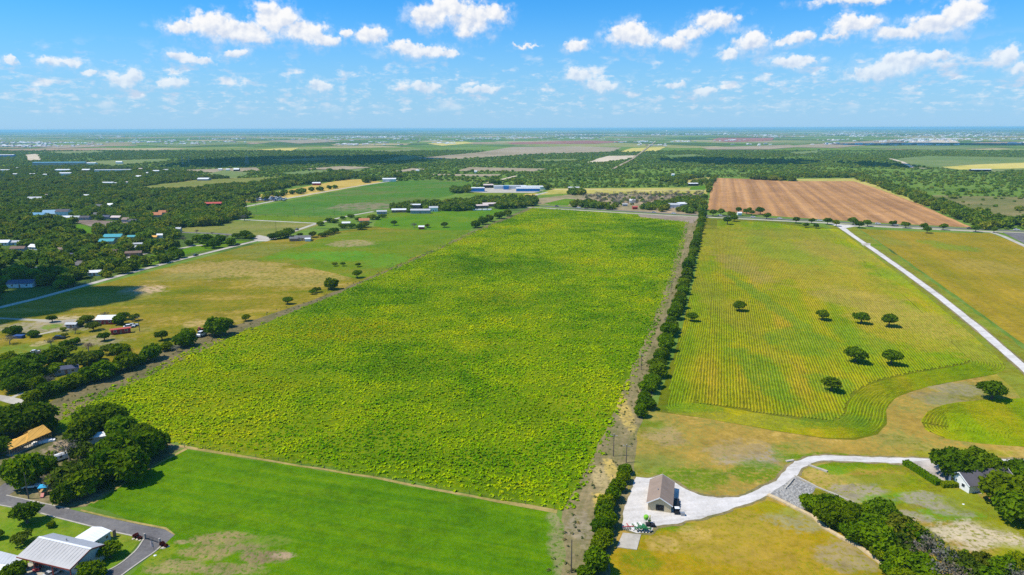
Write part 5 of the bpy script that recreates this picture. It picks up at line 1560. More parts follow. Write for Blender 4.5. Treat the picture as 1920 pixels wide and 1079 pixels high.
MB().box(-1.9, 1.9, -0.25, 0.05, 0.65, 0.85).add([(-0.8, 0.05, 0.7), (0.8, 0.05, 0.7), (0.15, 2.0, 0.6), (-0.15, 2.0, 0.6), (-0.8, 0.05, 1.05), (0.8, 0.05, 1.05), (0.15, 2.0, 0.75), (-0.15, 2.0, 0.75)],
                                                [(3, 2, 1, 0), (4, 5, 6, 7), (0, 1, 5, 4), (1, 2, 6, 5), (2, 3, 7, 6), (3, 0, 4, 7)]).build('frame', P_GREEN, t)
for k in range(5):
    xx = -1.6 + 0.8 * k
    MB().box(xx - 0.22, xx + 0.22, -0.75, -0.28, 0.75, 1.15).build('seed_box', P_GREEN, t)
    MB().tube((xx - 0.1, -0.85, 0.3), (xx + 0.1, -0.85, 0.3), 0.3, 0.3, 9).build('wheel', BLACK, t)
p = G(1193, 990)
t = empty('harrow', p, 0.35)
tag(t, 'white and green harrow with slanted bars beside the planter', 'harrow')
for k in range(5):
    xx = -1.5 + 0.72 * k
    MB().slab([(xx, -1.0, 0.35), (xx + 0.28, -1.0, 0.35), (xx + 0.28, 1.0, 0.8), (xx, 1.0, 0.8)], 0.12).build('bar', TRIM_W if k % 2 == 0 else P_GREEN, t)
MB().box(-1.7, 1.8, -0.1, 0.1, 0.25, 0.45).build('beam', P_GREEN, t)
p = G(1178, 992)
t = empty('disc_cultivator', p, 0.1)
tag(t, 'red and white cultivator in the tree shade at the yard edge', 'cultivator')
MB().box(-1.5, 1.5, -0.12, 0.12, 0.55, 0.75).box(-0.1, 0.1, -0.1, 1.6, 0.55, 0.7).build('frame', P_RED, t)
for k in range(6):
    xx = -1.35 + 0.54 * k
    MB().tube((xx - 0.05, -0.35, 0.32), (xx + 0.05, -0.3, 0.32), 0.32, 0.30, 9).build('disc', TRIM_W if k > 3 else STEEL, t)
for (u, v, w, lab) in [(1215.5, 986.5, 0.6, 'black square tub nearest the lime hopper'), (1223, 988, 0.6, 'black square tub at the grass edge of the yard')]:
    p = G(u, v)
    b = MB()
    b.box(p.x - w, p.x + w, p.y - w * .8, p.y + w * .8, 0.05, 0.7).box(p.x - w - .06, p.x + w + .06, p.y - w * .8 - .06, p.y + w * .8 + .06, 0.7, 0.78)
    tag(b.build('tub', BLACK), lab, 'tub')
p = G(1219, 981)
t = empty('auger', p, 0.4)
tag(t, 'thin yellow auger standing behind the black tubs', 'auger')
MB().tube((-0.3, 0, 0), (0.1, 0.3, 2.0), 0.16, 0.12, 7).build('tube', P_YEL, t)
MB().lathe([(0.1, 0.2), (0.42, 0.75), (0.45, 0.85)], 8, (-0.3, 0, 0)).build('funnel', P_YEL, t)
MB().tube((0.5, 0.2, 0), (0.1, 0.3, 1.6), 0.05, 0.05, 5).build('leg', P_YEL, t)

# metal building in the lower left corner
EH, RH = 3.3, 4.9
fr_ = G(122, 1066, EH)
rr_ = G(170, 1029, RH)
rl_ = G(72, 1007, RH)
axis = Vector((rl_.x - rr_.x, rl_.y - rr_.y, 0))
ML = axis.length
axis.normalize()
nrm_ = Vector((-axis.y, axis.x, 0))
if nrm_.dot(Vector((fr_.x - rr_.x, fr_.y - rr_.y, 0))) < 0:
    nrm_ = -nrm_
hwF = abs(Vector((fr_.x - rr_.x, fr_.y - rr_.y, 0)).dot(nrm_))
bk_ = G(192, 1020, EH + 0.4)
hwB = abs(Vector((bk_.x - rr_.x, bk_.y - rr_.y, 0)).dot(nrm_))
t = empty('metal_building', (rr_.x, rr_.y, 0))
tag(t, 'large metal building with pale grey roof and red trimmed carport front', 'building')
BUILT.append(((rr_ + axis * ML / 2).x, (rr_ + axis * ML / 2).y, 14))


def MP(s, n, z):      # s along the ridge from the right end, n towards the front
    q = axis * s + nrm_ * n
    return (q.x, q.y, z)


b = MB()
porch = hwF * 0.42
wz = lambda n: RH - (RH - EH) * n / hwF if n > 0 else RH + (RH - EH - 0.4) * n / hwB
b.add([MP(0.3, hwF - porch, -.1), MP(ML - .3, hwF - porch, -.1), MP(ML - .3, -hwB + .3, -.1), MP(.3, -hwB + .3, -.1), MP(.3, hwF - porch, wz(hwF - porch) - .12), MP(ML - .3, hwF - porch, wz(hwF - porch) - .12), MP(ML - .3, -hwB + .3, wz(-hwB + .3) - .12), MP(.3, -hwB + .3, wz(-hwB + .3) - .12), MP(.3, 0, RH - .12), MP(ML - .3, 0, RH - .12)],
      [(0, 1, 5, 4), (2, 3, 7, 6), (3, 0, 4, 8, 7), (1, 2, 6, 9, 5)])
b.build('wall', W_PALE, t)
b = MB()
b.slab([MP(0, hwF, EH), MP(ML, hwF, EH), MP(ML, 0, RH), MP(0, 0, RH)], 0.1)
ro = b.build('roof', roof_mat('weathered_metal_roof', (0.45, 0.43, 0.405), 0.45, 0, 0.07), t)
b = MB()
b.slab([MP(0, 0, RH - .004), MP(ML, 0, RH - .004), MP(ML, -hwB, EH + .4), MP(0, -hwB, EH + .4)], 0.1)
b.build('roof', roof_mat('back_slope_painted_shade', (0.36, 0.37, 0.39), 0.45, 0, 0.07), t)  # same sheet metal, darker and cooler: shade of the far slope painted in
b = MB()
b.slab([MP(-.15, 0.3, RH + .03), MP(ML, 0.3, RH + .03), MP(ML, -0.3, RH + .03), MP(-.15, -0.3, RH + .03)], 0.05)
b.build('ridge_cap', R_WHITE, ro)
b = MB()
for k in range(1, int(ML / 1.0)):
    b.slab([MP(k * 1.0 - .02, hwF - .05, EH + .014), MP(k * 1.0 + .02, hwF - .05, EH + .014), MP(k * 1.0 + .02, 0.35, RH + .012), MP(k * 1.0 - .02, 0.35, RH + .012)], 0.03)
tag(b.build('seam', ro.data.materials[0], ro), kind='stuff')
b = MB()
b.slab([MP(0, hwF + .08, EH + .02), MP(ML, hwF + .08, EH + .02), MP(ML, hwF + .02, EH + .02), MP(0, hwF + .02, EH + .02)], 0.32)
b.slab([MP(-.08, hwF, EH + .02), MP(-.02, hwF, EH + .02), MP(-.02, 0, RH + .02), MP(-.08, 0, RH + .02)], 0.3)
b.slab([MP(-.08, 0, RH + .02), MP(-.02, 0, RH + .02), MP(-.02, -hwB, EH + .42), MP(-.08, -hwB, EH + .42)], 0.3)
b.build('fascia', TRIM_R, t)
for s in (0.15, 5.6, 11.2, 16.6):
    if s < ML:
        MB().tube(MP(s, hwF - .2, -0.05), MP(s, hwF - .2, EH - .1), 0.13, 0.13, 6).build('post', TRIM_R, t)
MB().tube(MP(ML * .55, -hwB * .35, wz(-hwB * .35)), MP(ML * .55, -hwB * .35, wz(-hwB * .35) + .6), .15, .15, 6).build('vent', STEEL, t)
MB().box(*sorted((MP(0.28, 0, 0)[0] - .0, MP(0.28, 0, 0)[0] + .04)), *sorted((MP(0, 0, 0)[1], MP(0, 1.2, 0)[1])), 0.0, 2.1).build('door', W_BRICK, t)
pv_ = [MP(-1.5, hwF - porch - .2, 0), MP(ML, hwF - porch - .2, 0), MP(ML, hwF + 7, 0), MP(-1.5, hwF + 7, 0)]
sheet('carport_floor', [(p_[0] + rr_.x, p_[1] + rr_.y, 0) for p_ in pv_], M_conc, 0.07, world=True)
# lower wing at the picture edge and the white-roofed annex behind
t = empty('metal_wing', (rr_.x, rr_.y, 0))
tag(t, 'lower metal roof wing joined to the metal building at the picture edge', 'building')
b = MB()
w0, w1, w2 = [tuple(c - r for c, r in zip(G(u, v, z), (rr_.x, rr_.y, 0))) for (u, v, z) in ((50, 1046, 3.15), (18, 1059, 2.6), (-70, 1046, 2.6))]
w3 = tuple(c - r for c, r in zip(G(-30, 1026, 3.15), (rr_.x, rr_.y, 0)))
b.slab([w0, w1, w2, w3], 0.1)
b.build('roof', R_GALV, t)
x0 = [tuple(c - r for c, r in zip(G(u, v, z), (rr_.x, rr_.y, 0))) for (u, v, z) in ((18, 1059.5, 2.55), (-4, 1072, 2.2), (-90, 1058, 2.2), (-70, 1046.5, 2.55))]
MB().slab(x0, 0.1).build('roof', R_WHITE, t)
for q in (w0, w1, x0[1]):
    MB().tube((q[0] - .3, q[1] + .2, 0), (q[0] - .3, q[1] + .2, q[2] - .1), .1, .1, 6).build('post', TRIM_R, t)
a_, b_, c_, d_ = G(139, 1007.5, 2.7), G(173, 987, 2.7), G(205.7, 994, 2.6), G(174, 1015.6, 2.6)
AC = (a_ + b_ + c_ + d_) / 4
al = ((b_ - a_) + (c_ - d_)) / 2
aw = ((d_ - a_) + (c_ - b_)) / 2
aw -= al.normalized() * aw.dot(al.normalized())
gable('annex', 'long low annex with bright white metal roof behind the metal building', 'shed', AC, al.length, aw.length, 2.3, 2.75, math.atan2(al.y, al.x), W_PALE, R_WHITE, 0.25,
      [('front', -1.2, 0.9, 1.0, 0.9, 'window'), ('front', 1.4, 0.9, 1.0, 0.9, 'window'), ('front', 3.6, 0.0, 0.9, 1.9, 'door'), ('front', -3.4, 0.9, 1.0, 0.9, 'window')])

# white gabled house among the oaks
hc = G(1833, 905)
WC, WLn, WW, WR = from_gable((1799, 900), (1838, 923), (1812, 890), (1842, 880), 2.6, 4.4)
gable('white_house', 'white house with dark shingle roof half hidden by the big oaks', 'house', WC, 15.0, WW, 2.6, 4.7, WR, W_WHITE, R_DGREY, 0.5, [('left', -1.5, 0.9, 1.2, 1.1, 'window'), ('left', 2.2, 0.0, 1.0, 2.0, 'door'), ('front', -3.0, 0.9, 1.4, 1.1, 'window')], trim=TRIM_W)
wd = Vector((math.cos(WR), math.sin(WR), 0))
gable('house_wing', 'back wing of the white house with its own dark gable roof', 'house', WC + wd * 2.0 + Vector((-wd.y, wd.x, 0)) * 4.2, 9.0, 6.5, 2.5, 4.35, WR + 1.5708, W_WHITE, R_DGREY, 0.45, [('right', 0, 0.9, 1.2, 1.1, 'window')])
pt = sheet('patio', [(1799, 902), (1806, 899), (1840, 922), (1844, 927), (1832, 926)], M_conc, 0.075)

# house under construction: raw sheathing, open studs
def timber_house():
    zr, ze = 4.6, 2.6
    r1, r2 = G(81, 796.5, zr), G(41, 813, zr)
    e1, e2 = G(96, 808.5, ze), G(48, 832, ze)
    o = Vector((r1.x, r1.y, 0))
    ax = (r2 - r1)
    ax.z = 0
    L = ax.length
    ax.normalize()
    n = Vector((-ax.y, ax.x, 0))
    if n.dot(e1 - r1) < 0:
        n = -n
    hw = (n.dot(e1 - r1) + n.dot(e2 - r2)) / 2
    t = empty('timber_house', o)
    tag(t, 'half built house with raw orange board roof and open stud walls', 'house')
    BUILT.append((o.x + ax.x * L / 2, o.y + ax.y * L / 2, 9))
    Q = lambda s, m, z: tuple(ax * s + n * m + Vector((0, 0, z)))
    b = MB().slab([Q(0, hw, ze), Q(L + 1, hw, ze), Q(L - 2.0, 0, zr), Q(0, 0, zr)], 0.08)
    b.build('roof', R_OSB, t)
    MB().slab([Q(0, 0, zr - .004), Q(L - 2.0, 0, zr - .004), Q(L - 2.0, -hw * .8, ze + .4), Q(0, -hw * .8, ze + .4)], 0.08).build('roof', R_OSB, t)
    # left wing: lower hip
    MB().slab([Q(L - 2.2, 0.3, zr - 0.4), Q(L + 1.2, hw, ze - .05), Q(L + 6.5, hw, ze - .1), Q(L + 6.5, 1.2, ze + .9), Q(L + 2.0, 0.0, ze + 1.1)], 0.08).build('roof', R_OSB, t)
    b = MB().slab([Q(L + 6.4, 1.2, ze + .88), Q(L + 1.5, -0.1, ze + 1.05), Q(L + 1.5, -3, ze), Q(L + 6.4, -3, ze)], 0.08)
    b.build('roof', R_OSB, t)
    # gable end with board, studs along the open front
    MB().slab([Q(0.02, hw, ze - .1), Q(0.02, -hw * .8, ze + .3), Q(0.02, 0, zr - .1)], 0.06).build('gable_board', R_OSB, t)
    k = 0
    s = 0.1
    while s < L + 6.5:
        MB().tube(Q(s, hw - .5, 0), Q(s, hw - .5, ze + (.05 if s < L else -.05)), 0.07, 0.07, 4).build('stud', W_STUD, t)
        s += 0.75
    for m in np.arange(-hw * .8 + .3, hw, 0.8):
        MB().tube(Q(0.1, m, 0), Q(0.1, m, ze), 0.07, 0.07, 4).build('stud', W_STUD, t)
    MB().add([Q(0, hw, 0.12), Q(L + 6.5, hw, 0.12), Q(L + 6.5, -3, 0.12), Q(0, -3, 0.12)], [(0, 1, 2, 3)]).build('floor_slab', M_conc, t)
    MB().add([Q(0.8, -1, 0.14), Q(L + 5.5, -1, 0.14), Q(L + 5.5, -1, ze), Q(0.8, -1, ze)], [(0, 1, 2, 3)]).build('inner_wall', W_TAN, t)


timber_house()
p = G(82, 830)
tag(MB().box(-3.2, 3.2, -0.8, 0.8, 0.0, 0.45).box(-2.9, 2.4, -0.7, 0.75, 0.45, 0.7).build('sheet_stack', TRIM_W), 'stack of white sheets on bare earth by the half built house', 'stack').location = p
bpy.data.objects['sheet_stack'].rotation_euler = (0, 0, 0.55)
house(183, 832, 26, 0.62, 24, 2.4, 0.7, W_PALE, R_WHITE, 'small shed with bright white roof under the grove trees', 'shed', 'shed', wins=False)
# round-topped white camper
p = G(117, 862)
t = empty('camper', p, 0.9)
tag(t, 'white round-topped camper standing between grove trees', 'camper')
prof = [(math.cos(a) * 1.1, 0.5 + max(0, math.sin(a)) * 1.9) for a in np.linspace(0, math.pi, 9)]
b = MB()
b.add([(-1.9, y, z) for y, z in prof] + [(1.9, y, z) for y, z in prof], [(i, i + 1, 10 + i, 9 + i) for i in range(8)] + [tuple(range(8, -1, -1)), tuple(range(9, 18))])
b.build('body', TRIM_W, t)
MB().box(-1.0, -0.2, -1.13, -1.0, 1.2, 1.8).build('window', GLASS, t)
MB().box(-0.4, 0.4, -1.0, 1.0, 0.0, 0.5).build('wheel', BLACK, t)

# ---- other buildings: u, v of the near wall's foot, length in pixels, depth ratio, turn, eave, rise, wall, roof, label
OB = [
    (197, 609, 27, 0.7, 3, 2.8, 1.5, W_RED, R_WHITE, 'red barn with wide white roof among farmyard trees', 'red_barn', 'barn'),
    (227, 626.5, 28, 0.22, 28, 2.6, 0.3, W_RED, R_RED, 'long narrow red shed on the pasture beside the barn', 'red_shed', 'shed'),
    (133, 616, 16, 0.5, 0, 2.2, 0.6, W_GREY, R_GALV, 'small grey roofed shed on the gravel of the red barn farm', 'shed', 'shed'),
    (125, 703, 32, 0.32, 22, 2.7, 0.9, W_GREY, R_NAVY, 'long slate blue roofed house deep between the trees', 'house', 'house'),
    (79, 706, 16, 0.6, -20, 2.5, 0.7, W_WHITE, R_WHITE, 'white shed by the slate blue roofed house', 'shed', 'shed'),
    (177, 518, 19, 0.5, 15, 2.6, 1.2, W_WHITE, R_WHITE, 'white rounded shed just behind the country road', 'shed', 'shed'),
    (37, 540, 36, 0.5, 8, 2.8, 1.8, W_WHITE, R_NAVY, 'big dark roofed house near the left edge behind the country road', 'house', 'house'),
    (62, 469, 17, 0.6, -15, 2.6, 1.8, W_WHITE, R_WHITE, 'white gabled house alone among town trees left of the street', 'house', 'house'),
    (32, 472, 20, 0.5, 5, 2.6, 1.5, W_GREY, R_BROWN, 'brown roofed house between town trees near the left edge', 'house', 'house'),
    (5, 461, 16, 0.7, 5, 2.8, 1.8, W_WHITE, R_WHITE, 'white house cut by the left edge of the photo', 'house', 'house'),
    (25, 460, 20, 0.5, 8, 2.5, 1.2, W_WHITE, R_GALV, 'pale grey roofed house beside the white one at the left edge', 'house', 'house'),
    (115, 474, 12, 0.6, 4, 2.8, 1.2, W_TAN, R_TAUPE, 'tan walled house in the middle of the town trees', 'house', 'house'),
    (176, 468, 17, 0.55, 5, 2.8, 1.2, W_WHITE, R_TERRA, 'white house with orange brown roof below the teal roofs', 'house', 'house'),
    (199, 459, 22, 0.6, 6, 3.0, 1.8, W_TAN, R_TEAL, 'nearer house with teal roof by the country road', 'house', 'house'),
    (210, 451, 27, 0.6, 6, 3.2, 2.0, W_TAN, R_TEAL, 'larger house with teal roof behind the nearer one', 'house', 'house'),
    (247, 450, 13, 0.6, 6, 2.8, 1.2, W_TAN, R_TEAL, 'small teal roofed building right of the other two', 'house', 'house'),
    (128, 485, 12, 0.7, 0, 2.6, 1.4, W_GREY, R_NAVY, 'purple grey roofed house above the bend of the street', 'house', 'house'),
    (286, 450, 13, 0.6, 0, 2.6, 1.1, W_TAN, R_OSB, 'small house with pale yellow roof by the car park', 'house', 'house'),
    (300, 447, 11, 0.6, 0, 3.0, 1.0, W_WHITE, R_WHITE, 'white box-like building behind the car park', 'building', 'building'),
    (256, 464, 27, 0.35, 15, 2.8, 0.8, W_GREY, R_GALV, 'long grey green roof beside the car park', 'building', 'building'),
    (253, 470, 22, 0.5, 12, 2.8, 0.8, W_WHITE, R_WHITE, 'white flat roofed building in front of the long grey roof', 'building', 'building'),
    (250, 481, 24, 0.4, 14, 2.8, 1.2, W_BRICK, R_BROWN, 'brown house nearest the country road below the white roof', 'house', 'house'),
    (215, 480, 12, 0.7, 8, 2.8, 2.0, W_TAN, R_BROWN, 'gabled tan house left of the brown house', 'house', 'house'),
    (65, 408, 26, 0.5, 2, 3.0, 2.0, W_WHITE, R_BLUE, 'building with turquoise roof, leftmost of the blue roofs', 'building', 'building'),
    (94, 406, 22, 0.6, 12, 3.0, 4.0, W_TAN, R_BLUE, 'tall hall with blue gable roof beside the columned house', 'hall', 'building'),
    (116, 406, 20, 0.6, 0, 5.5, 2.5, W_WHITE, R_DGREY, 'columned white house with dark roof beside the blue hall', 'house', 'house'),
    (63, 377, 20, 0.5, 4, 3.0, 2.5, W_WHITE, R_GALV, 'pale house alone in the wood above the turquoise roof', 'house', 'house'),
    (160, 371, 12, 0.5, 0, 3, 1.5, W_WHITE, R_WHITE, 'white roof showing in the wood left of the tan clearing', 'house', 'house'),
    (184, 391, 10, 0.6, 0, 3, 2, W_WHITE, R_GREY, 'small white house with grey roof above the mud flat', 'house', 'house'),
    (206, 389, 8, 0.6, 0, 3, 2, W_WHITE, R_WHITE, 'tiny white house right of the grey roofed one', 'house', 'house'),
    (181, 407, 10, 0.6, 0, 3, 2, W_WHITE, R_GREY, 'house with pale walls just behind the mud flat row', 'house', 'house'),
    (124, 413, 14, 0.7, 10, 3, 1.5, W_WHITE, R_WHITE, 'white roof, first of the row of houses above the mud flat', 'house', 'house'),
    (140, 413, 13, 0.6, 10, 3, 1.5, W_GREY, R_GALV, 'grey roof, second of the row of houses above the mud flat', 'house', 'house'),
    (158, 413, 14, 0.6, 6, 3, 1.5, W_GREY, R_DGREY, 'dark roof, third of the row of houses above the mud flat', 'house', 'house'),
    (198, 412, 11, 0.6, 2, 3, 1.8, W_GREY, R_NAVY, 'blue grey roof, fourth of the row of houses above the mud flat', 'house', 'house'),
    (216, 413, 15, 0.6, -4, 3, 1.6, W_BRICK, R_PINK, 'pinkish roof, fifth of the row of houses above the mud flat', 'house', 'house'),
    (235, 417, 13, 0.7, -8, 3, 1.8, W_GREY, R_TAUPE, 'brownish roof, sixth of the row of houses above the mud flat', 'house', 'house'),
    (247, 420, 12, 0.7, -8, 3, 1.8, W_GREY, R_DGREY, 'dark roof, last of the row of houses above the mud flat', 'house', 'house'),
    (292, 408, 18, 0.6, 8, 3, 2.5, W_TAN, R_TERRA, 'house with orange red roof in the wood above the road', 'house', 'house'),
    (306, 403, 14, 0.5, 10, 3, 2, W_TAN, R_TERRA, 'orange red roof wing right of the larger orange roof', 'house', 'house'),
    (349, 388, 7, 0.7, 0, 3, 2, W_TAN, R_TERRA, 'tiny orange roofed hut left of the red roof', 'hut', 'hut'),
    (398, 387, 29, 0.35, 8, 3.5, 1.6, W_DARK, R_RED, 'long open sided building with bright red roof', 'pavilion', 'building'),
    (334, 435, 8, 0.8, 0, 3, 1.2, W_GREY, R_GALV, 'small dark fronted shed at the end of the grey lane', 'shed', 'shed'),
    (593, 348, 14, 0.5, 2, 4, 1.5, W_RED, R_WHITE, 'red barn with white roof at the far side of the golden field', 'red_barn', 'barn'),
    (380, 340, 18, 0.8, 3, 4, 2, W_GREY, R_WHITE, 'wide white roof standing in the olive field', 'barn', 'barn'),
    (443, 322, 9, 0.7, 3, 5, 3, W_DARK, R_WHITE, 'white roofed barn, rightmost of three beyond the tan field', 'barn', 'barn'),
    (427, 321, 6, 0.5, 3, 4, 1.5, W_WHITE, R_WHITE, 'small white barn, middle of three beyond the tan field', 'barn', 'barn'),
    (413, 320.5, 6, 0.5, 3, 4, 1.5, W_WHITE, R_WHITE, 'small white barn, leftmost of three beyond the tan field', 'barn', 'barn'),
    (730, 341, 24, 0.5, 8, 5, 1.5, W_WHITE, R_WHITE, 'long white shed at the far corner of the young crop', 'shed', 'shed'),
    (783, 323, 6, 0.6, 2, 4, 1.5, W_WHITE, R_WHITE, 'lone white shed in scrub beyond the young crop', 'shed', 'shed'),
    (892, 325, 5, 0.6, 0, 4, 1.5, W_WHITE, R_WHITE, 'small white roof beside far tan field', 'shed', 'shed'),
    (748, 399, 26, 0.5, 5, 3.2, 1.2, W_BRICK, R_WHITE, 'brick shed with white roof, left of the tall white roofed hall', 'shed', 'shed'),
    (716, 402, 18, 0.5, 10, 3.2, 1.2, W_GREY, R_GALV, 'grey roofed sheds at the end of the young crop lane', 'shed', 'shed'),
    (777, 396, 22, 0.8, 3, 7.5, 0.6, W_BRICK, R_WHITE, 'tall brown walled hall with flat white roof at the meadow edge', 'hall', 'building'),
    (788, 401, 36, 0.3, 0, 4.0, 1.4, W_GREY, R_GALV, 'long low blue grey shed in front of the tall hall', 'shed', 'shed'),
    (813, 397, 16, 0.9, 5, 4.5, 1.5, W_WHITE, R_GALV, 'white walled building with grey roof right of the long shed', 'building', 'building'),
    (790, 443 - 12.5, 10, 0.7, 0, 2.6, 1.0, W_RED, R_WHITE, 'small red shed with white roof on the meadow', 'red_shed', 'shed'),
    (901, 391, 30, 0.4, 14, 3.4, 1.2, W_BRICK, R_PINK, 'long pale pink roof among trees at the meadow end, left half', 'house', 'house'),
    (922, 388, 32, 0.4, 14, 3.6, 1.4, W_BRICK, R_PINK, 'long pale pink roof among trees at the meadow end, right half', 'house', 'house'),
    (904, 395, 34, 0.25, 2, 1.2, 0.3, W_WHITE, R_WHITE, 'low white strip of sheds at the meadow edge below the pink roofs', 'shed', 'shed'),
    (683, 419, 18, 0.7, 10, 3, 2, W_TAN, R_TERRA, 'terracotta roofed house between dark trees by the meadow', 'house', 'house'),
    (649, 424, 14, 0.5, 5, 3, 1.2, W_BRICK, R_WHITE, 'brick house with pale roof at the lane end by dark trees', 'house', 'house'),
    (567, 452, 28, 0.5, 8, 2.8, 1.6, W_TAN, R_GREY, 'grey roofed ranch house on the pasture edge past the junction', 'house', 'house'),
    (551, 453, 15, 0.7, 8, 2.6, 1.2, W_BRICK, R_GREY, 'grey roofed garage joined left of the ranch house', 'garage', 'garage'),
    (577, 453, 9, 0.6, 8, 2.4, 0.6, W_WHITE, R_WHITE, 'white camper-like shed right of the ranch house', 'shed', 'shed'),
    (894, 360, 28, 0.35, -3, 6, 0.8, W_BLUE, R_WHITE, 'bright blue walled warehouse with white roof in the works yard', 'warehouse', 'building'),
    (916, 353, 18, 0.6, 5, 5, 1.5, W_DARK, R_PINK, 'brownish roofed open shed behind the blue warehouse', 'shed', 'shed'),
    (956, 355, 60, 0.2, -1, 5, 1.2, W_WHITE, R_GALV, 'long grey roofed hall at the back of the works yard', 'hall', 'building'),
    (949, 356, 10, 0.7, 0, 6, 0.8, W_BLUE, R_BLUE, 'small blue block in the middle of the works yard', 'building', 'building'),
    (990, 359.5, 44, 0.25, -2, 5, 1.0, W_BLUE, R_WHITE, 'long white roofed hall with blue front at the works', 'hall', 'building'),
    (1000, 356, 46, 0.2, -2, 5, 1.2, W_WHITE, R_WHITE, 'white hall behind the long blue fronted one', 'hall', 'building'),
    (1076, 357, 20, 0.3, 0, 4, 1.5, W_DARK, R_GALV, 'grey roofed open shed behind two trees in the dry meadow', 'shed', 'shed'),
    (1186, 381, 10, 0.6, 0, 3.5, 1.5, W_WHITE, R_WHITE, 'white roofed house in the dead orchard behind the road', 'house', 'house'),
    (1172, 387, 9, 0.4, 0, 2.6, 0.8, W_GREY, R_GALV, 'low grey shed left of the white orchard house', 'shed', 'shed'),
    (1191, 393, 9, 0.6, 5, 3, 1.0, W_RED, R_RED, 'red roofed shed near the road verge by the orchard', 'shed', 'shed'),
    (1262, 391, 24, 0.6, -4, 4.5, 1.5, W_WHITE, R_GALV, 'large pale roofed house by the road left of the hedge', 'house', 'house'),
    (1281, 389, 18, 0.6, 14, 4.5, 1.6, W_WHITE, R_WHITE, 'white wing of the large pale roofed house', 'house', 'house'),
    (1300, 349, 17, 0.5, 2, 4, 1.0, W_DARK, R_WHITE, 'white roofed shed by the green lawn near the ploughed field', 'shed', 'shed'),
    (1387, 404, 7, 0.7, 0, 2.6, 1.0, W_WHITE, R_WHITE, 'small white house between the roadside trees', 'house', 'house'),
    (1840, 322.5, 30, 0.2, -1, 5, 1.0, W_DARK, R_WHITE, 'long shed at the edge of the yellow far field', 'shed', 'shed'),
    (1262, 331, 5, 0.6, 0, 4, 1.5, W_WHITE, R_WHITE, 'tiny white shed in the scrub before the ploughed field', 'shed', 'shed'),
    (1916, 423, 12, 0.6, 0, 3, 1.5, W_DARK, R_DGREY, 'dark shed under trees at the right edge by the road', 'shed', 'shed'),
    (110, 310.5, 78, 0.14, 3, 8, 1.5, W_NAVY if False else W_GREY, R_BLUE, 'very long blue grey roofed plant far behind the town', 'plant', 'building'),
    (168, 310, 18, 0.4, 2, 6, 1.5, W_WHITE, R_WHITE, 'white hall right of the very long blue grey plant', 'hall', 'building'),
    (223, 308, 10, 0.4, 0, 6, 2, W_WHITE, R_WHITE, 'white buildings on the far green field right of the plant', 'building', 'building'),
    (212, 322, 55, 0.12, 9, 4, 1.2, W_WHITE, R_GALV, 'long thin pale roof lying across the far town woods', 'shed', 'shed'),
    (116, 323, 22, 0.5, 0, 5, 1.5, W_WHITE, R_WHITE, 'white roof, upper of two close together in the far town woods', 'building', 'building'),
    (121, 329.5, 18, 0.5, 0, 5, 1.5, W_WHITE, R_WHITE, 'white roof, lower of two close together in the far town woods', 'building', 'building'),
    (160, 323, 12, 0.6, 0, 5, 2, W_BRICK, R_WHITE, 'pale roofed church-like building right of the two white roofs', 'building', 'building'),
    (8, 323, 14, 0.4, 0, 5, 1, W_WHITE, R_WHITE, 'white roof near the left edge in the far town woods', 'building', 'building'),
    (10, 295, 24, 0.25, 0, 8, 1.5, W_BLUE, R_WHITE, 'blue walled plant at the left edge below the quarry', 'plant', 'building'),
    (200, 347, 19, 0.5, 0, 4, 1, W_WHITE, R_WHITE, 'wide white roof in the woods left of the olive field', 'building', 'building'),
    (217, 348, 7, 0.6, 0, 4, 1, W_WHITE, R_WHITE, 'small white roof right of the wide white roof in the woods', 'house', 'house'),
    (236, 346, 8, 0.6, 0, 4, 1, W_WHITE, R_PINK, 'small pinkish roof at the wood edge by the olive field', 'house', 'house'),
    (259, 335, 8, 0.7, 0, 4, 2, W_TAN, R_WHITE, 'pale house with tan walls by the far wood edge', 'house', 'house'),
    (277, 328, 8, 0.5, 0, 4, 1.5, W_WHITE, R_WHITE, 'white roof, left of the far pair by the green field', 'house', 'house'),
    (292, 324, 10, 0.5, 0, 4, 1.5, W_WHITE, R_WHITE, 'white roof, right of the far pair by the green field', 'house', 'house'),
    (310, 322, 10, 0.4, 0, 4, 1.5, W_WHITE, R_GALV, 'grey white roof nearest the far green field', 'house', 'house'),
    (262, 320, 10, 0.4, 0, 4, 1.5, W_TAN, R_PINK, 'pinkish roof above the white pair by the far green field', 'house', 'house'),
    (88, 370, 10, 0.9, 40, 3, 1, W_WHITE, R_PINK, 'pale pink roof beside a small lawn in the wood', 'house', 'house'),
    (60, 330, 8, 0.5, 0, 4, 1, W_WHITE, R_WHITE, 'lone white roof in the woods left of the two close white roofs', 'house', 'house'),
    (85, 331, 7, 0.5, 0, 4, 1, W_WHITE, R_WHITE, 'tiny white roof between the lone one and the close pair', 'house', 'house'),
    (28, 330, 6, 0.5, 0, 4, 1, W_WHITE, R_WHITE, 'tiny white roof left in the woods under the plant', 'house', 'house'),
    (30, 318, 6, 0.5, 0, 4, 1, W_WHITE, R_WHITE, 'tiny white roof higher in the woods by the left edge', 'house', 'house'),
    (1250, 249, 1, 0.1, 0, 1, 1, None, None, '', '', ''),
]
for o in OB:
    if o[7] is None:
        continue
    big = o[2] >= 12 and o[1] > 380
    house(*o[:10], name=o[10], cat=o[11], wins=big)

# ------------------------------------------------------------------ vehicles
PAINT = {k: plain('paint_' + k, c, 0.3, 0.04, 1.0, 0.6) for k, c in {'white': (0.78, 0.78, 0.78), 'silver': (0.45, 0.46, 0.48), 'black': (0.025, 0.025, 0.03), 'red': (0.42, 0.03, 0.04), 'blue': (0.05, 0.10, 0.25)}.items()}
CARM = {}


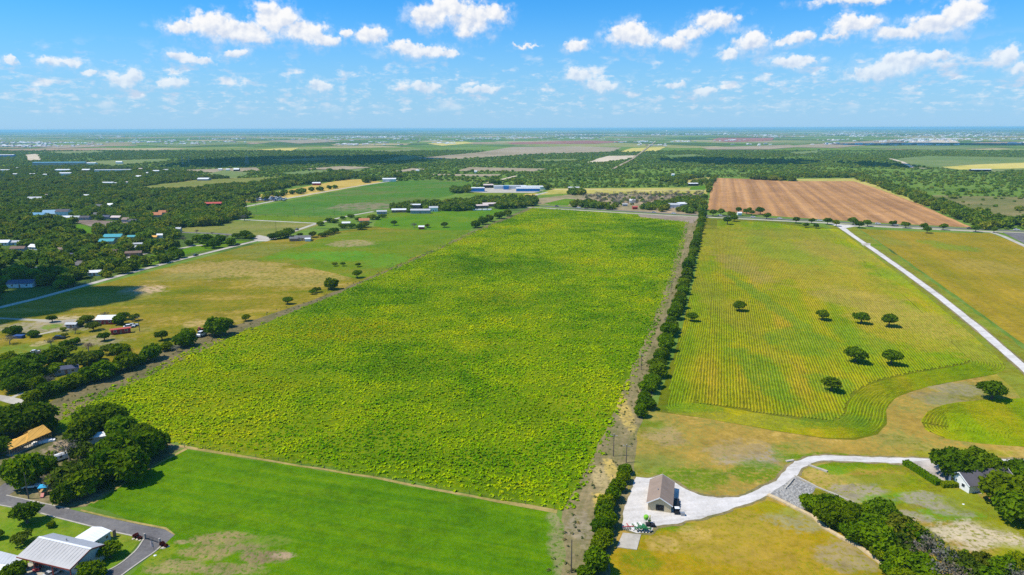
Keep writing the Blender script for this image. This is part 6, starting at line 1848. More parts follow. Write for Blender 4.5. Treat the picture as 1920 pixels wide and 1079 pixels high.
def car_meshes():
    b = MB()
    prof = [(-2.2, 0.35), (-2.25, 0.8), (-1.9, 0.95), (1.1, 0.98), (2.1, 0.82), (2.25, 0.55), (2.15, 0.35)]
    n = len(prof)
    b.add([(x, -0.86, z) for x, z in prof] + [(x, 0.86, z) for x, z in prof], [tuple(range(n - 1, -1, -1)), tuple(range(n, 2 * n))] + [(i, (i + 1) % n, n + (i + 1) % n, n + i) for i in range(n)])
    cab = [(-1.75, 0.95), (-1.25, 1.42), (0.25, 1.45), (1.0, 0.97)]
    g = MB()
    g.add([(x, -0.78, z) for x, z in cab] + [(x, 0.78, z) for x, z in cab], [(3, 2, 1, 0), (4, 5, 6, 7)] + [(i, (i + 1) % 4, 4 + (i + 1) % 4, 4 + i) for i in range(4)])
    r = MB().box(-1.28, 0.28, -0.72, 0.72, 1.42, 1.49)
    w = MB().tube((0, -0.11, 0), (0, 0.11, 0), 0.33, 0.33, 10)
    return b, g, r, w


def mesh_of(mb, name, mat):
    o = mb.build(name, mat)
    me = o.data
    bpy.data.objects.remove(o)
    return me


cb, cg, cr_, cw = car_meshes()
for k, m in PAINT.items():
    CARM[k] = (mesh_of(cb, 'car_body', m), mesh_of(cr_, 'car_roof', m))
CARG, CARW = mesh_of(cg, 'car_glass', GLASS), mesh_of(cw, 'car_wheel', BLACK)


def car(u, v, rot, col, label, group=None, sc=1.0, name='parked_car', cat='car', tall=1.0, z=0.1):
    p = G(u, v)
    t = empty(name, (p.x, p.y, z), R(rot), (sc, sc, sc * tall))
    tag(t, label, cat, group)
    link('body', CARM[col][0], None, t)
    link('roof', CARM[col][1], None, t)
    link('window', CARG, None, t)
    for xx in (-1.35, 1.4):
        for yy in (-0.8, 0.8):
            w = link('wheel', CARW, None, t)
            w.location = (xx, yy, 0.33)
    return t


RDROT = math.degrees(math.atan2((G(1480, 412) - G(1320, 404.5)).y, (G(1480, 412) - G(1320, 404.5)).x))
for (u, v, c, l) in [(1350, 405.3, 'white', 'white car on the public road nearest the hedge end'), (1412, 408.4, 'white', 'white car on the road in front of the ploughed field, beside two trees'), (1462, 411, 'white', 'white car on the road left of the driveway junction trees'), (1537, 415, 'white', 'white car by the first tree before the driveway junction'), (1557, 416, 'white', 'white car half under a tree at the driveway junction'),
                     (1646, 420.6, 'white', 'white car on the road just past the driveway junction'), (1679, 422.8, 'silver', 'silver car in tree shade past the junction'), (1736, 425.8, 'white', 'white car between two roadside trees farther right'), (1818, 429.6, 'black', 'black car on the road near the corner of the ploughed field'), (1906, 432.4, 'white', 'white car on the road at the right edge'),
                     (1085, 390.5, 'white', 'white car on the road beyond the big crop'), (1044, 387.8, 'black', 'black car on the road, leftmost beyond the big crop'), (1099, 391.5, 'black', 'black car just behind the white one beyond the crop'), (1123, 393, 'black', 'black car, rightmost of the three dark ones beyond the crop'), (1263, 401.5, 'white', 'white car before the large pale roofed house'), (1226, 399.5, 'silver', 'silver car on the road before the orchard')]:
    car(u, v, RDROT, c, l, 'cars on the public road', 1.15)
CRROT = math.degrees(math.atan2((G(420, 467) - G(330, 489)).y, (G(420, 467) - G(330, 489)).x))
for (u, v, r_, c, l) in [(367, 480, CRROT, 'black', 'dark car driving on the pale country road'), (557, 431.5, CRROT + 8, 'black', 'dark car on the country road past the junction'), (446, 460, CRROT, 'black', 'dark car on the verge shade near the junction'), (360, 462, 10, 'blue', 'dark blue car on the lane beside the green strip')]:
    car(u, v, r_, c, l, None, 1.1)
for k, (u, v) in enumerate([(268, 459), (275, 457.5), (280, 459.5), (282, 456), (288, 458.5), (290, 455), (296, 457.5), (297, 454)]):
    car(u, v, 70, ['silver', 'black', 'white', 'blue', 'silver', 'black', 'silver', 'white'][k], f'parked car in the lot right of the teal roofs, {nth(k)} from the left', 'cars in the lot by the teal roofs', 1.0)
for k in range(26):
    u = 452 + k * 3.35
    v = 376.5 - (u - 452) * 0.02 + [0, 1.6, -1.4, 0.6, 2.2][k % 5]
    car(u, v, rng.uniform(55, 110), rng.choice(['white', 'white', 'white', 'silver', 'blue']), f'pale camper or van, {nth(k)} from the left in the crowded lot by the golden field', 'campers in the lot by the golden field', rng.uniform(1.3, 2.2), 'parked_camper', 'camper', 1.5)
for k in range(7):
    car(893 + k * 5.5 + rng.uniform(-1, 1), 349 - rng.uniform(0, 5), rng.uniform(0, 180), rng.choice(['white', 'silver', 'red']), f'vehicle parked behind the blue warehouse, {nth(k)} from the left', 'vehicles behind the blue warehouse', 1.4)
car(72, 1066, 110, 'red', 'red car parked at the front of the metal building', None, 0.8)
car(100, 1078, 60, 'silver', 'silver car on the concrete before the metal building', None, 0.85)
car(18, 1066, 95, 'black', 'dark car in the carport shade beside the red car', None, 0.85)
t = car(59, 915, 12, 'white', 'white pickup truck parked on grass beside the street end', None, 0.95, 'pickup_truck', 'truck')
car(45, 903, 80, 'silver', 'silver car under the grove tree by the side street', None, 0.9)
car(111, 636, 10, 'black', 'black car on the track below the red barn', None, 1.2)
car(243, 615, 30, 'white', 'white car by the end of the long red shed', None, 1.2)
car(250, 612.5, 30, 'silver', 'silver car behind the white one by the red shed', None, 1.1)
car(379, 631, 75, 'white', 'white van parked between the two strip-side trees', None, 1.25, 'parked_van', 'van', 1.5)
car(424, 611.5, 20, 'white', 'white car half hidden by the big strip-side tree', None, 1.1)
car(66, 662, 30, 'white', 'small white vehicle alone on the green below the farm', None, 0.9)
car(117, 437, 20, 'white', 'white car in the wood left of the small lawn', None, 1.2)
car(132, 480.5, 0, 'white', 'white car beside the purple grey roof', None, 1.0)
car(70, 506.5, 5, 'silver', 'grey car in the pale parking area by the street', None, 1.3)
car(1856, 876, 20, 'silver', 'silver car under the oak behind the white house', None, 0.9)

# ------------------------------------------------------------------ poles, gate, hedges, walls and small things
M_POLE = plain('pole_wood', (0.16, 0.125, 0.095), 0.9, 0.2)


def pole(u, v, h, rot, label, arm=True, group='wooden poles of the power line by the hedge', name='utility_pole'):
    p = G(u, v)
    t = empty(name, p, rot)
    tag(t, label, 'pole', group)
    MB().tube((0, 0, -0.1), (0, 0, h), 0.17, 0.11, 7).build('post', M_POLE, t)
    if arm:
        MB().box(-1.1, 1.1, -0.07, 0.07, h - 0.55, h - 0.4).build('crossarm', M_GREYB, t)
        for k in (-1, 0, 1):
            MB().lathe([(0.05, 0), (0.09, 0.08), (0.05, 0.2)], 6, (k * 0.95, 0, h - 0.4 if k else h)).build('insulator', TRIM_W, t)


pole(1071, 1074, 8.6, ROW_A - 1.57, 'tallest wooden pole at the bottom edge beside the hay field', False)
pole(1150, 856, 7.5, ROW_A - 1.57, 'wooden pole on the rough track above the gravel yard')
pole(1174, 868, 6.0, ROW_A - 1.57, 'wooden pole at the end of the yard tree row')
pole(1202, 694, 7.0, ROW_A - 1.57, 'wooden pole with pale crossarm halfway along the long hedge')
pole(1258, 548, 7.0, ROW_A - 1.57, 'wooden pole far up the track beside the long hedge')
for k, (u, v) in enumerate([(481, 399.5), (552, 402), (589, 403.5), (627, 404.5), (640, 406)]):
    pole(u, v, 11, 0, f'thin pole at the near edge of the young crop, {nth(k)} from the left', True, 'poles along the young crop')
pole(518, 434, 10, 0, 'lone pole in the olive meadow before the junction', True, None)
pole(262, 622, 8, 0, 'pole standing on the pasture right of the red shed', True, None)
pole(54, 936, 8, 0, 'wooden pole beside the street kerb near the grove', False, None)
pole(65, 757, 7, 0, 'pole with lamp at the cul-de-sac by the strip trees', False, None)
pole(1149, 349, 28, 0, 'tall pale steel pole in the scrub beyond the orchard', True, None)
pole(1768, 361, 36, 0, 'tall white mast in the green scrub beyond the ploughed field', False, None)


def pylon(u, v, h, label):
    p = G(u, v)
    t = empty('power_pylon', p)
    tag(t, label, 'pylon', 'power pylons far across the plain')
    b = MB()
    w = h * 0.09
    for sx_ in (-1, 1):
        for sy_ in (-1, 1):
            b.tube((sx_ * w, sy_ * w, 0), (sx_ * w * .15, sy_ * w * .15, h), h * .007, h * .005, 4)
    for k in range(6):
        z0, z1 = h * k / 6, h * (k + 1) / 6
        a0, a1 = w * (1 - .85 * k / 6), w * (1 - .85 * (k + 1) / 6)
        b.tube((-a0, -a0, z0), (a1, -a1, z1), h * .004, h * .004, 4)
        b.tube((a0, -a0, z0), (-a1, -a1, z1), h * .004, h * .004, 4)
    b.build('lattice', STEEL, t)
    MB().box(-h * .14, h * .14, -.2, .2, h * .8, h * .81).box(-h * .11, h * .11, -.2, .2, h * .9, h * .91).build('crossarm', STEEL, t)


for k, (u, v) in enumerate([(343, 311), (355, 310), (386, 309.5), (462, 308.5), (465, 308), (573, 303)]):
    pylon(u, v, 26, f'thin pale lattice pylon, {nth(k)} of the row before the dark wood')


def water_tower(u, v, h, label):
    p = G(u, v)
    t = empty('water_tower', p)
    tag(t, label, 'water tower', 'water towers near the horizon')
    MB().lathe([(h * .09, h * .62), (h * .2, h * .74), (h * .22, h * .86), (h * .15, h * .97), (h * .02, h)], 12).build('tank', TRIM_W, t)
    MB().tube((0, 0, 0), (0, 0, h * .66), h * .09, h * .06, 10).build('stem', TRIM_W, t)


water_tower(1250, 252.5, 60, 'white water tower on the horizon right of the picture centre')
water_tower(1026, 255, 50, 'white water tower on the horizon, left of the two close together')
water_tower(1043, 253.5, 55, 'faint white water tower on the horizon, right of the two close together')

# gate, flag and stones where the street bends
p0, p1 = G(272, 1011), G(300, 1020)
d = (p1 - p0)
t = empty('gate', p0, math.atan2(d.y, d.x))
tag(t, 'black bar gate across the drive where the street bends', 'gate')
gl = d.length
for xx in (0, gl):
    MB().box(xx - .2, xx + .2, -.2, .2, 0, 1.5).build('post', M_old, t)
for k in range(4):
    MB().box(0.2, gl - .2, -.03, .03, 0.25 + 0.3 * k, 0.31 + 0.3 * k).build('bar', BLACK, t)
p = G(289, 1033)
t = empty('flagpole', p)
tag(t, 'short pole with a red and white striped flag beside the drive', 'flag')
MB().tube((0, 0, 0), (0, 0, 3.2), 0.04, 0.03, 6).build('pole', BLACK, t)
fl = MB()
for k in range(7):
    fl.add([(-.02 - .09 * k, .04 * math.sin(k), 1.0), (-.11 - .09 * k, .04 * math.sin(k + 1), 1.0), (-.11 - .09 * k, .04 * math.sin(k + 1), 2.6), (-.02 - .09 * k, .04 * math.sin(k), 2.6)], [(0, 1, 2, 3)])
fo = fl.build('flag', TRIM_W, t)
fo.data.materials.append(PAINT['red'])
for i, pl in enumerate(fo.data.polygons):
    pl.material_index = i % 2
ST_ = plain('pale_stone', (0.55, 0.47, 0.36), 0.9, 0.15, 1.5)


def stone_mesh(seed):
    r = random.Random(seed)
    bm_ = bmesh.new()
    bmesh.ops.create_icosphere(bm_, subdivisions=1, radius=1)
    for v in bm_.verts:
        v.co *= r.uniform(0.7, 1.15)
        v.co.z *= 0.6
    me = bpy.data.meshes.new('stone')
    bm_.to_mesh(me)
    bm_.free()
    me.materials.append(ST_)
    return me


STONES = [stone_mesh(k) for k in range(4)]
for k, (u, v, s) in enumerate([(250, 1011, .5), (262, 1014, .45), (258, 1012, .5), (306, 1028, .7), (310, 1027, .5), (314, 1025, .6)]):
    o = link('boulder', STONES[k % 4])
    o.location = G(u, v)
    o.scale = (s, s, s)
    o.rotation_euler = (0, 0, k * 1.3)
    tag(o, f'pale boulder in the flower beds at the gate, {nth([5, 3, 4, 2, 1, 0][k])} from the right', 'boulder', 'boulders in the gate beds')
for (u, v, s, l) in [(291, 1042, .45, 'white round object on the lawn beside the drive'), (1806, 946, .4, 'small white round thing on the lawn below the white house')]:
    o = link('ball', STONES[1])
    o.location = G(u, v)
    o.scale = (s, s, s)
    o.data = STONES[1].copy()
    o.data.materials[0] = TRIM_W
    tag(o, l, 'ball')
# play house with blue canopy, tarp, bin
p = G(84, 926)
t = empty('play_tower', p, 0.3)
tag(t, 'play tower with bright blue canopy at the grove edge by the street', 'play tower')
b = MB().add([(-1.2, -1.2, 2.4), (1.2, -1.2, 2.4), (1.2, 1.2, 2.4), (-1.2, 1.2, 2.4), (0, 0, 3.0)], [(0, 1, 4), (1, 2, 4), (2, 3, 4), (3, 0, 4), (3, 2, 1, 0)])
b.build('canopy', plain('blue_canvas', (0.03, 0.36, 0.62), 0.7, 0.05), t)
for xx in (-1, 1):
    for yy in (-1, 1):
        MB().tube((xx, yy, 0), (xx, yy, 2.45), .07, .07, 5).build('post', W_STUD, t)
MB().box(-1.05, 1.05, -1.05, 1.05, 1.0, 1.1).build('deck', W_STUD, t)
MB().slab([(-.4, -1.1, 1.1), (.4, -1.1, 1.1), (.4, -2.7, .15), (-.4, -2.7, .15)], .08).build('slide', P_RED, t)
p = G(178, 910)
b = MB()
for i in range(3):
    for j in range(2):
        b.add([(p.x - 1.2 + i * .8, p.y - .7 + j * .7, .15 + .25 * ((i + j) % 2)), (p.x - .4 + i * .8, p.y - .7 + j * .7, .15 + .25 * ((i + j + 1) % 2)), (p.x - .4 + i * .8, p.y + j * .7, .15 + .25 * ((i + j) % 2)), (p.x - 1.2 + i * .8, p.y + j * .7, .15 + .25 * ((i + j + 1) % 2))], [(0, 1, 2, 3)])
tag(b.build('tarp', plain('blue_tarp', (0.03, 0.10, 0.38), 0.5, 0.1)), 'crumpled blue tarp lying at the grove edge', 'tarp')
p = G(158, 927)
t = empty('trash_bin', p, .4)
tag(t, 'white bin lying on the bare ground by the grove', 'bin')
MB().box(-.6, .6, -.4, .4, .1, .7).build('body', TRIM_W, t)
MB().box(-.66, -.58, -.43, .43, .08, .74).build('lid', BLACK, t)
p = G(36, 634)
tag(MB().box(p.x - 2.2, p.x + 2.2, p.y - 1.4, p.y + 1.4, 0, 1.3).box(p.x - 2.3, p.x + 2.3, p.y - 1.5, p.y + 1.5, 1.3, 1.42).build('covered_trailer', plain('blue_cover', (0.04, 0.09, 0.25), 0.5, 0.1)), 'dark blue covered trailer in shade beside the farm trees', 'trailer')
p = G(377, 621)
t = empty('red_tractor', p, 1.0)
tag(t, 'red tractor standing behind the white van by the strip', 'tractor')
MB().box(-.4, 1.5, -.4, .4, .7, 1.3).build('hood', P_RED, t)
MB().box(-1.3, -.3, -.6, .6, .8, 1.4).box(-1.2, -.3, -.55, .55, 2.1, 2.2).build('cab', P_RED, t)
MB().box(-1.15, -.35, -.5, .5, 1.4, 2.1).build('window', GLASS, t)
for (xx, r_) in ((-.8, .75), (1.1, .45)):
    for yy in (-.75, .75):
        MB().tube((xx, yy - .18, r_), (xx, yy + .18, r_), r_, r_, 12).build('wheel', BLACK, t)


# clipped hedges round the forecourt
def clipped(pts, w, h, label):
    P_ = resample([G(*q) for q in pts], 1.0)
    L, Rr = side_offsets(P_, w)
    r = np.random.default_rng(len(P_))
    V, Fc, T = [], [], []
    for i, (a, b) in enumerate(zip(L, Rr)):
        V += [(a.x, a.y, 0), (a.x, a.y, h * .9), (b.x, b.y, h * .9), (b.x, b.y, 0)]
        if i:
            for k in range(3):
                Fc.append((4 * i - 4 + k, 4 * i + k, 4 * i + k + 1, 4 * i - 3 + k))
                T.append(0.1)
    Fc += [(0, 1, 2, 3), (4 * len(P_) - 1, 4 * len(P_) - 2, 4 * len(P_) - 3, 4 * len(P_) - 4)]
    T += [.1, .1]
    for i in range(len(P_) * 70):
        j = r.integers(0, len(P_) - 1)
        t_, q_ = r.uniform(), r.uniform()
        base_ = L[j].lerp(L[j + 1], t_).lerp(Rr[j].lerp(Rr[j + 1], t_), q_)
        z = h * r.uniform(.85, 1.08)
        if r.uniform() < .5:
            base_ = (L if r.uniform() < .5 else Rr)[j].lerp((L if False else P_)[j], r.uniform(-.12, .1))
            z = h * r.uniform(.05, 1.0)
        s = r.uniform(.12, .25)
        a1 = Vector(r.normal(size=3)).normalized()
        a2 = a1.orthogonal().normalized()
        c = Vector((base_.x, base_.y, z))
        i0 = len(V)
        V += [tuple(c - a1 * s), tuple(c + a2 * s), tuple(c + a1 * s), tuple(c - a2 * s)]
        Fc.append((i0, i0 + 1, i0 + 2, i0 + 3))
        T.append(r.uniform(.2, 1))
    me = bpy.data.meshes.new('clipped_hedge')
    me.from_pydata(V, [], Fc)
    at = me.attributes.new('tone', 'FLOAT', 'FACE')
    at.data.foreach_set('value', np.array(T, np.float32))
    tag(link('clipped_hedge', me, L_BRIGHT), label, 'hedge', 'clipped hedges round the forecourt')


clipped([(1697, 871), (1718, 884), (1740, 898), (1760, 911)], 2.0, 1.5, 'long clipped hedge running down the side of the forecourt')
clipped([(1764, 912.5), (1784, 912), (1803, 911)], 1.9, 1.3, 'short clipped hedge between the long one and the white house')
tree(1797, 900, 10, 'hedge', 'round grey green bush against the gable of the white house', None, .6, 'bush')

# low walls of the creek crossing and its sandstone edge
def low_wall(pts, w, h, mat, label, name='low_wall'):
    P_ = resample([G(*q) for q in pts], 1.5)
    L, Rr = side_offsets(P_, w)
    b = MB()
    n = len(P_)
    vs = []
    for i in range(n):
        hh = h * rng.uniform(.85, 1.1)
        vs += [(L[i].x, L[i].y, 0), (L[i].x, L[i].y, hh), (Rr[i].x, Rr[i].y, hh), (Rr[i].x, Rr[i].y, 0)]
    fs = [(0, 1, 2, 3), (4 * n - 1, 4 * n - 2, 4 * n - 3, 4 * n - 4)]
    for i in range(n - 1):
        for k in range(3):
            fs.append((4 * i + k, 4 * i + 4 + k, 4 * i + 5 + k, 4 * i + 1 + k))
    tag(b.add(vs, fs).build(name, mat), label, 'wall')


low_wall([(1472, 918), (1480, 909), (1488, 899)], .35, .5, M_conc, 'low concrete parapet on the drive above the rock bed')
low_wall([(1516, 873), (1532, 879), (1551, 886)], .8, .4, M_conc, 'pale concrete wall beside the drive bend')
low_wall([(1490, 893), (1512, 904), (1533, 915), (1560, 926), (1600, 943)], .4, .35, M_conc, 'long low wall along the upper side of the rock bed')
low_wall([(1440, 929), (1470, 943), (1495, 956), (1525, 970), (1545, 990), (1575, 1008), (1610, 1026), (1645, 1052), (1680, 1080), (1700, 1100)], 1.1, .45, plain('sandstone', (0.56, 0.43, 0.25), .9, .15, 1.0), 'rough sandstone ledge between paddock and creek thicket', 'stone_ledge')
low_wall([(1474, 866), (1488, 864)], .8, .35, M_conc, 'short culvert wall at the outer side of the drive bend')
RB = [G(1443, 928), G(1490, 896), G(1530, 914), G(1512, 937), G(1506, 957)]
x, y, r_ = grid_points(RB, 0.8, .5, 4)
RKM = plain('creek_rock', (0.35, 0.335, 0.305), .95, .2, 1.2)
rk = []
for k in range(3):
    m_ = STONES[k].copy()
    m_.materials[0] = RKM
    rk.append(m_)
scatter('rocks', np.stack([x, y, r_.uniform(.2, .62, len(x)), r_.uniform(0, 6.28, len(x))], 1), rk, 'broken grey rocks filling the creek bed below the drive', 'rocks')
# dark wire fences along the roads
def fence(pts, h, step, label, mat, pw=.12, rw=.05):
    P_ = resample([G(*q) for q in pts], step)
    t = empty('fence', P_[0])
    tag(t, label, 'fence')
    b = MB()
    for i, q in enumerate(P_):
        q = q - P_[0]
        MB().box(q.x - pw, q.x + pw, q.y - pw, q.y + pw, 0, h).build('post', mat, t)
        if i:
            a = P_[i - 1] - P_[0]
            for z in (h * .35, h * .62, h * .9):
                b.tube((a.x, a.y, z), (q.x, q.y, z), rw, rw, 4, False)
    b.build('rail', mat, t)


fence([(130, 541), (150, 535), (180, 527)], 1.8, 4, 'dark fence beside the country road near the white rounded shed', M_POLE)
fence([(455, 405), (520, 406.5), (600, 408.5), (640, 410)], 2.2, 12, 'dark fence line along the near edge of the young crop', W_DARK)
fence([(340, 834), (480, 858), (700, 894), (880, 927), (1040, 956)], 1.1, 8, 'thin wire fence between the big crop and the hay field', M_POLE, .06, .012)
fence([(170, 941), (235, 903), (300, 866), (346, 839)], 1.2, 6, 'thin wire fence between the grove and the hay field', M_POLE, .06, .012)

# ------------------------------------------------------------------ woods and scrub too many to count
def blocked(x, y, skip=()):
    out = np.zeros(len(x), bool)
    for (nm, P_) in POLYS:
        if nm in skip:
            continue
        xs = [p.x for p in P_]
        ys = [p.y for p in P_]
        idx = np.nonzero((x > min(xs)) & (x < max(xs)) & (y > min(ys)) & (y < max(ys)) & ~out)[0]
        if len(idx):
            out[idx[in_poly(x[idx], y[idx], P_)]] = True
    return out


def clear_of(x, y, spots, k, add):
    ok = np.ones(len(x), bool)
    for s in spots:
        ok &= (x - s[0]) ** 2 + (y - s[1]) ** 2 > (s[2] * k + add) ** 2
    return ok


SOFT = ('town_ground', 'rough_pasture', 'orchard_ground', 'ground')


def low_crown(name, seed, mat, **kw):
    return crown_mesh(name, seed, mat, **kw)


TW = [low_crown('wood_crown', 301 + i, L_TOWN, lobes=9, per=34, size=0.20, flat=.75, base=.0, top=1.15, spread=.6, lr=(.34, .5)) for i in range(4)]
SB = [low_crown('scrub_crown', 311 + i, L_SCRUB, lobes=6, per=24, size=0.26, flat=.6, base=-.1, top=.85, spread=.6, lr=(.36, .55)) for i in range(4)]
# town trees
Tp = [G(*p) for p in [(-420, 640), (-420, 420), (-200, 340), (0, 318), (150, 312), (330, 322), (480, 342), (455, 378), (458, 407), (430, 412), (300, 430), (340, 438), (330, 470), (330, 490), (150, 538), (0, 573), (-160, 606)]]
x, y, r_ = grid_points(Tp, 9.0, .5, 21)
dd = np.hypot(x, y)
n_ = vnoise(x, y, 0.012, 3.0)
ok = (~blocked(x, y, SOFT)) & clear_of(x, y, BUILT, 1.0, 2.5) & clear_of(x, y, TREES, .8, 2.0) & (r_.uniform(0, 1, len(x)) < np.clip(.86 + .8 * n_, .15, 1.0))
# keep the line of sight over each roof open
for (bx, by, br) in BUILT:
    q = math.hypot(bx, by)
    ux, uy = bx / q, by / q
    al_ = (x * ux + y * uy)
    ac_ = np.abs(-x * uy + y * ux)
    ok &= ~((al_ < q + br * .5) & (al_ > q - br - 22 - q * .012) & (ac_ < br * .9))
x, y, dd = x[ok], y[ok], dd[ok]
sc = r_.uniform(3.2, 6.8, len(x))
scatter('woodland', np.stack([x, y, sc, r_.uniform(0, 6.28, len(x))], 1), TW, 'dense dark green town trees filling the left middle distance', 'trees')
print('town trees', len(x))

# hedgerow masses in the middle distance: outlines in the photograph, step, size
mid = []
for (pts, st, s0, s1, kind) in [
    ([(455, 398), (330, 400), (330, 428), (400, 424), (452, 412), (466, 408)], 8, 4.5, 7.5, 0),
    ([(722, 398), (760, 388), (830, 384), (900, 376), (960, 374), (1003, 378), (1003, 388), (950, 392), (860, 397), (830, 398), (818, 394), (740, 400)], 8.5, 4.5, 7.5, 0),
    ([(850, 358), (878, 356), (880, 362), (848, 364)], 9, 5, 8, 0),
    ([(1070, 388), (1080, 381), (1130, 386), (1145, 393), (1075, 390)], 8, 4, 6.5, 0), ([(1138, 392), (1160, 384), (1165, 394), (1140, 394)], 9, 4, 6, 0),
    ([(1230, 400), (1250, 384), (1262, 380), (1320, 372), (1322, 400), (1290, 402), (1268, 398), (1262, 393)], 9, 4, 7, 0),
    ([(1200, 392), (1240, 380), (1250, 384), (1232, 398)], 9, 4, 6.5, 0),
    ([(1604, 338), (1640, 347), (1700, 372), (1760, 398), (1830, 425), (1850, 432), (1870, 428), (1920, 430), (1980, 428), (1920, 418), (1860, 412), (1790, 392), (1700, 360), (1640, 338), (1610, 332)], 10, 4.5, 8, 0),
    ([(1405, 337), (1490, 341), (1488, 334), (1410, 331)], 10, 5, 9, 0), ([(1490, 334), (1600, 334), (1610, 330), (1480, 330)], 11, 5, 8, 0), ([(1327, 366), (1336, 345), (1343, 334), (1338, 333), (1329, 345)], 9, 4, 7, 0),
    ([(1300, 344), (1326, 341), (1326, 346), (1302, 348)], 9, 5, 7, 0), ([(1280, 350), (1288, 338), (1340, 332), (1280, 333), (1240, 340)], 12, 5, 8, 0),
    ([(450, 384), (500, 376), (640, 352), (520, 366), (470, 374), (440, 380)], 14, 5, 7, 0), ([(680, 344), (706, 340), (704, 336), (682, 338)], 10, 6, 9, 0), ([(726, 337), (752, 335), (750, 332), (728, 333)], 12, 6, 9, 0),
    ([(490, 362), (560, 349), (690, 332), (640, 325), (560, 335), (500, 345), (440, 360), (455, 370)], 11, 5, 9, 0), ([(920, 349), (940, 347), (938, 343), (922, 344)], 10, 6, 9, 0), ([(966, 350), (980, 349), (978, 345), (968, 346)], 10, 6, 9, 0), ([(1012, 357), (1030, 356), (1028, 352), (1014, 352)], 10, 6, 9, 0),
    ([(1066, 367), (1080, 366), (1078, 361), (1068, 361)], 9, 5, 7, 0), ([(1083, 367), (1096, 366), (1094, 361), (1084, 361)], 9, 5, 7, 0)]:
    P_ = [G(*p) for p in pts]
    a, b, q = grid_points(P_, st, .5, int(pts[0][0]))
    o_ = clear_of(a, b, BUILT, 1.0, 1.0)
    for (bx, by, br) in BUILT:
        qd = math.hypot(bx, by)
        al_ = (a * bx + b * by) / qd
        ac_ = np.abs(-a * by + b * bx) / qd
        o_ &= ~((al_ < qd) & (al_ > qd - br - 20 - qd * .01) & (ac_ < br * .75))
    a, b = a[o_], b[o_]
    mid.append(np.stack([a, b, q.uniform(s0, s1, len(a)), q.uniform(0, 6.28, len(a))], 1))
mid = np.concatenate(mid)
print('mid trees', len(mid))
scatter('treeline', mid, TW, 'dark tree belts between the far fields and houses', 'trees')

# scrub plain
Sp = [G(*p) for p in [(-300, 330), (-300, 283), (2250, 283), (2300, 430), (1925, 432), (1860, 430), (1610, 334), (1340, 333), (1326, 350), (1040, 354), (900, 352), (720, 338), (480, 342), (330, 322), (0, 318)]]
x, y, r_ = grid_points(Sp, 11.0, .5, 33)
dd = np.hypot(x, y)
n_ = vnoise(x, y, 0.004, 9.0)
ok = (~blocked(x, y, SOFT)) & (r_.uniform(0, 1, len(x)) < np.clip(.75 + .8 * n_, .15, 1.0))
ok &= clear_of(x, y, BUILT, 1.0, 4.0)
rp = [p for (nm, p) in POLYS if nm == 'rough_pasture'][0]
ok &= ~(in_poly(x, y, rp) & (r_.uniform(0, 1, len(x)) < .8))
x, y = x[ok], y[ok]
scatter('scrub', np.stack([x, y, np.clip(r_.gamma(6, .46, len(x)), 1.2, 6.5), r_.uniform(0, 6.28, len(x))], 1), SB, 'green mesquite scrub spread over the plain to the far fields', 'scrub')
print('scrub', len(x))

# dead orchard behind the road
Op = [G(*p) for p in [(1090, 372), (1120, 366), (1320, 363), (1322, 384), (1250, 380), (1180, 388), (1110, 384)]]
x, y, r_ = grid_points(Op, 9.0, .5, 44)
ok = clear_of(x, y, BUILT, 1.2, 3)
x, y = x[ok], y[ok]
pick = r_.uniform(0, 1, len(x)) < .72
bm1 = [m for (_, m) in PROTO['bare']]
scatter('dead_orchard', np.stack([x[pick], y[pick], r_.uniform(3, 5.5, pick.sum()), r_.uniform(0, 6.28, pick.sum())], 1), bm1 + [c for (c, _) in PROTO['grey']], 'grey leafless orchard trees beyond the public road', 'trees')
scatter('orchard_shrubs', np.stack([x[~pick], y[~pick], r_.uniform(2, 3.6, (~pick).sum()), r_.uniform(0, 6.28, (~pick).sum())], 1), SB, 'green shrubs mixed into the dead orchard', 'shrubs')

# undergrowth along the thicket and the grove
u_pts = []
for (pts, st) in [([(1520, 968), (1560, 985), (1600, 1010), (1680, 1070), (1720, 1110), (1900, 1120), (1940, 1085), (1850, 1050), (1700, 985), (1640, 955), (1540, 930)], 2.2), ([(95, 800), (110, 812), (330, 838), (300, 855), (250, 880), (170, 920), (90, 925), (20, 900), (-40, 880), (-40, 800)], 3.4), ([(50, 750), (150, 718), (290, 668), (290, 664), (180, 690), (60, 735)], 3.0)]:
    a, b, q = grid_points([G(*p) for p in pts], st, .5, 17)
    k = (q.uniform(0, 1, len(a)) < .6) & clear_of(a, b, BUILT, 1.0, 0.5)
    u_pts.append(np.stack([a[k], b[k], q.uniform(.7, 1.7, k.sum()), q.uniform(0, 6.28, k.sum())], 1))
scatter('undergrowth', np.concatenate(u_pts), [bush_mesh('brush', 330 + i, L_HEDGE, 34, .24, 1.0) for i in range(3)], 'low green brush under the thicket and grove trees', 'undergrowth')

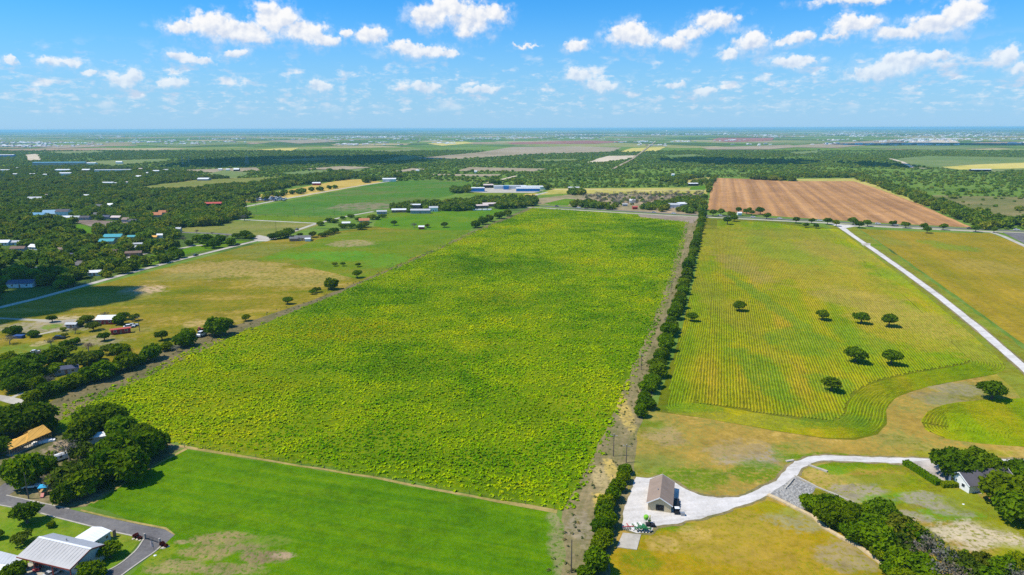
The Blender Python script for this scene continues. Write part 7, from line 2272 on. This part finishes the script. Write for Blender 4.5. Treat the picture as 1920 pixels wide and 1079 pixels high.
# ------------------------------------------------------------------ far settlements: thousands of roofs that read as pale specks
V, Fc, Mi = [], [], []
r_ = random.Random(77)
cl = []
for k in range(150):
    u = r_.uniform(-200, 2120)
    v = 241 + 6.5 + r_.random() ** 1.8 * 26
    cl.append((u, v, r_.uniform(20, 130)))
for (u0, u1, v0) in [(1380, 1920, 256), (1400, 1900, 253), (1000, 1300, 254), (640, 1000, 258), (300, 640, 262), (0, 320, 268), (1500, 1900, 262), (1260, 1920, 252), (0, 150, 275), (640, 760, 258)]:
    for k in range(10):
        cl.append((r_.uniform(u0, u1), v0 + r_.uniform(-1.2, 1.2), 90))
for (u, v, sp) in cl:
    for j in range(r_.randint(3, 22)):
        uu = u + r_.gauss(0, sp * .35)
        vv = max(246.3, v + r_.gauss(0, 0.6))
        p = G(uu, vv)
        w, d, h = r_.uniform(8, 24), r_.uniform(8, 18), r_.uniform(3, 6)
        far_ = max(1.0, math.hypot(p.x, p.y) / 9000.0)
        w, d = w * far_, d * far_
        if r_.random() < .04:
            w, d, h = w * 3, d * 2, h * 1.3
        i0 = len(V)
        for z in (0, h):
            V += [(p.x - w / 2, p.y - d / 2, z), (p.x + w / 2, p.y - d / 2, z), (p.x + w / 2, p.y + d / 2, z), (p.x - w / 2, p.y + d / 2, z)]
        V += [(p.x - w / 2, p.y, h * 1.35), (p.x + w / 2, p.y, h * 1.35)]
        Fc += [(i0, i0 + 1, i0 + 5, i0 + 4), (i0 + 1, i0 + 2, i0 + 6, i0 + 9, i0 + 5), (i0 + 2, i0 + 3, i0 + 7, i0 + 6), (i0 + 3, i0, i0 + 4, i0 + 8, i0 + 7), (i0 + 4, i0 + 5, i0 + 9, i0 + 8), (i0 + 6, i0 + 7, i0 + 8, i0 + 9)]
        c = r_.choice([0, 0, 0, 0, 1, 1, 2, 3])
        Mi += [c] * 6
me = mesh_from('far_settlements', V, Fc)
for m in (W_WHITE, R_GALV, R_PINK, R_TAUPE):
    me.materials.append(m)
me.polygons.foreach_set('material_index', Mi)
tag(link('far_settlements', me), 'pale specks of far towns and farm roofs below the horizon', 'town', kind='stuff')

# ------------------------------------------------------------------ cumulus overhead, out of frame, whose shadows lie on the land
M_CLOUD = plain('cloud_white', (0.9, 0.9, 0.92), 1.0, 0.02, 0.01, 0.0)


def cloud(u0, v0, du, dv, alt, seed, label):
    """cloud above the sunward side of the shadow centred at u0, v0 in the photograph"""
    r = random.Random(seed)
    g = G(u0, v0)
    k = alt / sun_dir.z
    c = g + sun_dir * k
    a = (G(u0 + du, v0) - G(u0 - du, v0)).length / 2
    b_ = (G(u0, v0 - dv) - G(u0, v0 + dv)).length / 2
    bm_ = bmesh.new()
    for i in range(26):
        q = r.uniform(0, 6.28)
        w = math.sqrt(r.random())
        rad = min(a, b_) * r.uniform(.22, .5) * (1.15 - .6 * w)
        m4 = Matrix.Translation((c.x + math.cos(q) * w * a * .85, c.y + math.sin(q) * w * b_ * .85, alt + rad * .3)) @ Matrix.Diagonal((r.uniform(1, 1.7), r.uniform(1, 1.5), .75, 1))
        bmesh.ops.create_icosphere(bm_, subdivisions=3, radius=rad, matrix=m4)
    for v in bm_.verts:
        n = mnoise.fractal(v.co * (3.2 / max(60, min(a, b_))), 1.0, 2.0, 4)
        v.co += (v.co - c).normalized() * n * min(a, b_) * .16
        v.co.z = max(v.co.z, alt - 6 + n * 10)
    me = bpy.data.meshes.new('cloud')
    bm_.to_mesh(me)
    bm_.free()
    me.shade_smooth()
    tag(link('cloud', me, M_CLOUD), label, 'cloud', 'cumulus clouds overhead')


cloud(70, 563, 180, 26, 420, 1, 'cumulus cloud whose shadow lies on the pasture at the left edge')
cloud(-40, 600, 70, 14, 420, 2, 'cumulus cloud whose shadow darkens the farm track at the left')
cloud(560, 301, 240, 9, 900, 3, 'cumulus cloud whose shadow lies on the far dark wood')
cloud(1370, 302, 130, 6, 900, 4, 'cumulus cloud whose shadow lies on the scrub beyond the ploughed field')
cloud(1640, 309, 60, 6, 900, 5, 'cumulus cloud whose small shadow lies on the scrub to the right')
cloud(1460, 307, 60, 2.5, 900, 6, 'narrow cumulus cloud whose shadow trails across the scrub')
cloud(1760, 271, 190, 3, 1000, 7, 'broad cumulus cloud whose shadow lies on the far fields')
cloud(10, 530, 110, 16, 420, 9, 'cumulus cloud whose shadow covers the town trees at the left edge')

# ------------------------------------------------------------------ summer haze: one closed box of even air
HZ = 44000.0
hb = MB().box(-HZ, HZ, -HZ, HZ, -1.0, HAZE_TOP)
mh, nth, oh = new_mat('air')
pv = nth.nodes.new('ShaderNodeVolumePrincipled')
pv.inputs['Color'].default_value = HAZE_COL
pv.inputs['Density'].default_value = HAZE_D
pv.inputs['Anisotropy'].default_value = 0.0
nth.links.new(pv.outputs[0], oh.inputs['Volume'])
tag(hb.build('haze', mh), 'pale blue summer haze over the far plain', 'haze', kind='stuff')
